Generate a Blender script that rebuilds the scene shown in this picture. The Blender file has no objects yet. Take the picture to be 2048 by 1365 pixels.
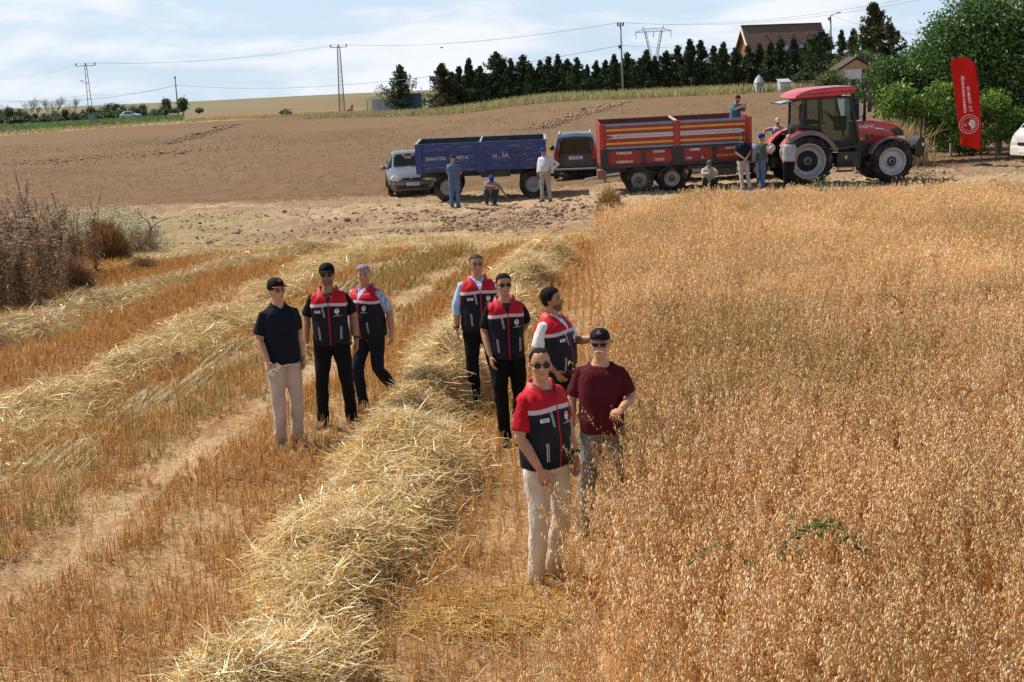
import bpy, bmesh, math, random
import numpy as np
from mathutils import Vector, Matrix, Euler, Quaternion
from mathutils.bvhtree import BVHTree
random.seed(7); RNG = np.random.default_rng(11)
PI = math.pi; rad = math.radians
scene = bpy.context.scene; COL = scene.collection

# ---------------- camera geometry (used to unproject measured points onto the terrain) ----------------
F_PX, PITCH, ROLL, CAM_H = 2450.0, math.atan(510/2450), rad(2.5), 3.6
_f = Vector((0, math.cos(PITCH), -math.sin(PITCH))); _u0 = Vector((0, math.sin(PITCH), math.cos(PITCH))); _r0 = Vector((1, 0, 0))
_r = _r0*math.cos(ROLL) - _u0*math.sin(ROLL); _u = _u0*math.cos(ROLL) + _r0*math.sin(ROLL)
CAM = Vector((0, 0, CAM_H))

def sstep(a, b, x):
    t = np.clip((np.asarray(x, float)-a)/(b-a), 0, 1); return t*t*(3-2*t)
def hnoise(x, y):
    return (np.sin(x*1.7+1.3*np.sin(y*0.9))*np.sin(y*1.3+0.7*np.sin(x*1.1)) + 0.5*np.sin(x*3.9+y*2.7+1)*np.sin(y*4.3-x*1.9))
def H(x, y):
    x = np.asarray(x, float); y = np.asarray(y, float)
    left = 1-sstep(1.0, 5.0, x)
    z = -0.42*sstep(22, 34, y)*(1-sstep(2.4, 4.5, x))
    z = z + sstep(37.2, 39.2, y)*(0.42*(1-sstep(2.4, 4.5, x)) - 0.2*left)
    z = z + 0.2*left*sstep(46, 60, y)
    a = x/np.maximum(y, 1.0)
    z = z + 2.0*sstep(-0.12, 0.06, a)*sstep(56, 165, y)
    tgt = -2.3 + 3.7*sstep(-0.27, -0.11, a)
    tgt = tgt*(1-sstep(-0.1, 0.0, a)) + 0.0
    tgt = np.where(a < -0.27, -1.2, tgt)
    z = z + tgt*sstep(235, 500, y)
    z = z + 0.018*hnoise(x*1.3, y*1.3)*(1-sstep(60, 90, y)) + 0.03*hnoise(x*0.35, y*0.35)
    z = z + 0.25*hnoise(x*0.02+3, y*0.02)*sstep(90, 260, y)*(1-sstep(260, 400, y))*0.4
    return z
def h1(x, y): return float(H(x, y))
def ray(px, py):
    return (_f*F_PX + _r*(px-1024) - _u*(py-682.5))/F_PX
def G(px, py, lift=0.0):
    d = ray(px, py); t = 4.0; step = 0.25
    while t < 1500:
        p = CAM + d*t
        if p.z < h1(p.x, p.y)+lift: break
        t += step*(1 if t < 60 else 4)
    a, b = t-step*4, t
    for _ in range(30):
        m = (a+b)/2; p = CAM + d*m
        if p.z < h1(p.x, p.y)+lift: b = m
        else: a = m
    return CAM + d*b
def AT(px, py, dist):          # point seen at a measured direction at a given distance along +Y
    d = ray(px, py); return CAM + d*(dist/d.y)
def ground_at(px, dist, py=300):
    p = AT(px, py, dist); return Vector((p.x, p.y, h1(p.x, p.y)))

# ---------------- object helpers ----------------
def tag(o, label=None, cat=None, group=None, kind=None):
    if label: o['label'] = label
    if cat: o['category'] = cat
    if group: o['group'] = group
    if kind: o['kind'] = kind
    return o
def empty(name, loc=(0,0,0), rz=0.0, label=None, cat=None, group=None, rot=None, scale=1.0):
    o = bpy.data.objects.new(name, None); COL.objects.link(o); o.location = loc
    o.rotation_euler = rot if rot else (0, 0, rz); o.scale = (scale,)*3; o.empty_display_size = .2
    return tag(o, label, cat, group)
def link(name, me, parent=None, mats=None):
    o = bpy.data.objects.new(name, me); COL.objects.link(o); o.parent = parent
    if mats:
        for m in (mats if isinstance(mats, (list, tuple)) else [mats]): me.materials.append(m)
    return o
def copy_tree(o, parent=None):
    c = o.copy(); COL.objects.link(c)
    if parent is not None: c.parent = parent
    for ch in o.children: copy_tree(ch, c)
    return c
class MB:
    """collects vertices and faces, with a material slot per face"""
    def __init__(s): s.v = []; s.f = []; s.m = []; s.sm = []
    def add(s, vs, fs, mi=0, smooth=False):
        b = len(s.v); s.v += [tuple(p) for p in vs]
        for f in fs: s.f.append(tuple(i+b for i in f)); s.m.append(mi); s.sm.append(smooth)
    def box(s, c, d, mi=0, rot=None, taper=1.0):
        x, y, z = d[0]/2, d[1]/2, d[2]/2; vs = []
        for sz in (-1, 1):
            k = taper if sz > 0 else 1.0
            for sx, sy in ((-1,-1),(1,-1),(1,1),(-1,1)): vs.append(Vector((sx*x*k, sy*y*k, sz*z)))
        if rot is not None: vs = [rot @ p for p in vs]
        vs = [p+Vector(c) for p in vs]
        s.add(vs, [(3,2,1,0),(4,5,6,7),(0,1,5,4),(1,2,6,5),(2,3,7,6),(3,0,4,7)], mi)
    def bar(s, a, b, w, h=None, mi=0):
        a, b = Vector(a), Vector(b); d = b-a; L = d.length
        if L < 1e-6: return
        q = d.to_track_quat('X', 'Z').to_matrix()
        s.box((a+b)/2, (L, w, h or w), mi, q)
    def tube(s, pts, rad_, n=8, mi=0, cap=True, smooth=True, up=None):
        pts = [Vector(p) for p in pts]; k = len(pts)
        rs = rad_ if isinstance(rad_, (list, tuple)) else [rad_]*k
        b = len(s.v); prev = None
        for i, p in enumerate(pts):
            t = (pts[min(i+1, k-1)]-pts[max(i-1, 0)]).normalized()
            if prev is None:
                ref = Vector(up) if up else (Vector((1,0,0)) if abs(t.x) < .8 else Vector((0,1,0)))
                e1 = (ref - t*ref.dot(t)).normalized()
            else:
                e1 = (prev - t*prev.dot(t)).normalized()
            prev = e1; e2 = t.cross(e1)
            rr = rs[i]; ra, rb = rr if isinstance(rr, (tuple, list)) else (rr, rr)
            for j in range(n):
                a = 2*PI*j/n; s.v.append(tuple(p + e1*(ra*math.cos(a)) + e2*(rb*math.sin(a))))
        for i in range(k-1):
            for j in range(n):
                s.f.append((b+i*n+j, b+i*n+(j+1)%n, b+(i+1)*n+(j+1)%n, b+(i+1)*n+j)); s.m.append(mi); s.sm.append(smooth)
        if cap:
            s.f.append(tuple(b+j for j in reversed(range(n)))); s.m.append(mi); s.sm.append(False)
            s.f.append(tuple(b+(k-1)*n+j for j in range(n))); s.m.append(mi); s.sm.append(False)
    def rings(s, rings, mi=0, cap=True, smooth=True, closed=True):
        b = len(s.v); n = len(rings[0])
        for r_ in rings: s.v += [tuple(p) for p in r_]
        m = n if closed else n-1
        for i in range(len(rings)-1):
            for j in range(m):
                s.f.append((b+i*n+j, b+i*n+(j+1)%n, b+(i+1)*n+(j+1)%n, b+(i+1)*n+j)); s.m.append(mi); s.sm.append(smooth)
        if cap:
            s.f.append(tuple(b+j for j in reversed(range(n)))); s.m.append(mi); s.sm.append(False)
            e = b+(len(rings)-1)*n
            s.f.append(tuple(e+j for j in range(n))); s.m.append(mi); s.sm.append(False)
    def prism(s, outline, axis, t0, t1, mi=0, smooth=False):
        """outline of 2-D points extruded between t0 and t1 along axis 'x','y' or 'z'"""
        def mk(p, t): return {'y': (p[0], t, p[1]), 'x': (t, p[0], p[1]), 'z': (p[0], p[1], t)}[axis]
        n = len(outline); vs = [mk(p, t0) for p in outline]+[mk(p, t1) for p in outline]
        s.add(vs, [tuple(range(n)), tuple(range(2*n-1, n-1, -1))]+[(i, i+n, (i+1)%n+n, (i+1)%n) for i in range(n)], mi, smooth)
    def lathe(s, prof, n, c, axis='y', mi=0, smooth=True, cap=False):
        rs = []
        for (r_, t) in prof:
            ring = []
            for j in range(n):
                a = 2*PI*j/n; ca, sa = r_*math.cos(a), r_*math.sin(a)
                p = {'y': (ca, t, sa), 'x': (t, ca, sa), 'z': (ca, sa, t)}[axis]
                ring.append((p[0]+c[0], p[1]+c[1], p[2]+c[2]))
            rs.append(ring)
        s.rings(rs, mi, cap, smooth)
    def ball(s, c, r_, mi=0, nu=12, nv=8):
        rx, ry, rz = r_ if isinstance(r_, (tuple, list)) else (r_,)*3; rs = []
        for i in range(nv+1):
            ph = -PI/2 + PI*i/nv; q = max(math.cos(ph), .02)
            rs.append([(c[0]+rx*q*math.cos(2*PI*j/nu), c[1]+ry*q*math.sin(2*PI*j/nu), c[2]+rz*math.sin(ph)) for j in range(nu)])
        s.rings(rs, mi, True, True)
    def xform(s, M, start=0):
        for i in range(start, len(s.v)): s.v[i] = tuple(M @ Vector(s.v[i]))
    def mesh(s, name):
        me = bpy.data.meshes.new(name); me.from_pydata(s.v, [], s.f)
        me.polygons.foreach_set('material_index', s.m); me.polygons.foreach_set('use_smooth', s.sm)
        bm = bmesh.new(); bm.from_mesh(me); bmesh.ops.recalc_face_normals(bm, faces=bm.faces); bm.to_mesh(me); bm.free()
        me.update(); return me
    def build(s, name, mats, parent=None, bevel=0.0, seg=2, auto=None):
        me = s.mesh(name)
        if bevel:
            bm = bmesh.new(); bm.from_mesh(me)
            bmesh.ops.remove_doubles(bm, verts=bm.verts, dist=1e-5)
            es = [e for e in bm.edges if len(e.link_faces) == 2 and e.calc_face_angle(0) > rad(32)]
            bmesh.ops.bevel(bm, geom=es, offset=bevel, segments=seg, profile=.6, affect='EDGES', clamp_overlap=True)
            bm.to_mesh(me); bm.free()
            if auto:
                for p in me.polygons: p.use_smooth = True
                me.set_sharp_from_angle(angle=rad(auto))
        elif auto:
            for p in me.polygons: p.use_smooth = True
            me.set_sharp_from_angle(angle=rad(auto))
        return link(name, me, parent, mats)
def remesh(me, voxel, smooth=4, name='m', noise=0.0, nscale=10.0):
    """one continuous skin out of overlapping closed pieces"""
    o = bpy.data.objects.new('tmp_remesh', me); COL.objects.link(o)
    m = o.modifiers.new('r', 'REMESH'); m.mode = 'VOXEL'; m.voxel_size = voxel; m.use_smooth_shade = True
    if smooth:
        m2 = o.modifiers.new('s', 'SMOOTH'); m2.iterations = smooth; m2.factor = .5
    dg = bpy.context.evaluated_depsgraph_get(); dg.update()
    new = bpy.data.meshes.new_from_object(o.evaluated_get(dg)); new.name = name
    bpy.data.objects.remove(o); bpy.data.meshes.remove(me)
    n = len(new.vertices); co = np.empty(n*3, np.float32)
    if noise:
        new.vertices.foreach_get('co', co); c = co.reshape(-1, 3); nr = np.empty(n*3, np.float32); new.vertices.foreach_get('normal', nr); nr = nr.reshape(-1, 3)
        s = nscale
        w = np.sin(c[:,2]*s*2.6+2*np.sin(c[:,0]*s*1.3+c[:,1]*s)+c[:,0]*s)*0.6 + np.sin(c[:,2]*s*1.2-c[:,0]*s*2.2+c[:,1]*s*1.7+2)*0.5
        c += nr*(w*noise)[:,None]; new.vertices.foreach_set('co', c.ravel()); new.update()
    new.polygons.foreach_set('use_smooth', np.ones(len(new.polygons), bool))
    return new
def fastmesh(name, verts, quads, cols=None, mat=None, parent=None, smooth=False, attr='Col'):
    """big mesh straight from numpy arrays; quads is Nx4 (or Nx3)"""
    k = quads.shape[1]; me = bpy.data.meshes.new(name)
    me.vertices.add(len(verts)); me.vertices.foreach_set('co', np.ascontiguousarray(verts, np.float32).ravel())
    me.loops.add(len(quads)*k); me.loops.foreach_set('vertex_index', np.ascontiguousarray(quads, np.int32).ravel())
    me.polygons.add(len(quads)); me.polygons.foreach_set('loop_start', np.arange(0, len(quads)*k, k, dtype=np.int32))
    if smooth: me.polygons.foreach_set('use_smooth', np.ones(len(quads), bool))
    me.update(calc_edges=True)
    if cols is not None:
        a = me.attributes.new(attr, 'FLOAT_COLOR', 'POINT')
        c = np.ones((len(verts), 4), np.float32); c[:, :3] = cols; a.data.foreach_set('color', c.ravel())
    return link(name, me, parent, mat)

# ---------------- materials ----------------
MATS = {}
def _nt(name):
    m = bpy.data.materials.new(name); m.use_nodes = True; nt = m.node_tree
    return m, nt, nt.nodes['Principled BSDF']
def pm(name, col, rough=.6, metal=0, var=.12, scale=6.0, bump=0.0, bscale=None, spec=.5, coat=0, dirt=None, dscale=1.5, damt=.5, alpha=1, trans=0, rnd=0, coord='Object'):
    if name in MATS: return MATS[name]
    m, nt, p = _nt(name); N = nt.nodes; L = nt.links
    tc = N.new('ShaderNodeTexCoord'); nz = N.new('ShaderNodeTexNoise'); nz.inputs['Scale'].default_value = scale; nz.inputs['Detail'].default_value = 6
    L.new(tc.outputs[coord], nz.inputs['Vector'])
    mx = N.new('ShaderNodeMix'); mx.data_type = 'RGBA'
    a = [max(0, c*(1-var)) for c in col[:3]]; b = [min(1, c*(1+var)) for c in col[:3]]
    mx.inputs[6].default_value = (*a, 1); mx.inputs[7].default_value = (*b, 1)
    rp = N.new('ShaderNodeMapRange'); rp.inputs[1].default_value = .3; rp.inputs[2].default_value = .7
    L.new(nz.outputs['Fac'], rp.inputs[0]); L.new(rp.outputs[0], mx.inputs[0]); out = mx.outputs[2]
    if dirt:
        n2 = N.new('ShaderNodeTexNoise'); n2.inputs['Scale'].default_value = dscale; n2.inputs['Detail'].default_value = 9; n2.inputs['Roughness'].default_value = .7
        L.new(tc.outputs[coord], n2.inputs['Vector'])
        r2 = N.new('ShaderNodeMapRange'); r2.inputs[1].default_value = .48; r2.inputs[2].default_value = .75; r2.inputs[4].default_value = damt
        L.new(n2.outputs['Fac'], r2.inputs[0]); m2 = N.new('ShaderNodeMix'); m2.data_type = 'RGBA'; m2.inputs[7].default_value = (*dirt, 1)
        L.new(r2.outputs[0], m2.inputs[0]); L.new(out, m2.inputs[6]); out = m2.outputs[2]
    if rnd:
        oi = N.new('ShaderNodeObjectInfo'); hs = N.new('ShaderNodeHueSaturation'); r3 = N.new('ShaderNodeMapRange')
        r3.inputs[3].default_value = 1-rnd; r3.inputs[4].default_value = 1+rnd
        L.new(oi.outputs['Random'], r3.inputs[0]); L.new(r3.outputs[0], hs.inputs['Value']); L.new(out, hs.inputs['Color']); out = hs.outputs[0]
    L.new(out, p.inputs['Base Color']); p.inputs['Roughness'].default_value = rough; p.inputs['Metallic'].default_value = metal
    p.inputs['Specular IOR Level'].default_value = spec; p.inputs['Coat Weight'].default_value = coat; p.inputs['Coat Roughness'].default_value = .08
    if trans: p.inputs['Transmission Weight'].default_value = trans
    if bump:
        n3 = N.new('ShaderNodeTexNoise'); n3.inputs['Scale'].default_value = bscale or scale*3; n3.inputs['Detail'].default_value = 4
        L.new(tc.outputs[coord], n3.inputs['Vector']); bp = N.new('ShaderNodeBump'); bp.inputs['Strength'].default_value = bump; bp.inputs['Distance'].default_value = .02
        L.new(n3.outputs['Fac'], bp.inputs['Height']); L.new(bp.outputs[0], p.inputs['Normal'])
    MATS[name] = m; return m
def leafmat(name, tr=.35, rough=.55, col=None, spec=.3, tint=(1,1,1)):
    """thin plant tissue: colour from the mesh's Col attribute, some light passing through"""
    if name in MATS: return MATS[name]
    m, nt, p = _nt(name); N = nt.nodes; L = nt.links
    if col is None:
        at = N.new('ShaderNodeAttribute'); at.attribute_name = 'Col'; c = at.outputs['Color']
    else:
        rg = N.new('ShaderNodeRGB'); rg.outputs[0].default_value = (*col, 1); c = rg.outputs[0]
    oi = N.new('ShaderNodeObjectInfo'); hs = N.new('ShaderNodeHueSaturation'); r3 = N.new('ShaderNodeMapRange'); r3.inputs[3].default_value = .86; r3.inputs[4].default_value = 1.12
    L.new(oi.outputs['Random'], r3.inputs[0]); L.new(r3.outputs[0], hs.inputs['Value']); L.new(c, hs.inputs['Color']); c = hs.outputs[0]
    L.new(c, p.inputs['Base Color']); p.inputs['Roughness'].default_value = rough; p.inputs['Specular IOR Level'].default_value = spec
    t = N.new('ShaderNodeBsdfTranslucent'); L.new(c, t.inputs['Color']); mx = N.new('ShaderNodeMixShader'); mx.inputs[0].default_value = tr
    L.new(p.outputs[0], mx.inputs[1]); L.new(t.outputs[0], mx.inputs[2]); L.new(mx.outputs[0], N['Material Output'].inputs['Surface'])
    MATS[name] = m; return m
def glassmat(name, col=(.05,.06,.06), alpha=.35):
    """tinted window pane: partly see-through, glossy"""
    if name in MATS: return MATS[name]
    m, nt, p = _nt(name); N = nt.nodes; L = nt.links
    p.inputs['Base Color'].default_value = (*col, 1); p.inputs['Roughness'].default_value = .05; p.inputs['Specular IOR Level'].default_value = .6
    t = N.new('ShaderNodeBsdfTransparent'); t.inputs[0].default_value = (.8,.86,.84,1); mx = N.new('ShaderNodeMixShader'); mx.inputs[0].default_value = alpha
    L.new(t.outputs[0], mx.inputs[1]); L.new(p.outputs[0], mx.inputs[2]); L.new(mx.outputs[0], N['Material Output'].inputs['Surface'])
    MATS[name] = m; return m
def text_mesh(body, size, extrude=.002, align='CENTER', bold=False, sx=1.0):
    cu = bpy.data.curves.new('txt', 'FONT'); cu.body = body; cu.size = size; cu.extrude = extrude; cu.align_x = align; cu.align_y = 'CENTER'
    cu.resolution_u = 2
    if bold: cu.offset = size*.018
    o = bpy.data.objects.new('tmp_txt', cu); COL.objects.link(o); dg = bpy.context.evaluated_depsgraph_get(); dg.update()
    me = bpy.data.meshes.new_from_object(o.evaluated_get(dg)); bpy.data.objects.remove(o); bpy.data.curves.remove(cu)
    if sx != 1.0: me.transform(Matrix.Diagonal((sx, 1, 1, 1)))
    return me
def text_on(name, body, size, M, mat, parent, bold=False, sx=1.0, extrude=.002):
    me = text_mesh(body, size, extrude, 'CENTER', bold, sx); me.transform(M); me.materials.clear()
    return link(name, me, parent, mat)
# text plane frames: lettering on a face looking towards -Y (near side) reads along +X
FACE_NEG_Y = Matrix(((1,0,0,0),(0,0,-1,0),(0,1,0,0),(0,0,0,1)))
# ================= camera, sun, sky =================
cam = bpy.data.cameras.new('camera'); cam_o = bpy.data.objects.new('camera', cam); COL.objects.link(cam_o); scene.camera = cam_o
cam.sensor_width = 36; cam.lens = F_PX/2048*36; cam.clip_end = 6000; cam.clip_start = .1
M = Matrix.Identity(4)
for i in range(3): M[i][0] = _r[i]; M[i][1] = _u[i]; M[i][2] = -_f[i]; M[i][3] = CAM[i]
cam_o.matrix_world = M
SUN_EL, SUN_DIR = rad(50), Vector((-0.86, 0.50))
sd = SUN_DIR.normalized(); sun_vec = Vector((sd.x*math.cos(SUN_EL), sd.y*math.cos(SUN_EL), math.sin(SUN_EL)))
sl = bpy.data.lights.new('sun', 'SUN'); sl.energy = 5.0; sl.angle = rad(.5); sl.color = (1, .93, .82)
so = bpy.data.objects.new('sun', sl); COL.objects.link(so); so.rotation_euler = sun_vec.to_track_quat('Z', 'Y').to_euler()
w = bpy.data.worlds.new('World'); scene.world = w; w.use_nodes = True; N = w.node_tree.nodes; L = w.node_tree.links; bg = N['Background']
sky = N.new('ShaderNodeTexSky'); sky.sky_type = 'NISHITA'; sky.sun_disc = False; sky.sun_elevation = SUN_EL
sky.sun_rotation = math.atan2(sd.x, sd.y); sky.air_density = 1.0; sky.dust_density = 1.2; sky.ozone_density = 1.2; sky.altitude = 100
tc = N.new('ShaderNodeTexCoord'); mp = N.new('ShaderNodeMapping'); mp.inputs['Scale'].default_value = (1.6, 1.6, 7); mp.inputs['Rotation'].default_value = (0, rad(-2), rad(20))
L.new(tc.outputs['Generated'], mp.inputs['Vector'])
n1 = N.new('ShaderNodeTexNoise'); n1.inputs['Scale'].default_value = 2.6; n1.inputs['Detail'].default_value = 9; n1.inputs['Roughness'].default_value = .58; n1.inputs['Distortion'].default_value = .25
L.new(mp.outputs[0], n1.inputs['Vector'])
cr = N.new('ShaderNodeMapRange'); cr.inputs[1].default_value = .42; cr.inputs[2].default_value = .60; cr.interpolation_type = 'SMOOTHSTEP'; cr.inputs[3].default_value = .18; cr.inputs[4].default_value = .95
L.new(n1.outputs['Fac'], cr.inputs[0])
n2 = N.new('ShaderNodeTexNoise'); n2.inputs['Scale'].default_value = 1.3; n2.inputs['Detail'].default_value = 3; L.new(mp.outputs[0], n2.inputs['Vector'])
sepz = N.new('ShaderNodeSeparateXYZ'); L.new(tc.outputs['Generated'], sepz.inputs[0])
fade = N.new('ShaderNodeMapRange'); fade.inputs[1].default_value = .12; fade.inputs[2].default_value = .42; fade.inputs[3].default_value = 1; fade.inputs[4].default_value = .04; L.new(sepz.outputs['Z'], fade.inputs[0])
veil = N.new('ShaderNodeMix'); veil.data_type = 'RGBA'; veil.inputs[0].default_value = .72; veil.inputs[7].default_value = (4.8, 6.6, 8.6, 1); L.new(sky.outputs[0], veil.inputs[6])
vf = N.new('ShaderNodeMath'); vf.operation = 'MULTIPLY'; vf.inputs[1].default_value = .8; L.new(fade.outputs[0], vf.inputs[0]); L.new(vf.outputs[0], veil.inputs[0])
cf = N.new('ShaderNodeMath'); cf.operation = 'MULTIPLY'; L.new(cr.outputs[0], cf.inputs[0]); L.new(fade.outputs[0], cf.inputs[1])
cm = N.new('ShaderNodeMix'); cm.data_type = 'RGBA'; cm.inputs[7].default_value = (8.2, 8.4, 8.7, 1)
L.new(cf.outputs[0], cm.inputs[0]); L.new(veil.outputs[2], cm.inputs[6]); L.new(cm.outputs[2], bg.inputs['Color'])
bg.inputs['Strength'].default_value = .1
scene.view_settings.view_transform = 'Standard'; scene.view_settings.look = 'None'; scene.view_settings.gamma = 1; scene.view_settings.exposure = 0.22
scene.cycles.max_bounces = 6; scene.cycles.transparent_max_bounces = 8; scene.cycles.diffuse_bounces = 3
scene.cycles.caustics_reflective = False; scene.cycles.caustics_refractive = False

# ================= lanes of the stubble field (polylines on the ground) =================
WIND_MAIN = np.array([(-1.95,4.5),(-1.55,7.1),(-1.16,10.5),(-.82,15.3),(-.2,20),(.62,24.8),(1.0,27)])
WIND_TWO = np.array([(-7.2,6.0),(-6.4,10.0),(-5.75,13.1),(-5.2,16.2),(-4.55,19.2),(-3.95,25.5),(-3.4,29.0)])
WIND_THREE = np.array([(-10.0,12.0),(-8.9,15.5),(-7.96,18.7),(-7.3,22.2),(-6.2,27.0),(-5.2,30.5),(-4.4,32.2)])
WIND_FOUR = np.array([(-10.4,26.5),(-8.7,29.0),(-7.0,31.6)])
TRACK_BARE = np.array([(-4.6,4.5),(-3.9,8.4),(-3.45,11.3),(-2.85,14.7),(-1.75,21.5),(-.9,27.5),(-.5,30)])
OAT_EDGE = np.array([(-.1,4.0),(.30,7.0),(.60,8.2),(.78,8.8),(.86,9.5),(.86,10.8),(.82,12.2),(1.2,15),(1.64,20.4),(2.0,27.5),(2.25,29.6)])
def edge_x(poly, y): return np.interp(y, poly[:,1], poly[:,0])
def dlane(poly, x, y): return x-edge_x(poly, y)
OAT_FAR = 28.8
def in_oats(x, y): return (dlane(OAT_EDGE, x, y) > 0) & (y < OAT_FAR+.5*np.sin(x*1.3)-.10*(np.maximum(x-4.5,0)))

# ================= ground: one sheet to the horizon =================
def build_ground():
    ys = np.concatenate([np.arange(-6, 4, .6), np.arange(4, 32, .16), np.arange(32, 48, .14), np.geomspace(48, 400, 230), np.geomspace(410, 4500, 50)])
    ts = np.concatenate([-np.geomspace(.62, 3.0, 14)[::-1], np.linspace(-.6, .6, 300), np.geomspace(.62, 3.0, 14)])
    Y, T = np.meshgrid(ys, ts, indexing='ij'); X = T*np.maximum(Y, 8.0)
    Z = H(X, Y)
    # clods and ruts where the soil is bare
    rough_soil = sstep(33, 36, Y)*(1-sstep(62, 90, Y))
    Z = Z + rough_soil*(0.030*RNG.standard_normal(Z.shape)*(Y < 47) + .012*RNG.standard_normal(Z.shape)*(Y >= 47))
    Z = np.where((Y > 4) & (Y < 33), Z+.010*RNG.standard_normal(Z.shape), Z)
    def C(*c): return np.array(c)
    shape = X.shape+(3,)
    c = np.empty(shape); c[:] = C(.38,.215,.095)
    def paint(mask, col):
        m = np.clip(mask, 0, 1)[..., None]; c[:] = c*(1-m)+np.array(col)*m
    j = .25*hnoise(X*1.9, Y*1.9)+.12*RNG.standard_normal(X.shape)
    dT = dlane(TRACK_BARE, X, Y)
    paint((1-sstep(.10, .30, np.abs(dT)+1.1*j))*.8, (.46,.33,.19))
    paint((1-sstep(.5, 1.1, np.abs(dlane(WIND_MAIN, X, Y)-1.45)+j))*.25, (.40,.28,.15))
    paint(sstep(.5,1.2, hnoise(X*.9+4, Y*.6))*.5*(Y < 31), (.46,.33,.18))
    edgeY = Y + .7*np.sin(X*.5) + 2*j
    paint(sstep(29.6, 31.0, edgeY - .06*X), (.50,.375,.20))             # trampled straw strip
    paint(sstep(33.6, 34.6, edgeY+.3*np.maximum(-X-4, 0)*.3), (.32,.21,.13))               # bank and track: bare earth
    paint(sstep(37.5, 39, edgeY)*(1-sstep(41.5,42.6,edgeY)), (.40,.28,.17))
    paint(sstep(35,37,Y)*sstep(.35,.9,hnoise(X*.45+9, Y*.8))*.6*(1-sstep(44,47,Y)), (.48,.36,.20))
    paint((1-sstep(-10, -5, X+2*j))*sstep(30,33,Y)*(1-sstep(41, 43, edgeY)), (.33,.25,.13))
    paint(sstep(44.5, 47.0, edgeY), (.185,.113,.060))                    # fallow field of short dead grass
    paint(sstep(52, 60, Y)*sstep(.15,.9,hnoise(X*.12+2, Y*.03))*.6, (.20,.132,.074))
    paint(sstep(60, 70, Y)*sstep(.2,.9,hnoise(X*.05+7, Y*.045+3))*.5, (.135,.084,.048))
    paint(sstep(60, 110, Y)*.35, (.20,.132,.072))
    a = X/np.maximum(Y, 1)
    far = 168+37*sstep(-.42,-.235,a)+20*sstep(-.235,-.13,a)-62*sstep(-.12,.02,a)-8*sstep(.05,.3,a) + 4*j
    paint(sstep(-6, 2, Y-far), (.40,.31,.155))                            # pale grass margin
    left = 1-sstep(-.262, -.252, a)
    paint(left*sstep(12, 15, Y-far), (.095,.14,.05))                      # green crop strip
    paint(left*sstep(66, 70, Y-far), (.28,.19,.09))
    paint((1-left)*sstep(8, 12, Y-far)*(1-sstep(-.12,-.10,a)), (.25,.165,.085))   # ripe wheat hill
    paint((1-left)*sstep(55, 70, Y-far)*(1-sstep(-.12,-.10,a)), (.22,.155,.085))
    paint(sstep(-.12,-.10,a)*sstep(6,12,Y-far), (.10,.11,.045))
    paint((a<-.05)*sstep(520,600,Y), (.20,.17,.095))
    nY, nT = X.shape
    idx = np.arange(nY*nT).reshape(nY, nT)
    q = np.stack([idx[:-1,:-1], idx[:-1,1:], idx[1:,1:], idx[1:,:-1]], -1).reshape(-1, 4)
    m, nt, p = _nt('ground_soil'); N = nt.nodes; L = nt.links
    at = N.new('ShaderNodeAttribute'); at.attribute_name = 'Col'; tc = N.new('ShaderNodeTexCoord')
    def noise(sc, det=8, ro=.6, vec=None):
        n = N.new('ShaderNodeTexNoise'); n.inputs['Scale'].default_value = sc; n.inputs['Detail'].default_value = det; n.inputs['Roughness'].default_value = ro
        L.new(vec or tc.outputs['Object'], n.inputs['Vector']); return n.outputs['Fac']
    def rng(src, a, b, c_, d):
        n = N.new('ShaderNodeMapRange'); n.inputs[1].default_value = a; n.inputs[2].default_value = b; n.inputs[3].default_value = c_; n.inputs[4].default_value = d; L.new(src, n.inputs[0]); return n.outputs[0]
    def mul(a, b):
        n = N.new('ShaderNodeMath'); n.operation = 'MULTIPLY'; L.new(a, n.inputs[0]); L.new(b, n.inputs[1]); return n.outputs[0]
    f = mul(mul(rng(noise(1.1), .3, .7, .80, 1.2), rng(noise(14, 6, .7), .3, .7, .72, 1.28)), rng(noise(60, 4, .7), .25, .75, .75, 1.25))
    vm = N.new('ShaderNodeVectorMath'); vm.operation = 'SCALE'; L.new(at.outputs['Color'], vm.inputs[0]); L.new(f, vm.inputs['Scale'])
    L.new(vm.outputs[0], p.inputs['Base Color']); p.inputs['Roughness'].default_value = .95; p.inputs['Specular IOR Level'].default_value = .1
    bp = N.new('ShaderNodeBump'); bp.inputs['Strength'].default_value = .7; bp.inputs['Distance'].default_value = .06
    L.new(noise(16, 8, .65), bp.inputs['Height']); L.new(bp.outputs[0], p.inputs['Normal'])
    o = fastmesh('ground', np.stack([X, Y, Z], -1).reshape(-1, 3), q, c.reshape(-1, 3), m, smooth=True)
    tag(o, kind='structure')
build_ground()
# ================= plant cover: straw, stubble, oats, weeds, clods =================
def tubes_np(P, R, sides=3):
    """P: N,K,3 centre lines; R: N,K radii -> verts, quads of thin tubes (open ends)"""
    n, k, _ = P.shape
    T = np.gradient(P, axis=1); T /= np.linalg.norm(T, axis=2, keepdims=True)+1e-9
    ref = RNG.standard_normal((n, 1, 3)); e1 = np.cross(T, np.repeat(ref, k, 1)); e1 /= np.linalg.norm(e1, axis=2, keepdims=True)+1e-9
    e2 = np.cross(T, e1); V = np.empty((n, k, sides, 3), np.float32)
    for j in range(sides):
        a = 2*PI*j/sides; V[:, :, j] = P+(e1*math.cos(a)+e2*math.sin(a))*R[..., None]
    idx = np.arange(n*k*sides).reshape(n, k, sides); nx = np.roll(idx, -1, 2)
    q = np.stack([idx[:, :-1], nx[:, :-1], nx[:, 1:], idx[:, 1:]], -1).reshape(-1, 4)
    return V.reshape(-1, 3), q, k*sides
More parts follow.
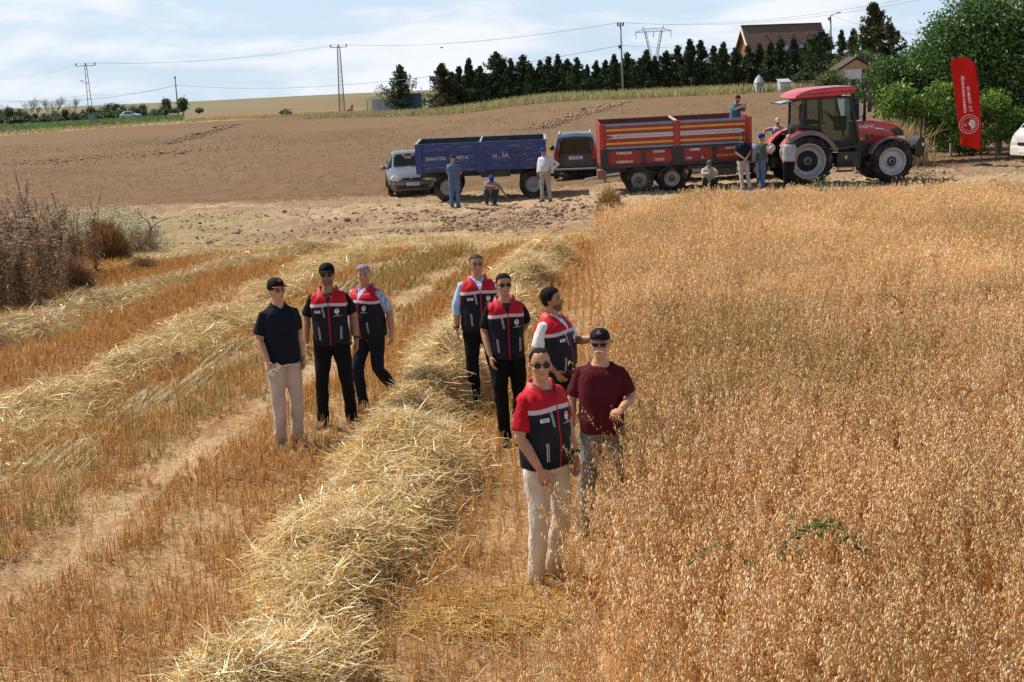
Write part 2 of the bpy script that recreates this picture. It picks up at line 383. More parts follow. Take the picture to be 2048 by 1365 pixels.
def ribbons_np(P, W, side):
    """flat blades: P N,K,3; W N,K half widths; side N,3"""
    n, k, _ = P.shape; V = np.empty((n, k, 2, 3), np.float32); V[:, :, 0] = P-side[:, None]*W[..., None]; V[:, :, 1] = P+side[:, None]*W[..., None]
    idx = np.arange(n*k*2).reshape(n, k, 2); q = np.stack([idx[:, :-1, 0], idx[:, :-1, 1], idx[:, 1:, 1], idx[:, 1:, 0]], -1).reshape(-1, 4)
    return V.reshape(-1, 3), q, k*2
def merge(parts):
    vs, qs, cs, b = [], [], [], 0
    for v, q, c in parts: vs.append(v); qs.append(q+b); cs.append(c); b += len(v)
    return np.concatenate(vs), np.concatenate(qs), np.concatenate(cs)
def pick(cols, n, jitter=.12):
    cols = np.array(cols); c = cols[RNG.integers(0, len(cols), n)]
    return c*(1+jitter*RNG.standard_normal((n, 1))).clip(.5, 1.6)
STRAW = [(.86,.62,.27),(.90,.72,.38),(.78,.50,.17),(.70,.43,.12),(.94,.82,.54),(.66,.50,.20),(.56,.32,.09)]
M_straw = leafmat('straw_stalk', .12, .38, spec=.5); M_oat = leafmat('oat_straw', .28, .5, spec=.4); M_stub = leafmat('stubble_stalk', .12, .5); M_green = leafmat('green_leaf', .35, .5)
GOLD = [(.70,.48,.17),(.62,.40,.12),(.76,.58,.26),(.54,.33,.10),(.80,.64,.34),(.66,.45,.15)]
U = RNG.uniform
def lay_straw(cx, cy, cz, n, lmin, lmax, rise=.25, cols=STRAW, r=.0024, prefer=None):
    L_ = U(lmin, lmax, n); az = U(0, 2*PI, n)
    if prefer is not None: az = np.where(U(0,1,n) < .4, prefer+.5*RNG.standard_normal(n), az)
    el = RNG.standard_normal(n)*rise
    d = np.stack([np.cos(az)*np.cos(el), np.sin(az)*np.cos(el), np.sin(el)], -1)
    c = np.stack([cx, cy, cz], -1); b = RNG.standard_normal((n, 3))*(L_*.10)[:, None]; b[:, 2] = -np.abs(b[:, 2])*.6
    P = np.stack([c-d*(L_/2)[:, None]+b, c, c+d*(L_/2)[:, None]+b], 1)
    R = np.repeat((r*U(.6, 1.35, n))[:, None], 3, 1)
    v, q, k = tubes_np(P, R); return v, q, np.repeat(pick(cols, n), k, 0)
def windrow(poly, y0, y1, halfw, height, n, label, lump=1.0, seed=0, cols=STRAW, gap=None):
    ph = seed*2.3
    def prof(y):      # irregular dumped heaps along the row
        hgt = height*(.72+.30*np.sin(y*1.05+ph)*np.sin(y*.47+1.7*ph+.5)+.20*np.sin(y*2.3+ph*3))*lump
        e = sstep(y0, y0+.9, y)*(1-sstep(y1-.9, y1, y)); return np.maximum(hgt, .06)*e
    def wid(y): return halfw*(1+.22*np.sin(y*.9+ph*2)+.12*np.sin(y*2.7+ph))
    def top(x, y):
        t = (x-edge_x(poly, y)-.12*np.sin(y*1.7+ph))/wid(y); b = np.clip(1-np.abs(t)**2.2, 0, 1)
        return H(x, y)+prof(y)*b*(1+.25*hnoise(x*3.1+ph, y*3.3))
    ys = np.arange(y0, y1, .07); us = np.linspace(-1.15, 1.15, 34); Y, Uu = np.meshgrid(ys, us, indexing='ij')
    X = edge_x(poly, Y)+Uu*wid(Y); Z = top(X, Y)+.018*RNG.standard_normal(X.shape)-.03
    idx = np.arange(X.size).reshape(X.shape); q = np.stack([idx[:-1,:-1], idx[:-1,1:], idx[1:,1:], idx[1:,:-1]], -1).reshape(-1, 4)
    cb = pick([(.45,.29,.09),(.52,.36,.13),(.36,.22,.07)], X.size)
    yy = y0+(y1-y0)*U(0, 1, n)**1.15; uu = RNG.standard_normal(n)*.52; uu = np.where(np.abs(uu) > 1.3, U(-1, 1, n), uu)
    xx = edge_x(poly, yy)+uu*wid(yy); zz = top(xx, yy)+np.abs(RNG.standard_normal(n))*.035*(1+prof(yy)*2)-.015
    s1 = lay_straw(xx, yy, zz, n, .06, .40, .30, cols, .0021)
    m = n//20; i = RNG.integers(0, n, m); s2 = lay_straw(xx[i], yy[i], zz[i]+.05, m, .22, .52, .5, [(.82,.68,.38),(.86,.75,.50),(.72,.57,.24)], .0023)
    m = n//5; i = RNG.integers(0, n, m); az = U(0, 2*PI, m); L_ = U(.06, .26, m); dv = np.stack([np.cos(az), np.sin(az), .35*RNG.standard_normal(m)], -1)*L_[:, None]; b0 = np.stack([xx[i], yy[i], zz[i]+.02], -1); kink = RNG.standard_normal((m, 3))*.02
    v3, q3, k3 = ribbons_np(np.stack([b0, b0+dv*.5+kink, b0+dv], 1), np.stack([U(.002,.0045,m), U(.003,.006,m), U(.0005,.003,m)], 1), np.stack([-np.sin(az), np.cos(az), RNG.standard_normal(m)*.4], -1)); s3 = (v3, q3, np.repeat(pick(cols+[(.88,.78,.52),(.62,.56,.24)], m), k3, 0))
    v, q, c = merge([s3, (np.stack([X, Y, Z], -1).reshape(-1, 3), q, cb), s1, s2])
    o = fastmesh('straw_windrow', v, q, c, M_straw)
    # object origin at the row's near end
    tag(o, label, 'straw row', 'rows of cut straw on the stubble'); return top
top_main = windrow(WIND_MAIN, 4.9, 26.6, .62, .44, 64000, 'tall tangled row of pale straw running between the groups of standing men', seed=1)
windrow(WIND_TWO, 6.0, 29.0, .85, .26, 24000, 'long low row of golden straw left of the three men', seed=2, cols=GOLD)
windrow(WIND_THREE, 12.0, 32.2, .85, .25, 17000, 'golden straw row passing just in front of the dry weed thicket', seed=3, cols=GOLD)
windrow(WIND_FOUR, 26.3, 31.6, .5, .16, 3500, 'short flat straw row behind the round brown bush', seed=4, cols=GOLD)

def stubble():
    parts = []
    y = np.sqrt(U(5.0**2, 31.0**2, 210000)); x = U(-.47, 1, y.size)*0
    xe = edge_x(OAT_EDGE, y); x = U(0, 1, y.size)*(xe+.10+.47*y+.6)-.47*y-.6
    # drill rows parallel to the crop edge
    e = x-xe; e = np.round(e/.125)*.125+RNG.standard_normal(y.size)*.014; x = xe+e
    clump = hnoise(e*30+1, y*5.5)+.35*RNG.standard_normal(y.size)
    dT = dlane(TRACK_BARE, x, y); dm = dlane(WIND_MAIN, x, y)
    keep = (clump > np.where(np.abs(dT+.8) < .6, -.05, -.40)) & ~((np.abs(dT) < .22+.14*np.sin(y*2.1)+.10*hnoise(x*5,y*3)) & (U(0,1,y.size) < .9)) & ~((np.abs(dm-1.45) < .5) & (U(0,1,y.size) < .45)) & (e < .05)
    keep &= ~((y > 29.5) & (U(0,1,y.size) < .7)) & ~((hnoise(x*.9+4, y*.6) > .8) & (U(0,1,y.size) < .6))
    x, y, dT = x[keep], y[keep], dT[keep]; n = x.size
    hgt = U(.10, .19, n)*np.where(np.abs(dT+.75) < .5, 1.25, 1.0)*np.where(np.abs(dT) < .35, .5, 1)
    bent = (np.abs(dT+1.45) < .34+.2*np.sin(y*2.3)) & (hnoise(x*2.6, y*1.9)+.5*RNG.standard_normal(n) > -.1)
    lean = RNG.standard_normal((n, 2))*.11; lean[:, 0] += np.where(bent, .75, 0); lean[:, 1] += np.where(bent, .5, 0)
    z = H(x, y); P = np.stack([np.stack([x, y, z-.01], -1), np.stack([x+lean[:,0]*hgt, y+lean[:,1]*hgt, z+hgt*np.where(bent,.75,1)], -1)], 1)
    R = np.repeat((.0024*(1+np.maximum(y-10, 0)*.05)*U(.7, 1.3, n))[:, None], 2, 1)
    v, q, k = tubes_np(P, R)
    warm = pick([(.64,.34,.09),(.74,.43,.14),(.82,.53,.20),(.56,.27,.07),(.78,.47,.17)], n)
    green = pick([(.44,.38,.13),(.36,.34,.12),(.54,.45,.18)], n); pale = pick([(.68,.55,.30),(.58,.50,.26),(.74,.62,.38)], n)
    g = (np.abs(dT+.75) < .75) & (hnoise(x*4, y*2.2) > -.1) & (U(0,1,n) < .62) | ((np.abs(dT+.5) < 1.1) & (y > 17) & (U(0,1,n) < .4))
    c = np.where(g[:, None], green, warm); c = np.where(bent[:, None], pale, c)
    # cut tips are paler than the sheath
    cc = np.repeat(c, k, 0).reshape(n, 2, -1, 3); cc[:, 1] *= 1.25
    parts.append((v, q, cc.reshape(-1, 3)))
    # broken leaf blades among the stalks
    m = 50000; i = RNG.integers(0, n, m); az = U(0, 2*PI, m); L_ = U(.05, .16, m); s = np.stack([-np.sin(az), np.cos(az), 0*az], -1)
    b0 = np.stack([x[i], y[i], z[i]+U(.0, .1, m)], -1); d = np.stack([np.cos(az), np.sin(az), U(-.3, .8, m)], -1)*L_[:, None]
    P = np.stack([b0, b0+d*.5+np.array([0,0,.012]), b0+d], 1); W = np.stack([U(.002,.004,m), U(.002,.004,m), np.full(m, .0006)], 1)
    v, q, k = ribbons_np(P, W, s); parts.append((v, q, np.repeat(pick([(.50,.28,.09),(.58,.38,.16),(.42,.22,.06)], m), k, 0)))
    v, q, c = merge(parts); o = fastmesh('stubble', v, q, c, M_stub); tag(o, 'orange brown cut stubble standing in drill rows beside the oats', 'stubble', kind='stuff')
stubble()
def litter():
    n = 60000; y = np.sqrt(U(5**2, 34**2, n)); xe = edge_x(OAT_EDGE, y); x = U(0, 1, n)*(xe+.47*y+.6)-.47*y-.6
    s = lay_straw(x, y, H(x, y)+U(.004, .05, n), n, .03, .22, .15, [(.74,.54,.27),(.62,.41,.17),(.82,.68,.43),(.54,.33,.12)], .0020)
    m = 9000; y = U(30.2, 34.3, m); x = U(-14, 3.2, m); s2 = lay_straw(x, y, H(x, y)+U(.0, .05, m), m, .1, .4, .15, STRAW, .0035)
    # flattened yellow straw at the front man's feet
    m = 2600; x = U(-.75, .25, m); y = 8.0+.17*RNG.standard_normal(m); s3 = lay_straw(x, y, H(x, y)+.02+U(0, .05, m), m, .2, .5, .08, [(.68,.43,.13),(.74,.52,.20),(.6,.36,.1)], .0022, prefer=.1)
    m = 9000; x = U(-17, 20, m); y = U(34.5, 46, m); k = hnoise(x*.4+5, y*.8)+.5*RNG.standard_normal(m) > .1; x, y = x[k], y[k]; s4 = lay_straw(x, y, H(x, y)+.015, x.size, .1, .45, .12, [(.66,.52,.30),(.58,.43,.23),(.72,.60,.38)], .0055)
    v, q, c = merge([s, s2, s3, s4]); o = fastmesh('straw_litter', v, q, c, M_straw); tag(o, 'loose broken straw lying over the stubble and the field edge', 'straw litter', kind='stuff')
litter()

def oats():
    parts = []
    y = np.sqrt(U(5.0**2, 30.0**2, 56000)); xe = edge_x(OAT_EDGE, y); x = xe+U(0, 1, y.size)*(.46*y+.8-xe)
    e = x-xe; e = np.round(e/.125)*.125+RNG.standard_normal(y.size)*.04; x = xe+e
    gapn = hnoise(x*1.1+5, y*.8)+.6*hnoise(x*2.7, y*1.9+2)
    keep = in_oats(x, y) & ~((gapn < -1.0) & (U(0,1,y.size) < .8)) & ~((e < .35) & (U(0,1,y.size) < .35))
    streak = hnoise(e*2.3+1, y*.55+3)+.7*hnoise(e*6.1, y*1.2); keep &= ~((streak < -.95) & (U(0,1,y.size) < .75))
    keep &= ~((np.hypot(x-.66, y-9.45) < .34))
    x, y, e = x[keep], y[keep], e[keep]; n = x.size; z = H(x, y)
    hgt = (.99+.07*hnoise(x*.7+1, y*.6)+.085*RNG.standard_normal(n)).clip(.6, 1.22)*np.where(e < .18, U(.72, 1.0, n), 1)
    lx = .15*hnoise(x*1.6, y*1.2+4)+.08*RNG.standard_normal(n)-np.where(e < .25, .10, 0); ly = .13*hnoise(x*1.4+8, y*1.5)+.08*RNG.standard_normal(n)
    def axis(t):    # point on the stalk, nodding over towards its tip
        b = t**2.2; return np.stack([x+lx*hgt*b*1.5, y+ly*hgt*b*1.5, z+hgt*(t-.10*t**6*np.hypot(lx,ly)*3)], -1)
    P = np.stack([axis(0.), axis(.45), axis(.75), axis(1.0)], 1); sc = 1+np.maximum(y-9, 0)*.045
    R = np.stack([.0021*sc, .0019*sc, .0015*sc, .0008*sc], 1); v, q, k = tubes_np(P, R)
    parts.append((v, q, np.repeat(pick([(.70,.36,.11),(.76,.42,.15),(.62,.29,.08),(.78,.48,.20)], n), k, 0)))
    # spikelets hanging round the top quarter of the stalk
    cnt = np.where(y < 11, 36, np.where(y < 16, 27, 18)); own = np.repeat(np.arange(n), cnt); m = own.size
    t = U(0, 1, m); s = 1-.26*t; ax = np.stack([x[own]+lx[own]*hgt[own]*s**2.2*1.5, y[own]+ly[own]*hgt[own]*s**2.2*1.5, z[own]+hgt[own]*s], -1)
    rr = (.008+.036*np.sqrt(t))*U(.35, 1.15, m); az = U(0, 2*PI, m)+.0
    C = ax+np.stack([np.cos(az)*rr, np.sin(az)*rr, -.018-.02*t-U(0, .03, m)], -1)
    size = np.where(y[own] < 11, 1.0, np.where(y[own] < 16, 1.08, 1.32))*U(.8, 1.2, m)
    ln = .0140*size; wd = .0050*size*U(.8, 1.3, m)
    tilt = U(.05, .75, m); d = np.stack([np.cos(az)*np.sin(tilt), np.sin(az)*np.sin(tilt), -np.cos(tilt)], -1)
    ra = U(0, 2*PI, m); r1 = np.stack([np.cos(ra), np.sin(ra), 0*ra], -1); s1 = np.cross(d, r1); s1 /= np.linalg.norm(s1, axis=1, keepdims=True)+1e-9; s2 = np.cross(d, s1)
    base = pick([(.87,.635,.35),(.90,.705,.43),(.83,.55,.24),(.92,.78,.53),(.79,.475,.165)], m, .08)
    patch = np.clip(.5+.5*(hnoise(x*.55+2, y*.5)+.5*hnoise(x*1.9, y*1.4)), 0, 1)[own]; base *= (.80+.28*patch)[:, None]; base[:, 2] *= .90+.15*patch
    # husk: four-sided spindle, open at neither end
    A = C-d*ln[:, None]; B = C+d*ln[:, None]; mid = C-d*(ln*.25)[:, None]
    V = np.stack([A, mid+s1*wd[:, None], mid+s2*(wd*.8)[:, None], mid-s1*wd[:, None], mid-s2*(wd*.8)[:, None], B], 1).astype(np.float32)
    I = (np.arange(m)*6)[:, None]
    full = y[own] < 15
    quads = np.array([[1,5,2,0],[2,5,3,0],[3,5,4,0],[4,5,1,0]]); qn = (I[full][:, None]+quads[None]).reshape(-1, 4)
    qf = (I[~full][:, None]+np.array([[1,5,2,0],[3,5,4,0]])[None]).reshape(-1, 4)
    parts.append((V.reshape(-1, 3), np.concatenate([qn, qf]), np.repeat(base, 6, 0)))
    # dry leaf blades half way up
    m = int(n*1.1); i = RNG.integers(0, n, m); tt = U(.15, .62, m); az = U(0, 2*PI, m); L_ = U(.12, .28, m)
    b0 = np.stack([x[i], y[i], z[i]+hgt[i]*tt], -1); dv = np.stack([np.cos(az), np.sin(az), 0*az], -1)
    P = np.stack([b0, b0+dv*(L_*.5)[:, None]+np.stack([0*az, 0*az, L_*.28], -1), b0+dv*L_[:, None]+np.stack([0*az, 0*az, -L_*U(.0,.7,m)], -1)], 1)
    W = np.stack([np.full(m, .004), np.full(m, .0045), np.full(m, .001)], 1)*(1+np.maximum(y[i]-9, 0)*.03)[:, None]
    v, q, k = ribbons_np(P, W, np.stack([-np.sin(az), np.cos(az), 0*az], -1)); parts.append((v, q, np.repeat(pick([(.58,.32,.10),(.64,.40,.15),(.50,.26,.08)], m), k, 0)))
    v, q, c = merge(parts); o = fastmesh('oat_field', v, q, c, M_oat); tag(o, 'dense ripe golden oats with drooping pale heads filling the right side', 'oats', kind='stuff')
oats()

def blades(n, x, y, hmin, hmax, wid, cols, lean=.35, z0=None):
    z = H(x, y) if z0 is None else z0; hg = U(hmin, hmax, n); az = U(0, 2*PI, n); ln = np.abs(RNG.standard_normal(n))*lean
    d = np.stack([np.cos(az), np.sin(az), 0*az], -1); b = np.stack([x, y, z-.01], -1); up = np.array([0, 0, 1.])
    P = np.stack([b, b+d*(hg*ln*.35)[:, None]+up*(hg*.6)[:, None], b+d*(hg*ln)[:, None]+up*(hg*(1-.3*ln.clip(0,1.5)))[:, None]], 1)
    W = np.stack([wid, wid*.8, wid*.15], 1); v, q, k = ribbons_np(P, W, np.stack([-np.sin(az+.9), np.cos(az+.9), 0*az], -1)); return v, q, np.repeat(pick(cols, n), k, 0)
TAN = [(.50,.37,.19),(.58,.45,.25),(.42,.29,.15),(.46,.36,.17)]
def dry_grass():
    parts = []
    n = 9000; x = U(-16, 3, n); y = U(30.5, 36.5, n); k = (hnoise(x*.8, y*1.2) > -.1); parts.append(blades(k.sum(), x[k], y[k], .06, .22, np.full(k.sum(), .004), TAN+[(.30,.33,.13)]))
    n = 14000; x = U(-19, 22, n); y = U(39, 47, n); k = (hnoise(x*.5+9, y*.9) > .25); parts.append(blades(k.sum(), x[k], y[k], .04, .18, np.full(k.sum(), .006), TAN+[(.33,.36,.14)]))
    n = 30000; y = np.sqrt(U(45**2, 120**2, n)); x = U(-.45, .47, n)*y; k = hnoise(x*.35, y*.12)+.5*RNG.standard_normal(n) > -.2
    x, y = x[k], y[k]; parts.append(blades(x.size, x, y,   .06, .18, .006+y*.00016, [(.30,.20,.11),(.36,.25,.14),(.27,.18,.10),(.42,.31,.18)], 1.2))
    # far edge of the fallow: pale taller grass below the hedge
    n = 15000; a = U(-.16, .34, n); y = U(136, 152, n)+50*(1-sstep(-.14,-.02,a)); x = a*y
    parts.append(blades(n, x, y, .35, 1.0, np.full(n, .045), [(.50,.42,.20),(.40,.38,.16),(.32,.35,.13),(.56,.46,.26)], .35))
    n = 9000; a = U(-.46, -.1, n); y = 168+45*sstep(-.42,-.2,a)+U(-4, 14, n); x = a*y; k = (a > -.25) | (U(0,1,n) < .35); x, y = x[k], y[k]
    parts.append(blades(x.size, x, y, .25, .7, np.full(x.size, .05), [(.54,.44,.22),(.5,.37,.18),(.44,.36,.17)], .35))
    v, q, c = merge(parts); o = fastmesh('dry_grass', v, q, c, leafmat('dry_grass_blade', .25, .7)); tag(o, 'short dead brown grass over the fallow field and track edges', 'grass', kind='stuff')
dry_grass()
def crop_strip():
    n = 16000; a = U(-.46, -.255, n); y = 168+37*sstep(-.42,-.235,a)+U(14, 66, n)**1.0; x = a*y
    v, q, c = blades(n, x, y, .35, .8, np.full(n, .16), [(.13,.20,.06),(.16,.24,.08),(.10,.16,.05),(.20,.27,.11)], .6); o = fastmesh('green_crop', v, q, c, M_green)
    tag(o, 'low green crop growing in a strip behind the fallow field', 'crop', kind='stuff')
crop_strip()
def clods():
    n = 1500; x = np.concatenate([U(-16, 3.5, n), U(-3.5, 3.6, 1800), U(3, 18, 900)]); y = np.concatenate([U(33.6, 41.5, n), U(35, 39, 1800), U(37, 46, 900)])
    k = (hnoise(x*.6, y*.9) > -.35); x, y = x[k], y[k]
    # furrow ridges turned over across the fallow
    def ridge(a, b, m, sp): t = U(0, 1, m); return a[0]+(b[0]-a[0])*t+sp*RNG.standard_normal(m), a[1]+(b[1]-a[1])*t+sp*2*RNG.standard_normal(m)
    g1, g2 = G(1075, 258), G(1245, 204); ra = [ridge((g1.x, g1.y), (g2.x, g2.y), 1300, .5)]
    g1, g2 = G(330, 290), G(470, 250); ra.append(ridge((g1.x, g1.y), (g2.x, g2.y), 500, .6)); g1, g2 = G(20, 330), G(420, 300); ra.append(ridge((g1.x, g1.y), (g2.x, g2.y), 260, 1.5))
    nb = x.size; x = np.concatenate([x]+[r[0] for r in ra]); y = np.concatenate([y]+[r[1] for r in ra]); n = x.size
    s = U(.018, .06, n)**1.0*np.where(np.arange(n) < nb, 1, 1.5+np.maximum(y-60, 0)*.012)*np.where(U(0,1,n) < .03, 2.2, 1)
    o8 = np.array([[1,0,0],[0,1,0],[-1,0,0],[0,-1,0],[0,0,1],[0,0,-.6],[.6,.6,.6],[-.6,.6,.5],[-.6,-.6,.6],[.6,-.6,.5]], float)
    V = o8[None]*(s[:, None, None])*U(.6, 1.35, (n, 10, 3)); V[..., 2] *= .75
    V += np.stack([x, y, H(x, y)+s*.25], -1)[:, None]
    f = np.array([[0,6,4,9],[1,7,4,6],[2,8,4,7],[3,9,4,8],[0,5,1,6],[1,5,2,7],[2,5,3,8],[3,5,0,9]])
    q = (np.arange(n)[:, None, None]*10+f[None]).reshape(-1, 4); c = np.repeat(pick([(.38,.26,.165),(.44,.31,.20),(.33,.22,.14)], n), 10, 0)
    ob = fastmesh('soil_clods', V.reshape(-1, 3), q, c, leafmat('clod_soil', 0.0, .95, spec=.1)); tag(ob, 'lumps of dry brown earth over the bank and the track', 'clods', kind='stuff')
clods()
# ================= people =================
TORSO = np.array([(.84,.165,.115,.0),(.90,.172,.122,.0),(.97,.172,.122,0),(1.06,.164,.114,0),(1.15,.164,.112,0),(1.25,.174,.117,0),(1.33,.178,.118,.004),(1.375,.168,.110,.008),(1.41,.147,.096,.012),(1.44,.110,.080,.014),(1.462,.080,.068,.014),(1.495,.064,.060,.012)])
def torso_rings(off, z0, z1, girth=1.0, belly=0.0, n=28, dip=0.0):
    zs = [z0]+[z for z in TORSO[:,0] if z0+.015 < z < z1-.01]+[z1]; rs = []
    for z in zs:
        a, b, yc = (np.interp(z, TORSO[:,0], TORSO[:,k]) for k in (1,2,3))
        g = 1+(girth-1)*(1-float(sstep(1.36, 1.46, z))); bl = belly*math.exp(-((z-1.10)/.14)**2)
        a = a*g+off+bl*.35; bf = b*g+off; ring = []
        for j in range(n):
            t = 2*PI*j/n; c, s_ = math.cos(t), math.sin(t); e = 2/2.35
            px = a*math.copysign(abs(c)**e, c); py = (bf+(bl if s_ < 0 else 0))*math.copysign(abs(s_)**e, s_)
            ring.append((px, py+yc, z-dip*max(0, -s_)**2*float(sstep(z1-.07, z1, z))))
        rs.append(ring)
    return rs
HEADT = np.array([(-.120,.026,.066,-.012),(-.104,.043,.082,.015),(-.08,.054,.089,.045),(-.055,.062,.090,.066),(-.03,.068,.088,.080),(0,.073,.087,.092),(.03,.0755,.090,.099),(.06,.074,.088,.098),(.085,.066,.075,.086),(.104,.048,.053,.063),(.116,.024,.026,.034),(.120,.006,.006,.012)])
def head_pt(th, z, off=0.0):
    w_, f_, b_ = (np.interp(z, HEADT[:,0], HEADT[:,k])+off for k in (1,2,3))
    c, s_ = math.cos(th), math.sin(th)
    return Vector((w_*s_, -(f_ if c > 0 else 0)*c - (b_ if c <= 0 else 0)*c, z))
def head_shell(zf, zs, zb, off, ztop=.0, n=36, m=9, wob=0.0, seed=1):
    rnd = random.Random(seed); mb = MB(); rings = []
    ang = [0, .8, 1.12, 1.36, 1.55, 1.9, PI]; low = [zf, zf-.006, zf-.018, zs+.02, zs, (zs+zb)/2, zb]
    for i in range(m+2):
        ring = []
        for j in range(n):
            th = -PI+2*PI*j/n; zl = float(np.interp(abs(th), ang, low))+(.0045*math.sin(th*9+seed)+.003*math.sin(th*17+2*seed) if wob else 0); k = max(0, i-1)/m
            z = zl+(.120-zl)*math.sin(k*PI/2)**1.0; o = off if i else -.004
            o2 = o*(1-.3*(i == 1)); p = head_pt(th, min(z, .1195), o2); p.z += (ztop+off)*(1-(1-k)**2.4)*(1 if i else 0)
            if wob and i: p += Vector((rnd.uniform(-1,1), rnd.uniform(-1,1), rnd.uniform(-1,1)))*wob
            ring.append(p)
        rings.append(ring)
    mb.rings(rings, 0, True, True); return mb
def hand(mb, wrist, d, pn, s_, curl=.45, spread=1.0):
    d = Vector(d).normalized(); pn = Vector(pn); pn = (pn-d*pn.dot(d)).normalized(); sd_ = d.cross(pn)*s_    # towards the thumb
    w_ = Vector(wrist)
    mb.tube([w_-d*.02, w_+d*.01, w_+d*.045, w_+d*.085, w_+d*.098], [(.024,.018),(.027,.017),(.039,.016),(.041,.014),(.034,.010)], 10, up=sd_)
    for k, (o, L_) in enumerate(((.030,.066),(.010,.076),(-.010,.071),(-.029,.056))):
        b = w_+d*.085+sd_*o; a1, a2, a3 = curl*(.7+.12*k), curl*(1.5+.15*k), curl*(2.1+.15*k); p = [b-d*.012]
        q = b
        for a, f in ((a1,.45),(a2,.32),(a3,.23)):
            p.append(q); q = q+(d*math.cos(a)+pn*math.sin(a)+sd_*(o*spread))*L_*f
        p.append(q); mb.tube(p, [.0090,.0092,.0086,.0078,.0052], 7)
    t0 = w_+d*.022+sd_*.028; t1 = t0+(d*.6+sd_*.62+pn*.35).normalized()*.036; t2 = t1+(d*.85+sd_*.12+pn*.45).normalized()*.032
    mb.tube([t0-sd_*.015, t0, t1, t2], [.012,.0125,.0105,.0065], 7)
def join_into(me, mb, M=None):
    bm = bmesh.new(); bm.from_mesh(me); t = mb.mesh('t')
    if M is not None: t.transform(M)
    bm.from_mesh(t); bm.to_mesh(me); bm.free(); bpy.data.meshes.remove(t)
    me.polygons.foreach_set('use_smooth', np.ones(len(me.polygons), bool)); return me
def shoe(mb, ankle, d, high=.085):
    d = Vector((d[0], d[1], 0)).normalized(); s_ = Vector((-d.y, d.x, 0)); a = Vector(ankle); g = a.z-high; rs = []
    for t, w_, h_ in ((-.085,.020,.045),(-.075,.033,.075),(-.03,.038,.092),(.03,.040,.088),(.08,.045,.066),(.13,.047,.050),(.17,.040,.040),(.195,.020,.026)):
        c = a+d*t; ring = []
        for j in range(14):
            an = 2*PI*j/14; ring.append(Vector((c.x, c.y, g))+s_*(w_*math.copysign(abs(math.cos(an))**.7, math.cos(an)))+Vector((0,0,h_/2+h_/2*math.copysign(abs(math.sin(an))**.7, math.sin(an)))))
        rs.append(ring)
    mb.rings(rs, 0, True, True)
def skin_mat(i, col): return pm('skin_%d' % i, (col[0]*1.02, col[1]*.90, col[2]*.76), .5, 0, .14, 14, .10, 60, .35)
M_lens = pm('dark_lens', (.008,.008,.009), .12, 0, 0.0, 1, spec=.35); M_blackp = pm('black_plastic', (.015,.015,.016), .35)
M_white = pm('white_print', (.78,.78,.76), .55, 0, .04); M_redprint = pm('red_print', (.55,.03,.04), .5, 0, .05); M_ink = pm('dark_ink', (.08,.08,.12), .6)
M_eye = pm('eye_dark', (.035,.022,.016), .2); M_lip = pm('lip', (.33,.14,.11), .5)
def cloth(name, col, rough=.85, var=.16, scale=5, bump=.8, bscale=13):
    if name in MATS: return MATS[name]
    m = pm(name, col, rough, 0, var, scale, bump, bscale, .12); N = m.node_tree.nodes; L = m.node_tree.links      # folds hang lengthwise
    tc = next(n for n in N if n.type == 'TEX_COORD'); bp = next(n for n in N if n.type == 'BUMP'); nz = bp.inputs['Height'].links[0].from_node
    mp_ = N.new('ShaderNodeMapping'); mp_.inputs['Scale'].default_value = (1, 1, .42); mp_.inputs['Rotation'].default_value = (.35, .5, 0); L.new(tc.outputs['Object'], mp_.inputs[0]); L.new(mp_.outputs[0], nz.inputs['Vector'])
    nz.inputs['Distortion'].default_value = 1.6; nz.inputs['Detail'].default_value = 3; bp.inputs['Distance'].default_value = .03
    return m
def plaid(name, c0, c1, sc, thr=.28):
    if name in MATS: return MATS[name]
    m, nt, p = _nt(name); N = nt.nodes; L = nt.links; tc = N.new('ShaderNodeTexCoord'); outs = []
    for dirn in ('X', 'Z'):
        wv = N.new('ShaderNodeTexWave'); wv.bands_direction = dirn; wv.inputs['Scale'].default_value = sc; wv.inputs['Distortion'].default_value = .3; L.new(tc.outputs['Object'], wv.inputs['Vector']); outs.append(wv.outputs['Fac'])
    a = N.new('ShaderNodeMath'); a.operation = 'ADD'; L.new(outs[0], a.inputs[0]); L.new(outs[1], a.inputs[1]); b = N.new('ShaderNodeMath'); b.operation = 'MULTIPLY'; b.inputs[1].default_value = .5; L.new(a.outputs[0], b.inputs[0])
    mx = N.new('ShaderNodeMix'); mx.data_type = 'RGBA'; mx.inputs[6].default_value = (*c0, 1); mx.inputs[7].default_value = (*c1, 1); L.new(b.outputs[0], mx.inputs[0]); L.new(mx.outputs[2], p.inputs['Base Color']); p.inputs['Roughness'].default_value = .85
    MATS[name] = m; return m
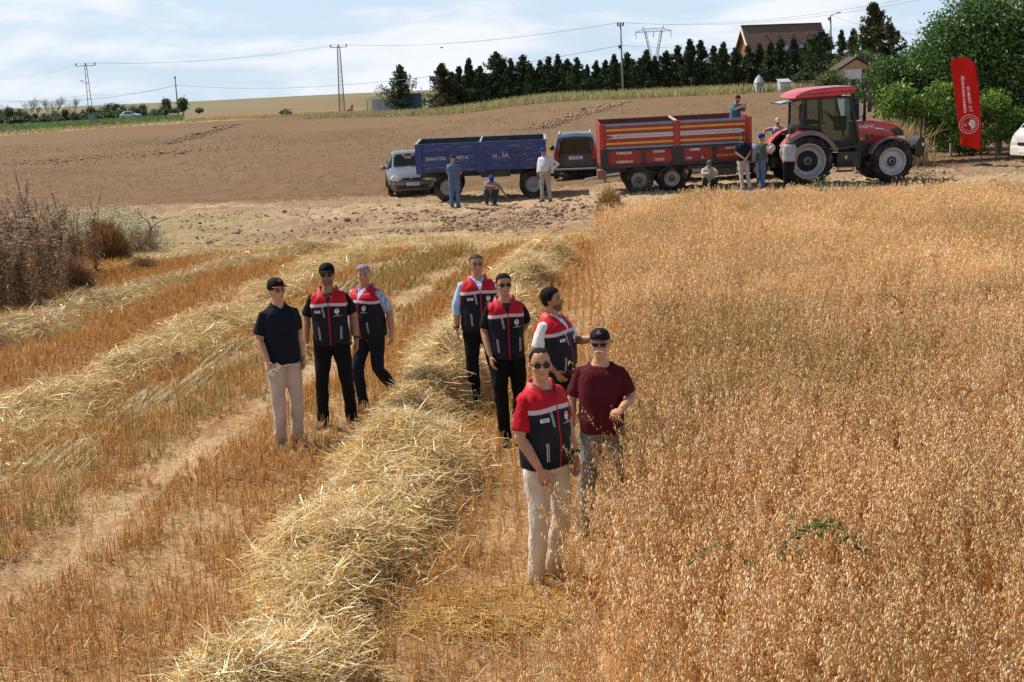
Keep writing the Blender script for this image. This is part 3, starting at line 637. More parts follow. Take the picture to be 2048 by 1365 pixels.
def vest_mat(name, shirt):
    """red yoke over a grey reflective band over navy, red zip; where the collar stands open the shirt shows"""
    m, nt, p = _nt(name); N = nt.nodes; L = nt.links
    at = N.new('ShaderNodeAttribute'); at.attribute_name = 'rest'; sp = N.new('ShaderNodeSeparateXYZ'); L.new(at.outputs['Vector'], sp.inputs[0]); X, Y, Z = sp.outputs
    def mth(op, a, b=None):
        n = N.new('ShaderNodeMath'); n.operation = op
        for i, v in enumerate((a, b)):
            if v is None: continue
            if isinstance(v, (int, float)): n.inputs[i].default_value = v
            else: L.new(v, n.inputs[i])
        return n.outputs[0]
    def mix(f, a, b):
        n = N.new('ShaderNodeMix'); n.data_type = 'RGBA'; L.new(f, n.inputs[0])
        for i, v in ((6, a), (7, b)):
            if isinstance(v, tuple): n.inputs[i].default_value = (*v, 1)
            else: L.new(v, n.inputs[i])
        return n.outputs[2]
    ax = mth('ABSOLUTE', X); front = mth('LESS_THAN', Y, -.03)
    nz = N.new('ShaderNodeTexNoise'); nz.inputs['Scale'].default_value = 9; nz.inputs['Detail'].default_value = 5; L.new(at.outputs['Vector'], nz.inputs['Vector'])
    navy = mix(nz.outputs['Fac'], (.007,.008,.014), (.014,.016,.028)); red = mix(nz.outputs['Fac'], (.38,.006,.014), (.56,.012,.022))
    zb = mth('ADD', Z, mth('MULTIPLY', mth('ABSOLUTE', X), .10))       # the band sags a little towards the zip
    c = mix(mth('GREATER_THAN', zb, 1.318), navy, (.48,.012,.022)); c = mix(mth('GREATER_THAN', zb, 1.322), c, (.52,.52,.53)); c = mix(mth('GREATER_THAN', zb, 1.352), c, red)
    c = mix(mth('MULTIPLY', mth('LESS_THAN', ax, .0055), front), c, (.50,.01,.03))
    vee = mth('MULTIPLY', mth('LESS_THAN', ax, mth('MULTIPLY', mth('SUBTRACT', Z, 1.335), .36)), front); c = mix(vee, c, shirt)
    L.new(c, p.inputs['Base Color']); p.inputs['Roughness'].default_value = .6; p.inputs['Specular IOR Level'].default_value = .15
    n3 = N.new('ShaderNodeTexNoise'); n3.inputs['Scale'].default_value = 18; n3.inputs['Detail'].default_value = 4; L.new(at.outputs['Vector'], n3.inputs['Vector']); bp = N.new('ShaderNodeBump'); bp.inputs['Strength'].default_value = .35; bp.inputs['Distance'].default_value = .02; L.new(n3.outputs['Fac'], bp.inputs['Height']); L.new(bp.outputs[0], p.inputs['Normal'])
    return m
def project_patch(bvh, cx, cz, w_, h_, ang=0.0, disc=False, off=.004, n=6):
    """small piece of cloth or print that follows the chest"""
    mb = MB(); ca, sa = math.cos(ang), math.sin(ang)
    def hit(u, v):
        x, z = cx+u*ca-v*sa, cz+u*sa+v*ca; r_ = bvh.ray_cast(Vector((x, -1, z)), Vector((0, 1, 0)))
        return Vector((x, (r_[0].y if r_[0] else -.1)-off, z))
    if disc:
        rings = [[hit(w_/2*k*math.cos(2*PI*j/18), h_/2*k*math.sin(2*PI*j/18)) for j in range(18)] for k in (1, .6, .05)]
        mb.rings(rings, 0, True, True)
    else:
        nu = max(2, min(n, int(w_/.012)+1)); nv = max(2, min(n+2, int(h_/.012)+1))
        rings = [[hit(-w_/2+w_*i/(nu-1), -h_/2+h_*j/(nv-1)) for i in range(nu)] for j in range(nv)]; mb.rings(rings, 0, False, True, closed=False)
    return mb
PN = [0]
def person(loc, rz, label, h=1.75, girth=1.0, belly=0.0, skin=(.46,.26,.165), pelvis=(0,0,0), lean=0.0, twist=0.0, side=0.0, hyaw=0.0, hpitch=-.14, hroll=0.0,
           R=None, L=None, legR=None, legL=None, footR=(-.15,-1), footL=(.15,-1), curl=(.4,.4), voxel=.0085, group=None,
           top='tee', top_col=(.02,.02,.022), top_mat=None, sleeve='short', vest=None, hem=.90, trousers=(.015,.015,.017), shoes=(.03,.028,.027), wide=1.0,
           hair=None, hair_col=(.02,.016,.013), cap=None, capbrim=None, glasses=None, beard=None, moustache=None, watch=None, badge=True, collar=None, belt=None):
    PN[0] += 1; i = PN[0]
    root = empty('person', loc, rz, label, 'person', group, scale=h/1.755)
    pv = Vector(pelvis); piv = Vector((0,0,.95))
    PM = Matrix.Translation(pv+piv) @ Matrix.Rotation(twist*.4, 4, 'Z') @ Matrix.Rotation(lean*.4, 4, 'X') @ Matrix.Translation(-piv)
    TM = Matrix.Translation(pv+piv) @ Matrix.Rotation(twist, 4, 'Z') @ Matrix.Rotation(side, 4, 'Y') @ Matrix.Rotation(lean, 4, 'X') @ Matrix.Translation(-piv)
    HM = TM @ Matrix.Translation((0,.012,1.478)) @ Matrix.Rotation(hyaw, 4, 'Z') @ Matrix.Rotation(hpitch, 4, 'X') @ Matrix.Rotation(hroll, 4, 'Y') @ Matrix.Translation((0,-.014,.138)) @ Matrix.Scale(.94, 4)
    arms = {}
    for s_, spec in ((-1, R), (1, L)):
        sh = TM @ Vector((.166*s_*(1+(girth-1)*.5), .012, 1.385)); q = spec or ((.25*s_, .03, 1.16), (.262*s_, -.04, .92), (0,-.18,-1), (-s_,-.1,0))
        ex = Vector((.86 if abs(q[0][0]) < .36 else 1, 1, 1)); q = (Vector(q[0])*ex, Vector(q[1])*ex, q[2], q[3])
        arms[s_] = (TM @ Vector((.09*s_, .012, 1.405)), sh, Vector(q[0]), Vector(q[1]), q[2], q[3])
    legs = {}
    for s_, spec in ((-1, legR), (1, legL)):
        hp = PM @ Vector((.088*s_, 0, .90)); q = spec or ((.098*s_, -.015, .50), (.108*s_, .02, .085)); legs[s_] = (hp, Vector(q[0]), Vector(q[1]))
    # ---- body: one skin
    mb = MB(); k0 = len(mb.v); mb.rings(torso_rings(-.006, .86, 1.49, girth, belly*.9)); mb.xform(TM, k0)
    mb.tube([TM @ Vector((0,.014,1.44)), TM @ Vector((0,.010,1.50)), HM @ Vector((0,.022,-.075)), HM @ Vector((0,.02,-.03))], [.066*girth**.5,.058*girth**.5,.057*girth**.5,.052], 14)
    k0 = len(mb.v)
    mb.rings([[head_pt(-PI+2*PI*j/24, z) for j in range(24)] for z in HEADT[:,0]])
    mb.tube([(0,-.083,.008),(0,-.096,-.015),(0,-.108,-.036),(0,-.094,-.045)], [.009,.012,.016,.010], 8)         # nose
    mb.tube([(-.03,-.076,.02),(0,-.088,.022),(.03,-.076,.02)], [.010,.011,.010], 6)                               # brow ridge
    mb.ball((0,-.083,-.068), (.024,.013,.014)); mb.ball((0,-.074,-.105), (.022,.016,.015))                          # lips, chin
    for s_ in (-1, 1): mb.ball((.079*s_, .012, -.008), (.010,.018,.031)); mb.ball((.045*s_,-.066,-.028), (.022,.02,.02))
    mb.xform(HM, k0)
    for s_ in (-1, 1):
        c, sh, el, wr, hd, pn = arms[s_]; m1 = (sh+el)/2; m2 = el.lerp(wr, .3); g = girth**.6
        mb.tube([c, sh, sh.lerp(el,.3), m1, el, m2, el.lerp(wr,.7), wr], [.045,.054*g,.053*g,.049*g,.042*g,.044*g,.036*g,.027], 12)
        hp, kn, an = legs[s_]; mb.tube([hp, hp.lerp(kn,.5), kn, kn.lerp(an,.3), an, an-Vector((0,0,.03))], [.082,.07,.052,.054,.037,.04], 12)
    body = remesh(mb.mesh('body'), voxel, 2, 'body')
    hb = MB()
    for s_, cv in ((-1, curl[0]), (1, curl[1])): hand(hb, arms[s_][3], arms[s_][4], arms[s_][5], -s_, cv)
    join_into(body, hb); sk = skin_mat(i, skin); link('body', body, root, sk)
    # ---- trousers
    mb = MB(); k0 = len(mb.v); mb.rings(torso_rings(.004, .86, 1.02, girth, belly*.5)); mb.xform(PM, k0)
    for s_ in (-1, 1):
        hp, kn, an = legs[s_]; up = hp+(hp-kn).normalized()*.03
        e = an-Vector((0,0,.035)) if an.z < .2 else an
        mb.tube([up, hp.lerp(kn,.15), hp.lerp(kn,.5), kn, kn.lerp(an,.35), kn.lerp(an,.75), e], [.10*girth**.5,.103*girth**.5,.088*wide,.071*wide,.068*wide,.064*wide,.066*wide], 14)
    me = remesh(mb.mesh('t'), voxel*1.15, 3, 'trousers', .0046, 13); link('trousers', me, root, cloth('trousers_%d' % i, trousers, .8, .2))
    if belt:
        mb = MB(); rs = torso_rings(.012, .985, 1.015, girth, belly*.5); mb.rings(rs, 0, False); mb.xform(PM); mb.build('belt', pm('belt_leather', belt, .5), root)
    for s_, fd in ((-1, footR), (1, footL)):
        mb = MB(); shoe(mb, legs[s_][2], fd); mb.build('shoe', pm('shoe_%d' % i, shoes, .6, 0, .2, 20), root)
    # ---- upper clothing
    tm = top_mat or cloth('top_%d' % i, top_col)
    mb = MB(); k0 = len(mb.v); mb.rings(torso_rings(.006 if vest else .019, hem+.03 if vest else hem, 1.462, girth, belly, dip=.03)); mb.xform(TM, k0)
    for s_ in (-1, 1):
        c, sh, el, wr, hd, pn = arms[s_]; g = girth**.5
        if sleeve == 'short': mb.tube([c, sh, sh.lerp(el,.35), sh.lerp(el,.84)], [.048,.058*g,.061*g,.065*g], 14)
        else:
            f = .40 if sleeve == 'rolled' else .95
            mb.tube([c, sh, sh.lerp(el,.4), el, el.lerp(wr, f*.6), el.lerp(wr, f)], [.050,.061*g,.061*g,.055*g,.053*g,.045*g+(.006 if f < .5 else 0)], 14)
    me = remesh(mb.mesh('s'), voxel*1.15, 3, 'shirt', .0052, 11); link({'tee':'t_shirt','polo':'polo_shirt','shirt':'shirt'}[top], me, root, tm)
    if collar or top in ('polo', 'shirt'):       # folded collar round the neck, open in front
        mb = MB(); rs = []
        for q, (zz, ro) in enumerate(((1.452,.004),(1.498,.002),(1.496,.010),(1.448,.028))):
            ring = []
            for j in range(25):
                t = -PI/2+.30+(2*PI-.60)*j/24; fr = max(0, -math.sin(t))**3; ring.append(((.072+ro)*math.cos(t), .014+(.066+ro+.012*fr)*math.sin(t), zz-.042*fr-(.02*fr if q == 3 else 0)))
            rs.append(ring)
        mb.rings(rs, 0, False, True, closed=False); mb.xform(TM); mb.build('collar', collar and cloth('collar_%d' % i, collar) or tm, root)
    if vest:
        mb = MB(); mb.rings(torso_rings(.026, hem, 1.466, girth*1.01, belly, dip=.03))
        for s_ in (-1, 1): mb.tube([(.08*s_,.012,1.42), (.14*s_,.012,1.405), (.172*s_*(1+(girth-1)*.5),.012,1.375)], [(.070,.044),(.084,.048),(.086,.034)], 14, up=(0,1,0))
        me = remesh(mb.mesh('v'), voxel, 3, 'vest', .0030, 14)
        co = np.empty(len(me.vertices)*3, np.float32); me.vertices.foreach_get('co', co); a = me.attributes.new('rest', 'FLOAT_VECTOR', 'POINT'); a.data.foreach_set('vector', co)
        bm = bmesh.new(); bm.from_mesh(me); bvh = BVHTree.FromBMesh(bm); bm.free(); me.transform(TM)
        vo = link('vest', me, root, vest_mat('vest_cloth_%d' % i, vest))
        def put(nm, mt, *a_, **k_): mbp = project_patch(bvh, *a_, **k_); mbp.xform(TM); return mbp.build(nm, mt, vo)
        put('emblem', M_white, .085, 1.262, .052, .058, disc=True); put('emblem', M_redprint, .085, 1.272, .022, .016, disc=True, off=.006); put('emblem', pm('emblem_green', (.36,.40,.38), .6), .085, 1.250, .026, .007, off=.006)
        put('print_line', M_white, .088, 1.222, .03, .0035); put('print_line', M_white, .088, 1.212, .085, .003)
        if badge:
            put('name_badge', M_white, -.115, 1.262, .062, .027, ang=.06); put('badge_print', M_ink, -.115, 1.266, .046, .006, ang=.06, off=.006); put('badge_print', M_ink, -.115, 1.257, .030, .003, ang=.06, off=.006)
        for (x0, z0, x1, z1) in ((-.064,1.318,-.046,1.205), (-.115,1.10,-.105,.965), (.118,1.10,.112,.965)):
            a_ = math.atan2(x1-x0, -(z1-z0))
            for o_ in (-.006, .006): put('pocket_piping', M_white, (x0+x1)/2+o_, (z0+z1)/2, .0038, math.hypot(x1-x0, z1-z0), ang=a_, off=.003)
        # stand collar, folded open in front
        mb = MB(); rs = []
        for q, (zz, ro) in enumerate(((1.450,.016),(1.505,.016),(1.507,.024),(1.445,.046))):
            ring = []
            for j in range(29):
                t = -PI/2+.50+(2*PI-1.0)*j/28; fr = max(0, -math.sin(t))**2.2; ring.append(((.074+ro)*math.cos(t), .014+(.066+ro+.030*fr)*math.sin(t), zz-.085*fr-(.03*fr if q in (0, 3) else 0)))
            rs.append(ring)
        mb.rings(rs, 0, False, True, closed=False); mb.xform(TM); mb.build('vest_collar', pm('vest_red', (.48,.010,.02), .6, 0, .15, 9, .2, 20), vo)
    # ---- head dressings
    if hair: mb = head_shell(*hair, wob=.0035, seed=i); mb.xform(HM); mb.build('hair', pm('hair_%d' % i, hair_col, .75, 0, .5, 70, .8, 150, .12), root)
    if cap is not None:
        mb = head_shell(.050, .030, .010, .014, .010); mb.xform(HM); co_ = mb.build('cap', cloth('cap_%d' % i, cap, .8, .12, 8, .2), root)
        mb = MB(); up_, dn_ = [], []
        for j in range(17):
            t = -1.08+2.16*j/16; q = math.cos(t*1.42)**.6 if abs(t) < 1.1 else 0; p = head_pt(t, .05, .012); p2 = p+Vector((0, -.082*q, -.016*q-.012*q*abs(t)))
            up_.append((p, p2)); dn_.append((p-Vector((0,0,.005)), p2-Vector((0,0,.005))))
        mb.rings([[a_[0] for a_ in up_], [(a_[0]+a_[1])/2+Vector((0,0,.004)) for a_ in up_], [a_[1] for a_ in up_], [a_[1] for a_ in dn_], [a_[0] for a_ in dn_]], 0, False, True, closed=False)
        mb.xform(HM); mb.build('brim', cloth('cap_%d' % i, cap), co_)
        if capbrim:
            mb = MB(); mb.tube([a_[1]+Vector((0,-.001,-.002)) for a_ in up_], .0042, 6); mb.xform(HM); mb.build('brim_edge', pm('brim_edge', capbrim, .6), co_)
            mb = MB(); p = head_pt(0, .088, .03); mb.ball(p+Vector((0,.004,.012)), (.022,.006,.013)); mb.ball(p+Vector((0,.010,.030)), (.010,.006,.012)); mb.xform(HM); mb.build('cap_badge', pm('cap_badge', (.30,.10,.11), .5), co_)
    if glasses == 'sun' or glasses == 'round':
        mb = MB(); rx, rz_ = (.029,.018) if glasses == 'sun' else (.027,.020)
        for s_ in (-1, 1): mb.ball((.035*s_, -.092, -.002), (rx, .008, rz_), 0, 14, 8); mb.bar((.062*s_,-.084,.008), (.082*s_,.012,.010), .004, .007)
        mb.bar((-.012,-.098,.006), (.012,-.098,.006), .005); mb.xform(HM); mb.build('sunglasses', M_lens, root)
    elif glasses == 'clear':
        mb = MB()
        for s_ in (-1, 1):
            c_ = Vector((.034*s_, -.096, .0)); pts = [c_+Vector((.026*math.cos(2*PI*q/14), .004*abs(math.cos(2*PI*q/14)), .018*math.sin(2*PI*q/14))) for q in range(15)]; mb.tube(pts, .0022, 5); mb.bar((.060*s_,-.090,.008), (.080*s_,.012,.010), .003, .004)
        mb.bar((-.010,-.098,.004), (.010,-.098,.004), .003); mb.xform(HM); fo = mb.build('glasses', M_blackp, root)
        mb = MB()
        for s_ in (-1, 1): mb.ball((.034*s_, -.0955, 0), (.024,.002,.016), 0, 12, 6)
        mb.xform(HM); mb.build('lens', glassmat('clear_lens', (.25,.27,.30), .14), fo)
    if glasses not in ('sun', 'round'):
        for s_ in (-1, 1):
            mb = MB(); mb.ball((.032*s_, -.081, .001), (.013,.007,.0055)); mb.xform(HM); mb.build('eye', M_eye, root)
    for s_ in (-1, 1):
        mb = MB(); mb.tube([(.014*s_,-.090,.022),(.034*s_,-.090,.029),(.054*s_,-.074,.022)], [.0035,.0045,.003], 6)
        mb.xform(HM); mb.build('eyebrow', pm('brow_%d' % i, tuple(c*.8 for c in hair_col), .8), root)
    mb = MB(); mb.tube([(-.022,-.090,-.068),(0,-.0965,-.067),(.022,-.090,-.068)], [.0025,.004,.0025], 6); mb.xform(HM); mb.build('mouth', M_lip, root)
    if beard:
        mb = MB(); rings = []
        for z in (-.121,-.11,-.095,-.08,-.065,-.05):
            rings.append([head_pt(-1.45+2.9*j/20, z, .004)-Vector((0,.004,0)) for j in range(21)])
        mb.rings(rings, 0, False, True, closed=False); mb.xform(HM); mb.build('beard', pm('beard_%d' % i, beard, .8, 0, .3, 70), root)
    if moustache:
        mb = MB(); mb.tube([(-.036,-.083,-.064),(-.016,-.098,-.054),(0,-.101,-.051),(.016,-.098,-.054),(.036,-.083,-.064)], [.006,.0095,.008,.0095,.006], 8); mb.xform(HM); mb.build('moustache', pm('moustache_%d' % i, moustache, .8, 0, .2, 60), root)
    if watch:
        s_ = watch; el, wr = arms[s_][2], arms[s_][3]; d = (wr-el).normalized(); c_ = wr-d*.025; mb = MB(); mb.tube([c_-d*.011, c_+d*.011], .033, 14); mb.box(c_+Vector((.03*s_,-.008,0)), (.012,.03,.03)); mb.build('wristwatch', M_blackp, root)
    return root, arms
# ---- the eight men standing in front
def at_(px, py): return G(px, py)
BLK = (.010,.010,.011)
g = at_(580, 893)
P1, A1 = person(g, rad(32), 'man in navy polo shirt, black cap and beige trousers holding a phone', 1.78, .94, .02, (.50,.30,.205), top='polo', top_col=(.009,.012,.022), trousers=(.52,.42,.36), shoes=(.10,.09,.085), cap=(.010,.010,.011), capbrim=(.42,.03,.05), glasses='clear', hair=(.03,.0,-.06,.007), hyaw=rad(8), hem=.88,
    R=((-.265,.02,1.16),(-.245,-.13,.95),(.1,-.28,-1),(.9,.2,0)), L=((.235,.05,1.16),(.225,-.05,.93),(0,-.25,-1),(-1,-.1,0)), curl=(.6,.5), legR=((-.085,-.02,.50),(-.085,.02,.085)), legL=((.10,-.03,.50),(.10,.03,.085)))
g = at_(676, 852)
P2, A2 = person(g, rad(4), 'man in red and navy vest over black t-shirt with plain black cap', 1.82, .96, .0, (.36,.19,.115), vest=BLK, top_col=BLK, trousers=(.008,.008,.009), cap=(.006,.006,.006), glasses='sun', hair=(.03,.0,-.06,.006), beard=(.15,.085,.06), watch=1, hpitch=rad(-10), hem=.90,
    R=((-.29,.05,1.17),(-.30,-.06,.93),(.08,-.25,-1),(1,.2,0)), L=((.285,.05,1.17),(.31,-.05,.93),(-.05,-.25,-1),(-1,.2,0)), legR=((-.13,-.02,.50),(-.155,.02,.085)), legL=((.13,-.02,.50),(.15,.05,.085)), footR=(-.35,-1), footL=(.5,-1))
g = at_(750, 818)
P3, A3 = person(g, rad(-32), 'grey haired man in vest over blue checked shirt, walking beside the straw row', 1.72, 1.08, .05, (.47,.26,.185), vest=(.35,.42,.60), top='shirt', top_mat=plaid('blue_check_cloth', (.10,.17,.42), (.52,.60,.78), 11), collar=(.45,.52,.70), trousers=(.012,.014,.026), hair=(.072,.012,-.06,.008), hair_col=(.30,.30,.31), hyaw=rad(34), lean=rad(5), hem=.89,
    L=((.275,.09,1.16),(.335,.04,.93),(.05,-.2,-1),(-1,.1,0)), R=((-.25,-.03,1.15),(-.23,-.12,.93),(0,-.3,-1),(1,0,0)), legR=((-.09,-.16,.50),(-.09,-.10,.085)), legL=((.10,-.02,.50),(.11,.30,.15)))
g = at_(967, 815)
P4, A4 = person(g, rad(8), 'tall man in vest over pale blue shirt with rolled sleeves and clear glasses', 1.78, 1.02, .02, (.44,.25,.165), vest=(.50,.60,.80), top='shirt', top_col=(.42,.55,.78), collar=(.50,.62,.82), sleeve='rolled', trousers=(.008,.008,.009), hair=(.078,.012,-.06,.005), hair_col=(.085,.08,.078), glasses='clear', watch=-1, hem=.90, hpitch=rad(-9), twist=rad(4),
    R=((-.28,.03,1.16),(-.30,-.03,.92),(.08,-.15,-1),(1,.1,0)), legR=((-.10,-.02,.50),(-.08,.02,.085)), legL=((.14,-.05,.50),(.20,.0,.085)))
g = at_(1022, 885)
P5, A5 = person(g, rad(12), 'slim young man in vest over black t-shirt with dark sunglasses and short hair', 1.76, .90, 0, (.43,.25,.17), vest=BLK, top_col=BLK, trousers=(.007,.007,.008), hair=(.078,.015,-.055,.007), hair_col=(.014,.011,.009), glasses='sun', hem=.89, badge=False,
    R=((-.245,.06,1.16),(-.215,-.08,.93),(.1,-.35,-1),(1,.1,0)), L=((.28,.14,1.19),(.19,.26,1.02),(-.6,.2,-.7),(-.3,1,0)), legR=((-.09,-.06,.50),(-.06,-.02,.085)), legL=((.11,-.01,.50),(.12,.08,.085)))
g = at_(1118, 930)
P6, A6 = person(g, rad(58), 'dark haired man in vest and white shirt turned aside, reaching towards the oats', 1.74, 1.10, .05, (.36,.20,.125), vest=(.72,.72,.70), top='shirt', top_col=(.74,.74,.72), collar=(.74,.74,.72), trousers=(.012,.014,.022), hair=(.080,.0,-.075,.012), hair_col=(.014,.011,.009), hyaw=rad(22), hem=.90, watch=1, beard=(.12,.07,.05),
    R=((-.26,.06,1.16),(-.22,-.10,.98),(.3,-.5,-.8),(1,0,0)), L=((.27,-.10,1.19),(.25,-.37,1.235),(0,-1,.05),(-.3,0,-1)))
g = at_(1146, 1066)
P7, A7 = person(g+Vector((.265,.0,0)), rad(-8), 'man in maroon t-shirt and black cap with white moustache standing in the oats', 1.71, .95, .03, (.52,.30,.215), top_col=(.085,.010,.015), trousers=(.20,.195,.19), shoes=(.12,.08,.06), cap=(.012,.011,.012), capbrim=(.45,.03,.05), glasses='sun', hair=(.03,.0,-.06,.007), hair_col=(.45,.44,.42), moustache=(.75,.72,.68), hem=.88, wide=1.06,
    R=((-.29,.03,1.15),(-.295,-.07,.92),(.08,-.25,-1),(1,.1,0)), L=((.29,-.02,1.17),(.20,-.28,1.14),(-.35,-.9,-.1),(-.2,.1,-1)), curl=(.4,.8), legR=((-.13,-.02,.50),(-.17,.02,.085)))
g = at_(1100, 1166)
P8, A8 = person(g, rad(43), 'smiling man in vest over red shirt with round sunglasses and cream trousers', 1.80, .96, .03, (.47,.27,.185), vest=(.40,.012,.02), top='tee', top_col=(.42,.010,.020), trousers=(.66,.57,.46), shoes=(.42,.28,.17), hair=(.098,.012,-.06,.006), hair_col=(.026,.019,.015), glasses='round', hyaw=rad(-36), hem=.90, watch=1, wide=1.02, belt=(.12,.07,.04),
    R=((-.275,.0,1.15),(-.215,-.13,.93),(.25,-.3,-1),(.8,.6,0)), L=((.255,.0,1.15),(.235,-.10,.93),(-.1,-.3,-1),(-1,.2,0)), legR=((-.11,-.03,.50),(-.12,.02,.085)), legL=((.12,-.04,.50),(.12,.10,.085)), footR=(-.4,-1), footL=(.3,-1))
# phone held in the first man's hand
ws = A1[-1]; MW = Matrix.Translation(P1.location) @ Matrix.Rotation(P1.rotation_euler.z, 4, 'Z') @ Matrix.Scale(P1.scale.x, 4)
pp = MW @ (ws[3]+Vector((.045,-.06,-.085))); mb = MB(); mb.box((0,0,0), (.070,.008,.145)); po = mb.build('phone', pm('phone_body', (.62,.60,.55), .25), None, .003)
po.location = pp; po.rotation_euler = (rad(15), rad(38), P1.rotation_euler.z+.1); tag(po, 'pale phone held low in the hand of the man in beige trousers', 'phone')
mb = MB()
for k in range(3): mb.ball((-.02,-.0055,.055-.018*k), (.007,.003,.007), 0, 8, 6)
mb.build('camera_lens', M_lens, po)
# ================= vehicles =================
M_tyre = pm('tyre_rubber', (.022,.021,.020), .9, 0, .25, 9, .3, 40, .15, dirt=(.22,.16,.10), dscale=3, damt=.75)
M_dark = pm('dark_metal', (.025,.024,.024), .6, 0, .2, 6, dirt=(.16,.11,.07), dscale=4, damt=.6); M_chrome = pm('bright_metal', (.6,.6,.6), .25, .9, .05)
M_rimgrey = pm('rim_grey', (.34,.34,.36), .5, .2, .12, 5, dirt=(.25,.18,.12), dscale=4, damt=.6); M_glass = glassmat('window_glass', (.03,.045,.04), .22); M_dglass = glassmat('dark_window_glass', (.012,.015,.016), .93)
M_plate = pm('number_plate', (.75,.75,.74), .4, 0, .03); M_lamp = pm('headlamp', (.72,.72,.62), .12, 0, .1, 20, coat=.6); M_redlamp = pm('tail_lamp', (.45,.02,.02), .2, coat=.5); M_int = pm('cabin_trim', (.03,.03,.032), .8)
def wheel(parent, c, r, w_, rr, rim_mat, lugs=0, hub=None, face=-1, name='wheel'):
    mb = MB(); mb.lathe([(rr,-w_*.42),(r*.80,-w_*.52),(r*.95,-w_*.5),(r,-w_*.36),(r,w_*.36),(r*.95,w_*.5),(r*.80,w_*.52),(rr,w_*.42)], 36, c)
    for k in range(lugs):
        for s_ in (-1, 1):
            a = 2*PI*(k+.25*(s_+1))/lugs; q = Matrix.Rotation(-a, 3, 'Y') @ Matrix.Rotation(s_*.7, 3, 'X')
            mb.box(Vector(c)+Vector((r*1.012*math.cos(a), s_*w_*.24, r*1.012*math.sin(a))), (r*.06, w_*.62, r*.055), 0, q)
    t = mb.build(name, M_tyre, parent); mb = MB(); f = face*w_
    mb.lathe([(rr*1.01,f*.44),(rr*.95,f*.46),(rr*.90,f*.36),(rr*.84,f*.16),(rr*.55,f*.10),(rr*.50,f*.14),(rr*.22,f*.16),(rr*.20,f*.30),(.004,f*.31)], 32, c)
    for k in range(6): a = 2*PI*k/6+.3; mb.ball((c[0]+rr*.38*math.cos(a), c[1]+f*.155, c[2]+rr*.38*math.sin(a)), rr*.05, 0, 8, 5)
    ri = mb.build('rim', rim_mat, t)
    if hub:
        mb = MB(); mb.lathe([(rr*hub[1],f*.12),(rr*hub[1],f*.20),(rr*.16,f*.24),(rr*.14,f*.38),(.004,f*.40)], 24, c); mb.build('hub', hub[0], ri)
    return t
def put_text(parent, name, body, size, x, y, z, mat, rx=0, bold=True, sx=1.0, rz=0.0):
    return text_on(name, body, size, Matrix.Translation((x, y, z)) @ Matrix.Rotation(rz, 4, 'Z') @ Matrix.Rotation(rx, 4, 'X') @ FACE_NEG_Y, mat, parent, bold, sx)

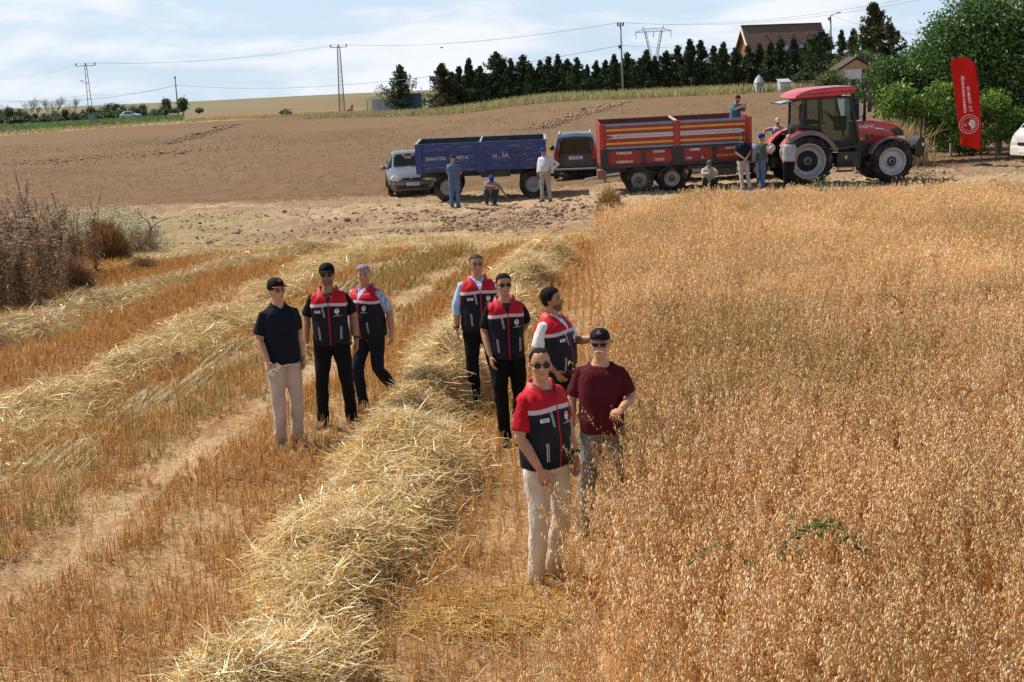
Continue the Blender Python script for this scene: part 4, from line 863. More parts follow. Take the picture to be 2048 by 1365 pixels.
# ---- red tractor seen from its right side
def tractor():
    g = G(1618, 373); root = empty('tractor', g+Vector((0,.05,.0)), rad(3.0), 'red tractor with open rear window parked beside the walnut tree', 'tractor', rot=(rad(1), rad(.2), rad(3.0)))
    red = pm('tractor_red', (.50,.014,.018), .32, 0, .12, 3, coat=.35, dirt=(.30,.18,.12), dscale=2.5, damt=.45); grey = pm('fender_grey', (.13,.13,.135), .5, 0, .15, 4, dirt=(.3,.24,.18), dscale=3, damt=.5); blk = pm('tractor_black', (.014,.014,.015), .5, 0, .2, 5, dirt=(.12,.09,.06), dscale=3, damt=.5)
    CYT = 1.02
    M_hub = pm('rim_dark', (.035,.035,.036), .5, .3, .2, 8)
    wheel(root, (0,.24,.79), .79, .46, .56, M_rimgrey, 20, (M_hub, .60)); wheel(root, (0,1.80,.79), .79, .46, .56, M_rimgrey, 20, (M_hub, .60), 1)
    wheel(root, (2.77,.26,.66), .66, .36, .44, pm('rim_silver', (.44,.43,.44), .45, .2, .1, 6, dirt=(.3,.24,.18), dscale=4, damt=.5), 18, (M_hub, .34)); wheel(root, (2.77,1.78,.66), .66, .36, .44, M_rimgrey, 18, (M_hub, .34), 1)
    mb = MB(); mb.bar((2.77,.3,.66),(2.77,1.74,.66), .16, .2); mb.bar((0,.4,.79),(0,1.64,.79), .3, .34); mb.box((1.4,CYT,.85), (3.0,.5,.5)); mb.build('chassis', blk, root, .03)
    # bonnet
    out = [(1.72,1.96),(2.30,1.96),(2.75,1.88),(3.10,1.77),(3.26,1.66),(3.34,1.45),(3.28,1.28),(2.55,1.22),(2.3,1.10),(1.72,1.12)]
    mb = MB(); mb.prism(out, 'y', CYT-.37, CYT+.37); ho = mb.build('bonnet', red, root, .07, 3, 45)
    mb = MB(); mb.prism([(2.86,1.66),(3.10,1.70),(3.27,1.62),(3.33,1.46),(3.02,1.44)], 'y', CYT-.378, CYT+.378); mb.build('grille', blk, ho, .01)
    mb = MB(); mb.prism([(2.02,1.50),(2.16,1.53),(2.19,1.36),(2.06,1.34)], 'y', CYT-.376, CYT+.376); mb.prism([(2.22,1.52),(2.32,1.52),(2.32,1.38),(2.22,1.37)], 'y', CYT-.376, CYT+.376); mb.build('vent', blk, ho)
    mb = MB(); mb.prism([(2.34,1.735),(2.64,1.695),(2.64,1.655),(2.36,1.69)], 'y', CYT-.377, CYT-.36); mb.build('white_stripe', M_white, ho)
    put_text(ho, 'lettering', 'CASE IH', .135, 2.06, CYT-.374, 1.77, M_white, 0, True, 1.0); mb = MB(); mb.box((1.86,CYT-.373,1.40), (.20,.01,.035)); mb.build('white_stripe', M_white, ho)
    mb = MB(); mb.box((2.72,CYT-.373,1.63), (.22,.01,.08)); mb.build('model_plate', pm('worn_silver', (.30,.20,.20), .5), ho)
    for s_ in (-1, 1): mb = MB(); mb.box((3.22,CYT+s_*.32,1.37), (.26,.16,.13)); mb.build('headlight', M_lamp, root, .035, 3, 40)
    # front mudguard, weights and linkage
    for y0 in (.06, 1.60):
        mb = MB(); rs = []
        for k in range(13):
            a = rad(38+122*k/12); rs.append([(2.77+rr_*math.cos(a), yy, .66+rr_*math.sin(a)) for rr_, yy in ((.74,y0),(.78,y0),(.78,y0+.38),(.74,y0+.38))])
        mb.rings(rs); mb.build('mudguard', grey, root, 0, 2, 50)
    mb = MB(); mb.box((3.46,CYT,.95), (.45,.3,.2)); mb.bar((3.3,.72,.98),(3.75,.72,1.12), .07); mb.bar((3.3,1.32,.98),(3.75,1.32,1.12), .07); mb.bar((3.92,.75,1.3),(3.92,.75,1.92), .045); mb.build('front_linkage', blk, root, .01)
    mb = MB(); mb.prism([(3.66,.80),(3.72,1.20),(3.84,1.40),(4.00,1.36),(4.06,1.10),(3.98,.78),(3.84,.70)], 'y', CYT-.42, CYT+.42); fw = mb.build('front_weight', blk, root, .05, 3, 40)
    mb = MB(); mb.box((3.95,CYT-.424,1.13), (.07,.01,.10)); mb.build('marker', M_white, fw)
    mb = MB(); mb.tube([(3.3,.60,1.30),(3.48,.60,1.25),(3.55,.62,1.08),(3.64,.64,1.02)], .014, 6); mb.build('hose', pm('orange_hose', (.55,.13,.03), .5), root)
    # rear mudguard
    for y0, s_ in ((.02, 1), (1.58, -1)):
        mb = MB(); rs = []
        for k in range(15):
            a = rad(28+122*k/14); rs.append([(rr_*math.cos(a), yy, .79+rr_*math.sin(a)) for rr_, yy in ((.90,y0+.02),(.98,y0+.02),(.98,y0+.44),(.90,y0+.44))])
        mb.rings(rs); fe = mb.build('fender', red, root, 0, 2, 50)
        mb = MB(); rs = []
        for k in range(17):
            a = rad(22+140*k/16); ye = y0-.05 if s_ > 0 else y0+.44; rs.append([(rr_*math.cos(a), yy, .79+rr_*math.sin(a)) for rr_, yy in ((.83,ye),(.965,ye),(.965,ye+.07),(.83,ye+.07))])
        mb.rings(rs); mb.build('fender_edge', grey, fe, 0, 2, 50)
    # cab
    Y0, Y1 = .28, 1.76; mb = MB()
    for y in (Y0, Y1):
        mb.bar((-.16,y,1.84),(-.14,y,2.76), .09, .07); mb.bar((.42,y,1.72),(.40,y,2.76), .13, .07); mb.bar((1.38,y,2.76),(1.72,y,1.30), .10, .07); mb.bar((-.16,y,1.86),(.5,y,1.80), .09, .07); mb.bar((.42,y,1.80),(.90,y,1.08), .11, .07); mb.bar((.86,y,1.10),(1.72,y,1.22), .10, .07); mb.bar((-.15,y,2.74),(1.40,y,2.74), .08, .07)
        mb.bar((.92,y,2.70),(.96,y,1.95), .035, .04)
    for a, b in (((-.16,2.0,0),(0,0,0)),): pass
    for x, z in ((-.14,2.74),(1.38,2.74),(1.70,1.35),(-.16,1.86)): mb.bar((x,Y0,z),(x,Y1,z), .08, .08)
    mb.prism([(.5,1.72),(.95,1.05),(1.70,1.15),(1.70,1.45),(1.3,1.30),(.9,1.4)], 'y', Y0+.06, Y1-.06); mb.box((.1,CYT,1.4), (.7,1.3,.9)); cb = mb.build('cab_frame', blk, root, .012)
    for y in (Y0+.02, Y1-.03): mb = MB(); mb.prism([(-.14,1.90),(.38,1.84),(.36,2.70),(-.12,2.70)], 'y', y, y+.01); mb.build('window', M_glass, cb)
    mb = MB(); mb.bar((1.36,CYT,2.70),(1.68,CYT,1.42), 1.30, .012); mb.build('windscreen', M_glass, cb)
    for y in (Y0+.015, Y1-.025):
        mb = MB(); mb.prism([(.47,1.80),(.92,1.14),(1.66,1.25),(1.36,2.70),(.46,2.70)], 'y', y, y+.01); dr = mb.build('door', M_glass, cb)
        mb = MB(); mb.box((.98,y-.02,1.88), (.16,.03,.05)); mb.build('handle', blk, dr)
    q = Matrix.Rotation(rad(-9), 3, 'Y'); mb = MB(); mb.box((-.50,CYT,2.66), (.62,1.2,.02), 0, q); rw = mb.build('rear_window', pm('tilted_glass', (.30,.36,.36), .08, 0, .1, 3, spec=.8), root)
    mb = MB(); mb.box((-.80,CYT,2.61), (.03,1.24,.04)); mb.box((-.5,CYT-.61,2.66), (.64,.03,.035), 0, q); mb.box((-.5,CYT+.61,2.66), (.64,.03,.035), 0, q); mb.bar((-.16,Y0+.1,2.35),(-.45,Y0+.1,2.64), .02); mb.build('window_frame', blk, rw)
    mb = MB(); mb.prism([(-.47,2.76),(-.42,2.85),(-.22,2.96),(.15,3.05),(.8,3.09),(1.50,3.09),(1.55,3.0),(1.46,2.86),(.9,2.80),(.2,2.78)], 'y', .14, 1.90); rf = mb.build('roof', red, root, .06, 3, 50)
    mb = MB(); mb.box((1.12,CYT,3.095), (.5,.75,.016)); mb.build('roof_hatch', pm('hatch_glass', (.28,.32,.34), .1, 0, .05), rf)
    mb = MB(); mb.tube([(-.42,.13,2.86),(.3,.128,2.90),(1.45,.128,2.96)], .012, 6); mb.build('roof_seam', blk, rf)
    mb = MB(); mb.box((.28,CYT,1.98), (.5,.5,.14)); mb.box((.08,CYT,2.28), (.14,.48,.55)); mb.build('seat', M_int, root, .05)
    mb = MB(); pts = [Vector((.95+.20*math.cos(2*PI*k/20)*.75, CYT+.22*math.sin(2*PI*k/20), 2.18-.20*math.cos(2*PI*k/20)*.62)) for k in range(21)]; mb.tube(pts, .018, 6); mb.bar((.95,CYT,2.18),(1.25,CYT,1.75), .05); mb.box((1.32,CYT,1.9), (.3,.4,.45)); mb.build('steering_wheel', M_int, root)
    mb = MB(); mb.tube([(2.03,.74,1.94),(2.03,.74,2.86),(2.06,.74,2.96),(2.12,.74,2.98)], [.05,.045,.04,.036], 12); mb.build('exhaust', blk, root)
    mb = MB(); mb.bar((1.42,Y0,2.72),(1.96,.02,2.80), .025); mb.bar((1.45,Y0,2.58),(1.96,.02,2.64), .025); mb.bar((1.62,Y0,2.0),(1.80,Y0-.05,2.18), .022); mb.bar((1.80,Y0-.05,2.18),(1.80,Y0-.05,1.85), .022); mr = mb.build('mirror_arm', blk, root); mb = MB(); mb.box((1.94,.03,2.52), (.08,.20,.52)); mb.build('mirror', blk, mr, .03)
    mb = MB(); mb.box((1.38,.42,.78), (.75,.4,.5)); mb.box((1.22,.16,.42), (.5,.3,.04)); mb.box((1.22,.18,.66), (.5,.26,.04)); mb.bar((.98,.05,.40),(.98,.3,.98), .04); mb.bar((1.47,.05,.40),(1.47,.3,.98), .04); st = mb.build('step_box', blk, root, .02)
    mb = MB(); mb.box((1.28,.215,.85), (.07,.012,.10)); mb.build('warning_label', pm('yellow_label', (.7,.6,.04), .5), st)
    mb = MB(); mb.box((.86,.20,1.13), (.27,.02,.10)); pl_ = mb.build('sign_plate', pm('plate_red', (.5,.02,.03), .4), root); mb = MB(); mb.box((.86,.188,1.03), (.27,.01,.03)); mb.build('white_stripe', M_white, pl_); put_text(pl_, 'lettering', 'CASE IH', .07, .86, .186, 1.15, M_white)
    mb = MB(); mb.box((1.9,.62,1.05), (.5,.2,.5)); mb.build('fuel_tank', blk, root, .03); mb = MB(); mb.box((-.42,.55,1.75), (.18,.3,.22)); mb.build('rear_lamp', blk, root, .03); mb = MB(); mb.box((-.6,CYT,.7), (.6,.5,.3)); mb.bar((-.5,.78,.75),(-.95,.80,.9), .06); mb.build('rear_hitch', blk, root, .02)
    return root
tractor()

# ---- blue trailer
def panel_ribs(mb, x0, x1, z0, z1, y, n, mi=0, d=.02):
    for k in range(n+1): z = z0+(z1-z0)*k/n; mb.box(((x0+x1)/2, y, z), (x1-x0, d, .028), mi)
def blue_trailer():
    a = G(836, 408); root = empty('farm_trailer', a, rad(-4), 'blue high sided farm trailer with rust streaks, men standing against it', 'trailer', rot=(rad(2.6), 0, rad(-1.5)))
    blue = pm('worn_blue_paint', (.018,.042,.16), .5, 0, .25, 2.0, dirt=(.035,.05,.13), dscale=3, damt=.8)
    m, nt, p = _nt('rusty_blue_paint'); N = nt.nodes; L = nt.links; tc = N.new('ShaderNodeTexCoord'); mp_ = N.new('ShaderNodeMapping'); mp_.inputs['Scale'].default_value = (1.2, 1, 16); L.new(tc.outputs['Object'], mp_.inputs[0])
    n1 = N.new('ShaderNodeTexNoise'); n1.inputs['Scale'].default_value = 1.6; n1.inputs['Detail'].default_value = 8; n1.inputs['Roughness'].default_value = .65; L.new(mp_.outputs[0], n1.inputs['Vector']); r1 = N.new('ShaderNodeMapRange'); r1.inputs[1].default_value = .56; r1.inputs[2].default_value = .62; L.new(n1.outputs['Fac'], r1.inputs[0])
    n2 = N.new('ShaderNodeTexNoise'); n2.inputs['Scale'].default_value = 3; n2.inputs['Detail'].default_value = 6; L.new(tc.outputs['Object'], n2.inputs['Vector']); b_ = N.new('ShaderNodeMix'); b_.data_type = 'RGBA'; b_.inputs[6].default_value = (.016,.038,.14,1); b_.inputs[7].default_value = (.026,.055,.20,1); L.new(n2.outputs['Fac'], b_.inputs[0])
    mx = N.new('ShaderNodeMix'); mx.data_type = 'RGBA'; mx.inputs[7].default_value = (.34,.19,.095,1); L.new(r1.outputs[0], mx.inputs[0]); L.new(b_.outputs[2], mx.inputs[6]); L.new(mx.outputs[2], p.inputs['Base Color']); p.inputs['Roughness'].default_value = .55; rusty = m
    Ln, W_, z0, z1 = 4.45, 2.2, 1.04, 1.98; inner = pm('trailer_inside', (.05,.055,.05), .8, 0, .3, 3, dirt=(.16,.10,.06), dscale=2, damt=.6); edge = pm('edge_metal', (.40,.40,.42), .5, .3, .1)
    mb = MB(); mb.box((Ln/2, W_/2, z0+.03), (Ln-.1, W_-.1, .06)); mb.build('floor', inner, root)
    for y, nm in ((.03,'side_panel'), (W_-.03,'side_panel')):
        mb = MB(); mb.box((Ln/2, y, (z0+z1)/2), (Ln-.02, .05, z1-z0)); sp = mb.build(nm, rusty, root); yy = y-.045 if y < 1 else y+.045
        for x in (.12, 2.22, Ln-.12): mb = MB(); mb.box((x, yy, (z0+z1)/2-.02), (.22 if x != 2.22 else .30, .06, z1-z0+.06)); mb.build('post', blue, sp, .008)
        for x in (1.12, 3.42): mb = MB(); mb.box((x, yy, z0+.32), (.10, .05, .66)); mb.build('post', blue, sp, .008)
        mb = MB(); mb.box((Ln/2, yy+.012, z0+.64), (Ln-.3, .035, .05)); panel_ribs(mb, .25, 2.06, z0+.06, z0+.58, yy+.02, 4, 0, .02); panel_ribs(mb, 2.38, 4.2, z0+.06, z0+.58, yy+.02, 4, 0, .02); mb.build('rib', rusty, sp)
        mb = MB(); mb.box((Ln/2, y, z1+.012), (Ln, .075, .024)); mb.build('rim_rail', blue, sp)
        iy = y+.028 if y < 1 else y-.028; mb = MB(); mb.box((Ln/2, iy, (z0+z1)/2+.03), (Ln-.12, .006, z1-z0-.08)); mb.build('inner_lining', inner, sp)
    for x in (.03, Ln-.03):
        mb = MB(); mb.box((x, W_/2, (z0+z1)/2), (.05, W_-.12, z1-z0)); ep = mb.build('end_panel', blue, root); mb = MB(); mb.box((x, W_/2, z1+.014), (.07, W_-.05, .028)); mb.build('rim_rail', edge, ep)
    mb = MB(); mb.box((2.22, W_/2, z1+.012), (.05, W_-.1, .04)); mb.build('cross_bar', edge, root)
    mb = MB()
    for y in (.5, 1.7): mb.box((Ln/2, y, z0-.12), (Ln-.2, .12, .2))
    for x in (1.05, 3.98): mb.box((x, W_/2, .62), (.14, 1.7, .14)); mb.box((x, W_/2, .80), (.9, 1.2, .12))
    mb.box((2.7, .22, z0-.14), (1.0, .2, .22)); mb.bar((4.2,1.1,.72),(5.2,1.1,.60), .1); mb.build('chassis', M_dark, root)
    for x, yv in ((1.05,.24), (1.05,1.9), (3.98,.24), (3.98,1.9)): wheel(root, (x, yv, .49), .49, .30, .26, M_rimgrey, 0, None, -1 if yv < 1 else 1)
    tx = pm('faded_white_print', (.42,.44,.52), .6)
    put_text(root, 'lettering', 'BABATÜRK', .16, .72, -.048, z0+.46, tx, sx=.86); put_text(root, 'lettering', 'METAL', .16, 1.62, -.048, z0+.47, tx, sx=.86)
    put_text(root, 'lettering', 'H', .20, 2.70, -.048, z0+.47, tx); put_text(root, 'lettering', 'as', .09, 2.86, -.048, z0+.45, tx); put_text(root, 'lettering', 'SA', .20, 3.06, -.048, z0+.49, tx); put_text(root, 'lettering', '....', .1, 3.75, -.048, z0+.5, tx)
    # cloth hung on the trailer's end
    return root
blue_trailer()
# ---- red striped trailer
def red_trailer():
    a = G(1203, 395); root = empty('farm_trailer', a, rad(-1.5), 'red tandem axle trailer with yellow, blue and white stripes', 'trailer', rot=(rad(2.6), rad(-.5), rad(-1.5)))
    red = pm('trailer_red', (.40,.032,.020), .5, 0, .18, 2, dirt=(.24,.06,.04), dscale=4, damt=.5); red2 = pm('trailer_red_dark', (.30,.020,.016), .5, 0, .15, 3, dirt=(.2,.05,.04), dscale=4, damt=.5); blk = pm('trailer_black', (.022,.022,.024), .6, 0, .2, 4, dirt=(.12,.09,.07), dscale=3, damt=.5); inner = pm('trailer_rust_inside', (.11,.05,.04), .8, 0, .3, 3, dirt=(.2,.13,.1), dscale=2, damt=.5)
    yel = pm('stripe_yellow', (.68,.38,.03), .5, 0, .15, 5, dirt=(.35,.12,.04), dscale=5, damt=.6); blu = pm('stripe_blue', (.10,.33,.50), .5, 0, .12, 5); wht = pm('stripe_white', (.50,.50,.50), .5, 0, .1, 5)
    Ln, W_, z0, zm, z1 = 4.92, 2.25, .98, 1.53, 2.36; mb = MB(); mb.box((Ln/2, W_/2, z0+.03), (Ln-.1, W_-.1, .06)); mb.build('floor', inner, root)
    for y in (.03, W_-.03):
        s_ = -1 if y < 1 else 1; mb = MB(); mb.box((Ln/2, y, (zm+z1)/2), (Ln-.02, .05, z1-zm)); sp = mb.build('side_panel', red, root); yo = y+s_*.025
        mb = MB()
        for k in range(1, 7): z = zm+(z1-zm)*k/7; mb.box((1.28, yo+s_*.012, z), (2.24, .025, .05)); mb.box((3.64, yo+s_*.012, z), (2.20, .025, .05))
        mb.build('rib', red, sp)
        for k, mt in ((0, blu), (6.35, blu), (1.25, yel), (5.0, yel)):
            z = zm+.045+(z1-zm-.09)*k/6.35; mb = MB(); h_ = .065 if mt is yel else .055
            mb.box((1.30, yo+s_*.028, z), (2.18, .006, h_)); mb.box((3.66, yo+s_*.028, z), (2.10, .006, h_)); mb.build('stripe', mt, sp)
        z = zm+.42; mb = MB(); ya, yb = (yo+s_*.026, yo+s_*.032)
        mb.prism([(.22,z-.075),(.50,z-.012),(.22,z+.055),(.6,z+.07),(2.39,z+.07),(2.39,z-.07),(.6,z-.07)], 'y', ya, yb); mb.prism([(2.61,z-.07),(2.61,z+.07),(4.55,z+.07),(4.72,z),(4.55,z-.07)], 'y', ya, yb); mb.build('stripe', wht, sp)
        mb = MB(); mb.box((1.45, yo+s_*.034, z), (1.86,.004,.008)); mb.box((3.6, yo+s_*.034, z), (1.94,.004,.008)); mb.box((.62, yo+s_*.034, z), (.012,.004,.12)); mb.box((4.35, yo+s_*.034, z), (.012,.004,.12)); mb.build('stripe_line', M_dark, sp)
        for x, w_ in ((.07,.14), (Ln-.07,.14), (2.50,.18)): mb = MB(); mb.box((x, yo+s_*.02, (zm+z1)/2), (w_, .07, z1-zm+.02)); mb.build('post', red, sp, .008)
        mb = MB(); mb.box((Ln/2, y, (z0+zm)/2-.02), (Ln-.02, .05, zm-z0-.05)); lp = mb.build('lower_panel', red2, root); mb = MB()
        for x, w_ in ((.13,.26),(1.42,.10),(2.52,.36),(3.72,.10),(Ln-.10,.20)): mb.box((x, yo+s_*.03, (z0+zm)/2-.02), (w_, .08, zm-z0+.06))
        mb.box((Ln/2, yo+s_*.015, z0+.0), (Ln, .07, .10)); mb.box((Ln/2, yo+s_*.015, zm-.01), (Ln, .06, .05)); mb.build('post', blk, lp, .006)
        mb = MB(); panel_ribs(mb, .28, 4.7, z0+.12, zm-.1, yo+s_*.003, 3, 0, .012); mb.build('rib', red2, lp)
        mb = MB(); mb.box((Ln/2, y-s_*.028, (z0+z1)/2), (Ln-.1, .006, z1-z0-.06)); mb.build('inner_lining', inner, sp)
        if s_ < 0:
            mb = MB(); mb.box((4.18, yo-.012, z0+.20), (.76,.008,.07)); mb.build('warning_strip', yel, lp); mb = MB()
            for k in range(8): x = 3.86+.095*k; mb.prism([(x,z0+.166),(x+.035,z0+.166),(x+.06,z0+.234),(x+.025,z0+.234)], 'y', yo-.022, yo-.017)
            mb.build('warning_bars', blk, lp)
            yt = yo-.020
            for tx, x, z, s2 in (('SÜRMAZLAR',.78,z0+.42,.11),('RÖMORK',1.92,z0+.42,.11),('DAMPER',3.08,z0+.42,.11),('SANAYİ',4.22,z0+.42,.11),('LÜLEBURGAZ',.80,z0+.14,.11),('1313715',1.92,z0+.16,.12),('TON',2.88,z0+.16,.11),('10',3.32,z0+.16,.11)): put_text(lp, 'lettering', tx, s2, x, yt, z, M_white, sx=.8)
    for x in (.03, Ln-.03):
        mb = MB(); mb.box((x, W_/2, (z0+z1)/2), (.05, W_-.12, z1-z0)); mb.build('end_panel', red2, root)
    mb = MB(); mb.box((2.5, W_/2, z1-.01), (.06, W_-.1, .05)); mb.build('cross_bar', pm('pale_metal', (.5,.47,.44), .5), root)
    mb = MB()
    for y in (.55, 1.7): mb.box((Ln/2, y, z0-.14), (Ln, .12, .22))
    for x in (1.25, 2.33): mb.box((x, W_/2, .5), (.14, 1.8, .14))
    mb.box((1.79, .38, .68), (1.5,.1,.1)); mb.box((3.7, .35, z0-.18), (1.7,.08,.12)); mb.box((4.0,.4,.62), (.9,.4,.24)); mb.bar((4.8,1.12,.72),(6.4,1.12,.62), .14); mb.bar((.1,.3,.9),(.15,.3,.55), .08); mb.build('chassis', pm('rusty_chassis', (.10,.075,.06), .7, 0, .3, 4), root)
    rim = pm('rim_rusty_white', (.36,.34,.33), .6, 0, .15, 5, dirt=(.28,.13,.07), dscale=5, damt=.7); hb = pm('hub_rust', (.17,.07,.045), .7)
    for x in (1.25, 2.33):
        for yv in (.20, 2.05): wheel(root, (x, yv, .49), .49, .32, .25, rim, 0, (hb, .42), -1 if yv < 1 else 1)
    mb = MB(); mb.box((.05, .3, .72), (.3,.5,.3)); mb.build('tool_box', pm('rusty_box', (.20,.12,.07), .7, 0, .2), root)
    return root
RT = red_trailer()
# loose tow bar lying behind the red trailer
g = G(1206, 366); r_ = empty('tow_bar', g, rad(4), 'pale metal tow bar lying on the track between dark van and red trailer', 'tow bar')
mb = MB(); mb.bar((-.65,0,.16),(.05,0,.26), .06); mb.bar((.0,.02,.24),(.75,.02,.32), .06); mb.build('bar', pm('pale_bar', (.60,.66,.68), .4, .2, .1), r_); mb = MB(); mb.bar((0,0,.24),(.10,0,.03), .05); mb.box((.1,0,.02), (.14,.1,.04)); mb.build('jack_foot', M_dark, r_)

# ---- cars: lofted bodies
def car_body(st, paint, parent, glass_rows, name='body', glass=None):
    """st: stations (y, w_low, z_low, w_mid, z_mid, w_belt, z_belt, w_roof, z_roof, z_top); the nose lies at small y"""
    mb = MB(); gl = MB(); cols = []
    for s in st:
        y = s[0]; half = [(0, s[2]), (s[1]*.9, s[2]), (s[1], s[2]+.06), (s[3], s[4]), (s[5], s[6]), (s[7], s[8]), (s[7]*.72, s[8]*.35+s[9]*.65), (0, s[9])]
        cols.append([Vector((-x, y, z)) for x, z in half]+[Vector((x, y, z)) for x, z in reversed(half[1:-1])])
    n = len(cols[0])
    for i in range(len(st)-1):
        for j in range(n):
            k = (j+1) % n; q = [cols[i][j], cols[i][k], cols[i+1][k], cols[i+1][j]]; jj = min(j, n-1-j)
            gk = glass_rows.get(i, ()); is_g = jj == 4 and 'side' in gk
            if 'top' in gk and jj in (5, 6): continue
            if is_g:
                c = sum(q, Vector())/4; qq = [p+(c-p)*.10 for p in q]; gl.add(qq, [(0,1,2,3)], 0, True)
                mb.add(q+qq, [(0,1,5,4),(1,2,6,5),(2,3,7,6),(3,0,4,7)], 0, True)
            else: mb.add(q, [(0,1,2,3)], 0, True)
        if 'top' in glass_rows.get(i, ()):          # one wide screen between the pillars
            B = [cols[i][j] for j in range(5, 10)]; T = [cols[i+1][j] for j in range(5, 10)]
            b2 = [p+(t-p)*.07 for p, t in zip(B, T)]; t2 = [t+(p-t)*.07 for p, t in zip(B, T)]
            for r2 in (b2, t2): r2[0] = r2[0].lerp(r2[1], .30); r2[4] = r2[4].lerp(r2[3], .30)
            for k in range(4):
                gl.add([b2[k], b2[k+1], t2[k+1], t2[k]], [(0,1,2,3)], 0, True); mb.add([B[k], B[k+1], b2[k+1], b2[k]], [(0,1,2,3)], 0, True); mb.add([t2[k], t2[k+1], T[k+1], T[k]], [(0,1,2,3)], 0, True)
            mb.add([B[0], b2[0], t2[0], T[0]], [(0,1,2,3)], 0, True); mb.add([B[4], b2[4], t2[4], T[4]], [(0,1,2,3)], 0, True)
    mb.add(cols[0], [tuple(range(n))], 0); mb.add(cols[-1], [tuple(reversed(range(n)))], 0)
    me = mb.mesh(name); bm = bmesh.new(); bm.from_mesh(me); bmesh.ops.remove_doubles(bm, verts=bm.verts, dist=1e-4); bmesh.ops.recalc_face_normals(bm, faces=bm.faces); bm.to_mesh(me); bm.free()
    for p in me.polygons: p.use_smooth = True
    me.set_sharp_from_angle(angle=rad(38)); b = link(name, me, parent, paint)
    if gl.f: gl.build('window', glass or M_glass, b)
    return b
def paint(name, col): return pm(name, col, .3, .25, .06, 2, coat=.6, dirt=(.30,.23,.16), dscale=2.2, damt=.35)
SEDAN = [(0,.56,.30,.64,.45,.64,.58,.42,.66,.68),(.12,.74,.22,.80,.45,.79,.66,.52,.75,.77),(.55,.80,.20,.85,.5,.83,.78,.60,.86,.89),(1.2,.82,.20,.86,.55,.84,.90,.66,.96,.98),(1.95,.82,.20,.86,.55,.84,.93,.59,1.40,1.45),(2.7,.82,.20,.86,.55,.84,.94,.60,1.43,1.48),(3.45,.82,.20,.85,.55,.83,.95,.56,1.37,1.41),(3.95,.80,.22,.84,.55,.82,.96,.62,1.0,1.02),(4.3,.74,.32,.80,.55,.78,.88,.6,.94,.96)]
def sedan(loc, rz, label, col, name, detail=True, group=None, plate=None, rot=None):
    root = empty('parked_car', loc, rz, label, 'car', group, rot=rot); pt = paint(name, col); b = car_body(SEDAN, pt, root, {3:('top','side'),4:('side',),5:('side',),6:('side','top')})
    for y in (.78, 3.42):
        for s_ in (-1, 1):
            t = MB(); t.lathe([(.19,-.09),(.28,-.10),(.305,-.06),(.305,.06),(.28,.10),(.19,.09)], 24, (.77*s_, y, .305), 'x'); wt = t.build('wheel', M_tyre, root)
            t = MB(); t.lathe([(.19,.07*s_),(.16,.08*s_),(.05,.06*s_),(.005,.09*s_)], 20, (.77*s_, y, .305), 'x'); t.build('rim', M_rimgrey, wt)
    if not detail: return root
    for s_ in (-1, 1):
        mb = MB(); mb.prism([(.38*s_,.64),(.50*s_,.74),(.66*s_,.80),(.76*s_,.70),(.74*s_,.60),(.50*s_,.585)], 'y', -.005, .35); hl = mb.build('headlight', M_lamp, root, .02, 2, 50); mb = MB(); mb.ball((.45*s_,-.005,.635), (.035,.02,.03)); mb.build('indicator', pm('amber_lens', (.45,.16,.10), .2), hl)
        mb = MB(); mb.ball((.98*s_, 1.25, .98), (.12,.07,.08)); mb.bar((.84*s_,1.28,.94),(.92*s_,1.27,.96), .05); mb.build('mirror', pt, root)
        mb = MB(); mb.ball((.60*s_, -.01, .36), (.05,.03,.04)); mb.build('fog_lamp', M_rimgrey, root)
    mb = MB(); mb.prism([(-.40,.60),(-.34,.70),(.34,.70),(.40,.60)], 'y', -.015, .1); gr = mb.build('grille', M_blackp, root)
    mb = MB(); mb.tube([(0,-.03,.70),(-.045,-.03,.65),(0,-.03,.60),(.045,-.03,.65),(0,-.03,.70)], .011, 6); mb.build('emblem', M_chrome, gr)
    mb = MB(); mb.prism([(-.72,.50),(-.60,.56),(.60,.56),(.72,.50),(.70,.33),(-.70,.33)], 'y', -.035, .1); bp_ = mb.build('bumper', pt, root, .03, 3, 50); mb = MB(); mb.prism([(-.62,.44),(.62,.44),(.56,.31),(-.56,.31)], 'y', -.042, .05); mb.build('air_intake', M_blackp, bp_)
    mb = MB(); mb.box((0,-.01,.27), (1.30,.08,.05)); mb.build('lower_lip', pt, bp_, .02)
    mb = MB(); mb.box((0,-.05,.475), (.52,.012,.115)); pl_ = mb.build('number_plate', M_plate, bp_); mb = MB(); mb.box((-.235,-.057,.475), (.05,.006,.115)); mb.build('plate_band', pm('plate_blue', (.03,.08,.35), .4), pl_); put_text(pl_, 'plate_lettering', plate or '22 AD 430', .095, .025, -.058, .475, M_ink, sx=.85)
    mb = MB(); mb.tube([(-.55,1.22,1.0),(-.1,1.20,1.02)], .012, 5); mb.tube([(.05,1.22,1.0),(.5,1.22,1.02)], .012, 5); mb.build('wipers', M_blackp, root)
    mb = MB(); mb.box((-.36,2.35,.95), (.46,.18,.65)); mb.box((.36,2.35,.95), (.46,.18,.65)); mb.box((-.36,2.32,1.33), (.22,.1,.16)); mb.box((.36,2.32,1.33), (.22,.1,.16)); mb.build('seats', M_int, root, .04); mb = MB(); mb.box((0,1.55,.88), (1.4,.5,.12)); mb.build('dashboard', M_int, root, .03)
    mb = MB(); mb.box((0,1.98,1.36), (.2,.03,.07)); mb.build('rear_view_mirror', M_blackp, root); mb = MB(); mb.bar((0,2.05,1.46),(0,2.25,1.62), .012); mb.build('aerial', M_blackp, root)
    return root
g = G(826, 394); sedan(g, rad(7), 'silver sedan facing forward, half hidden by the blue trailer', (.15,.16,.18), 'silver_paint', rot=(rad(2), 0, rad(7)))
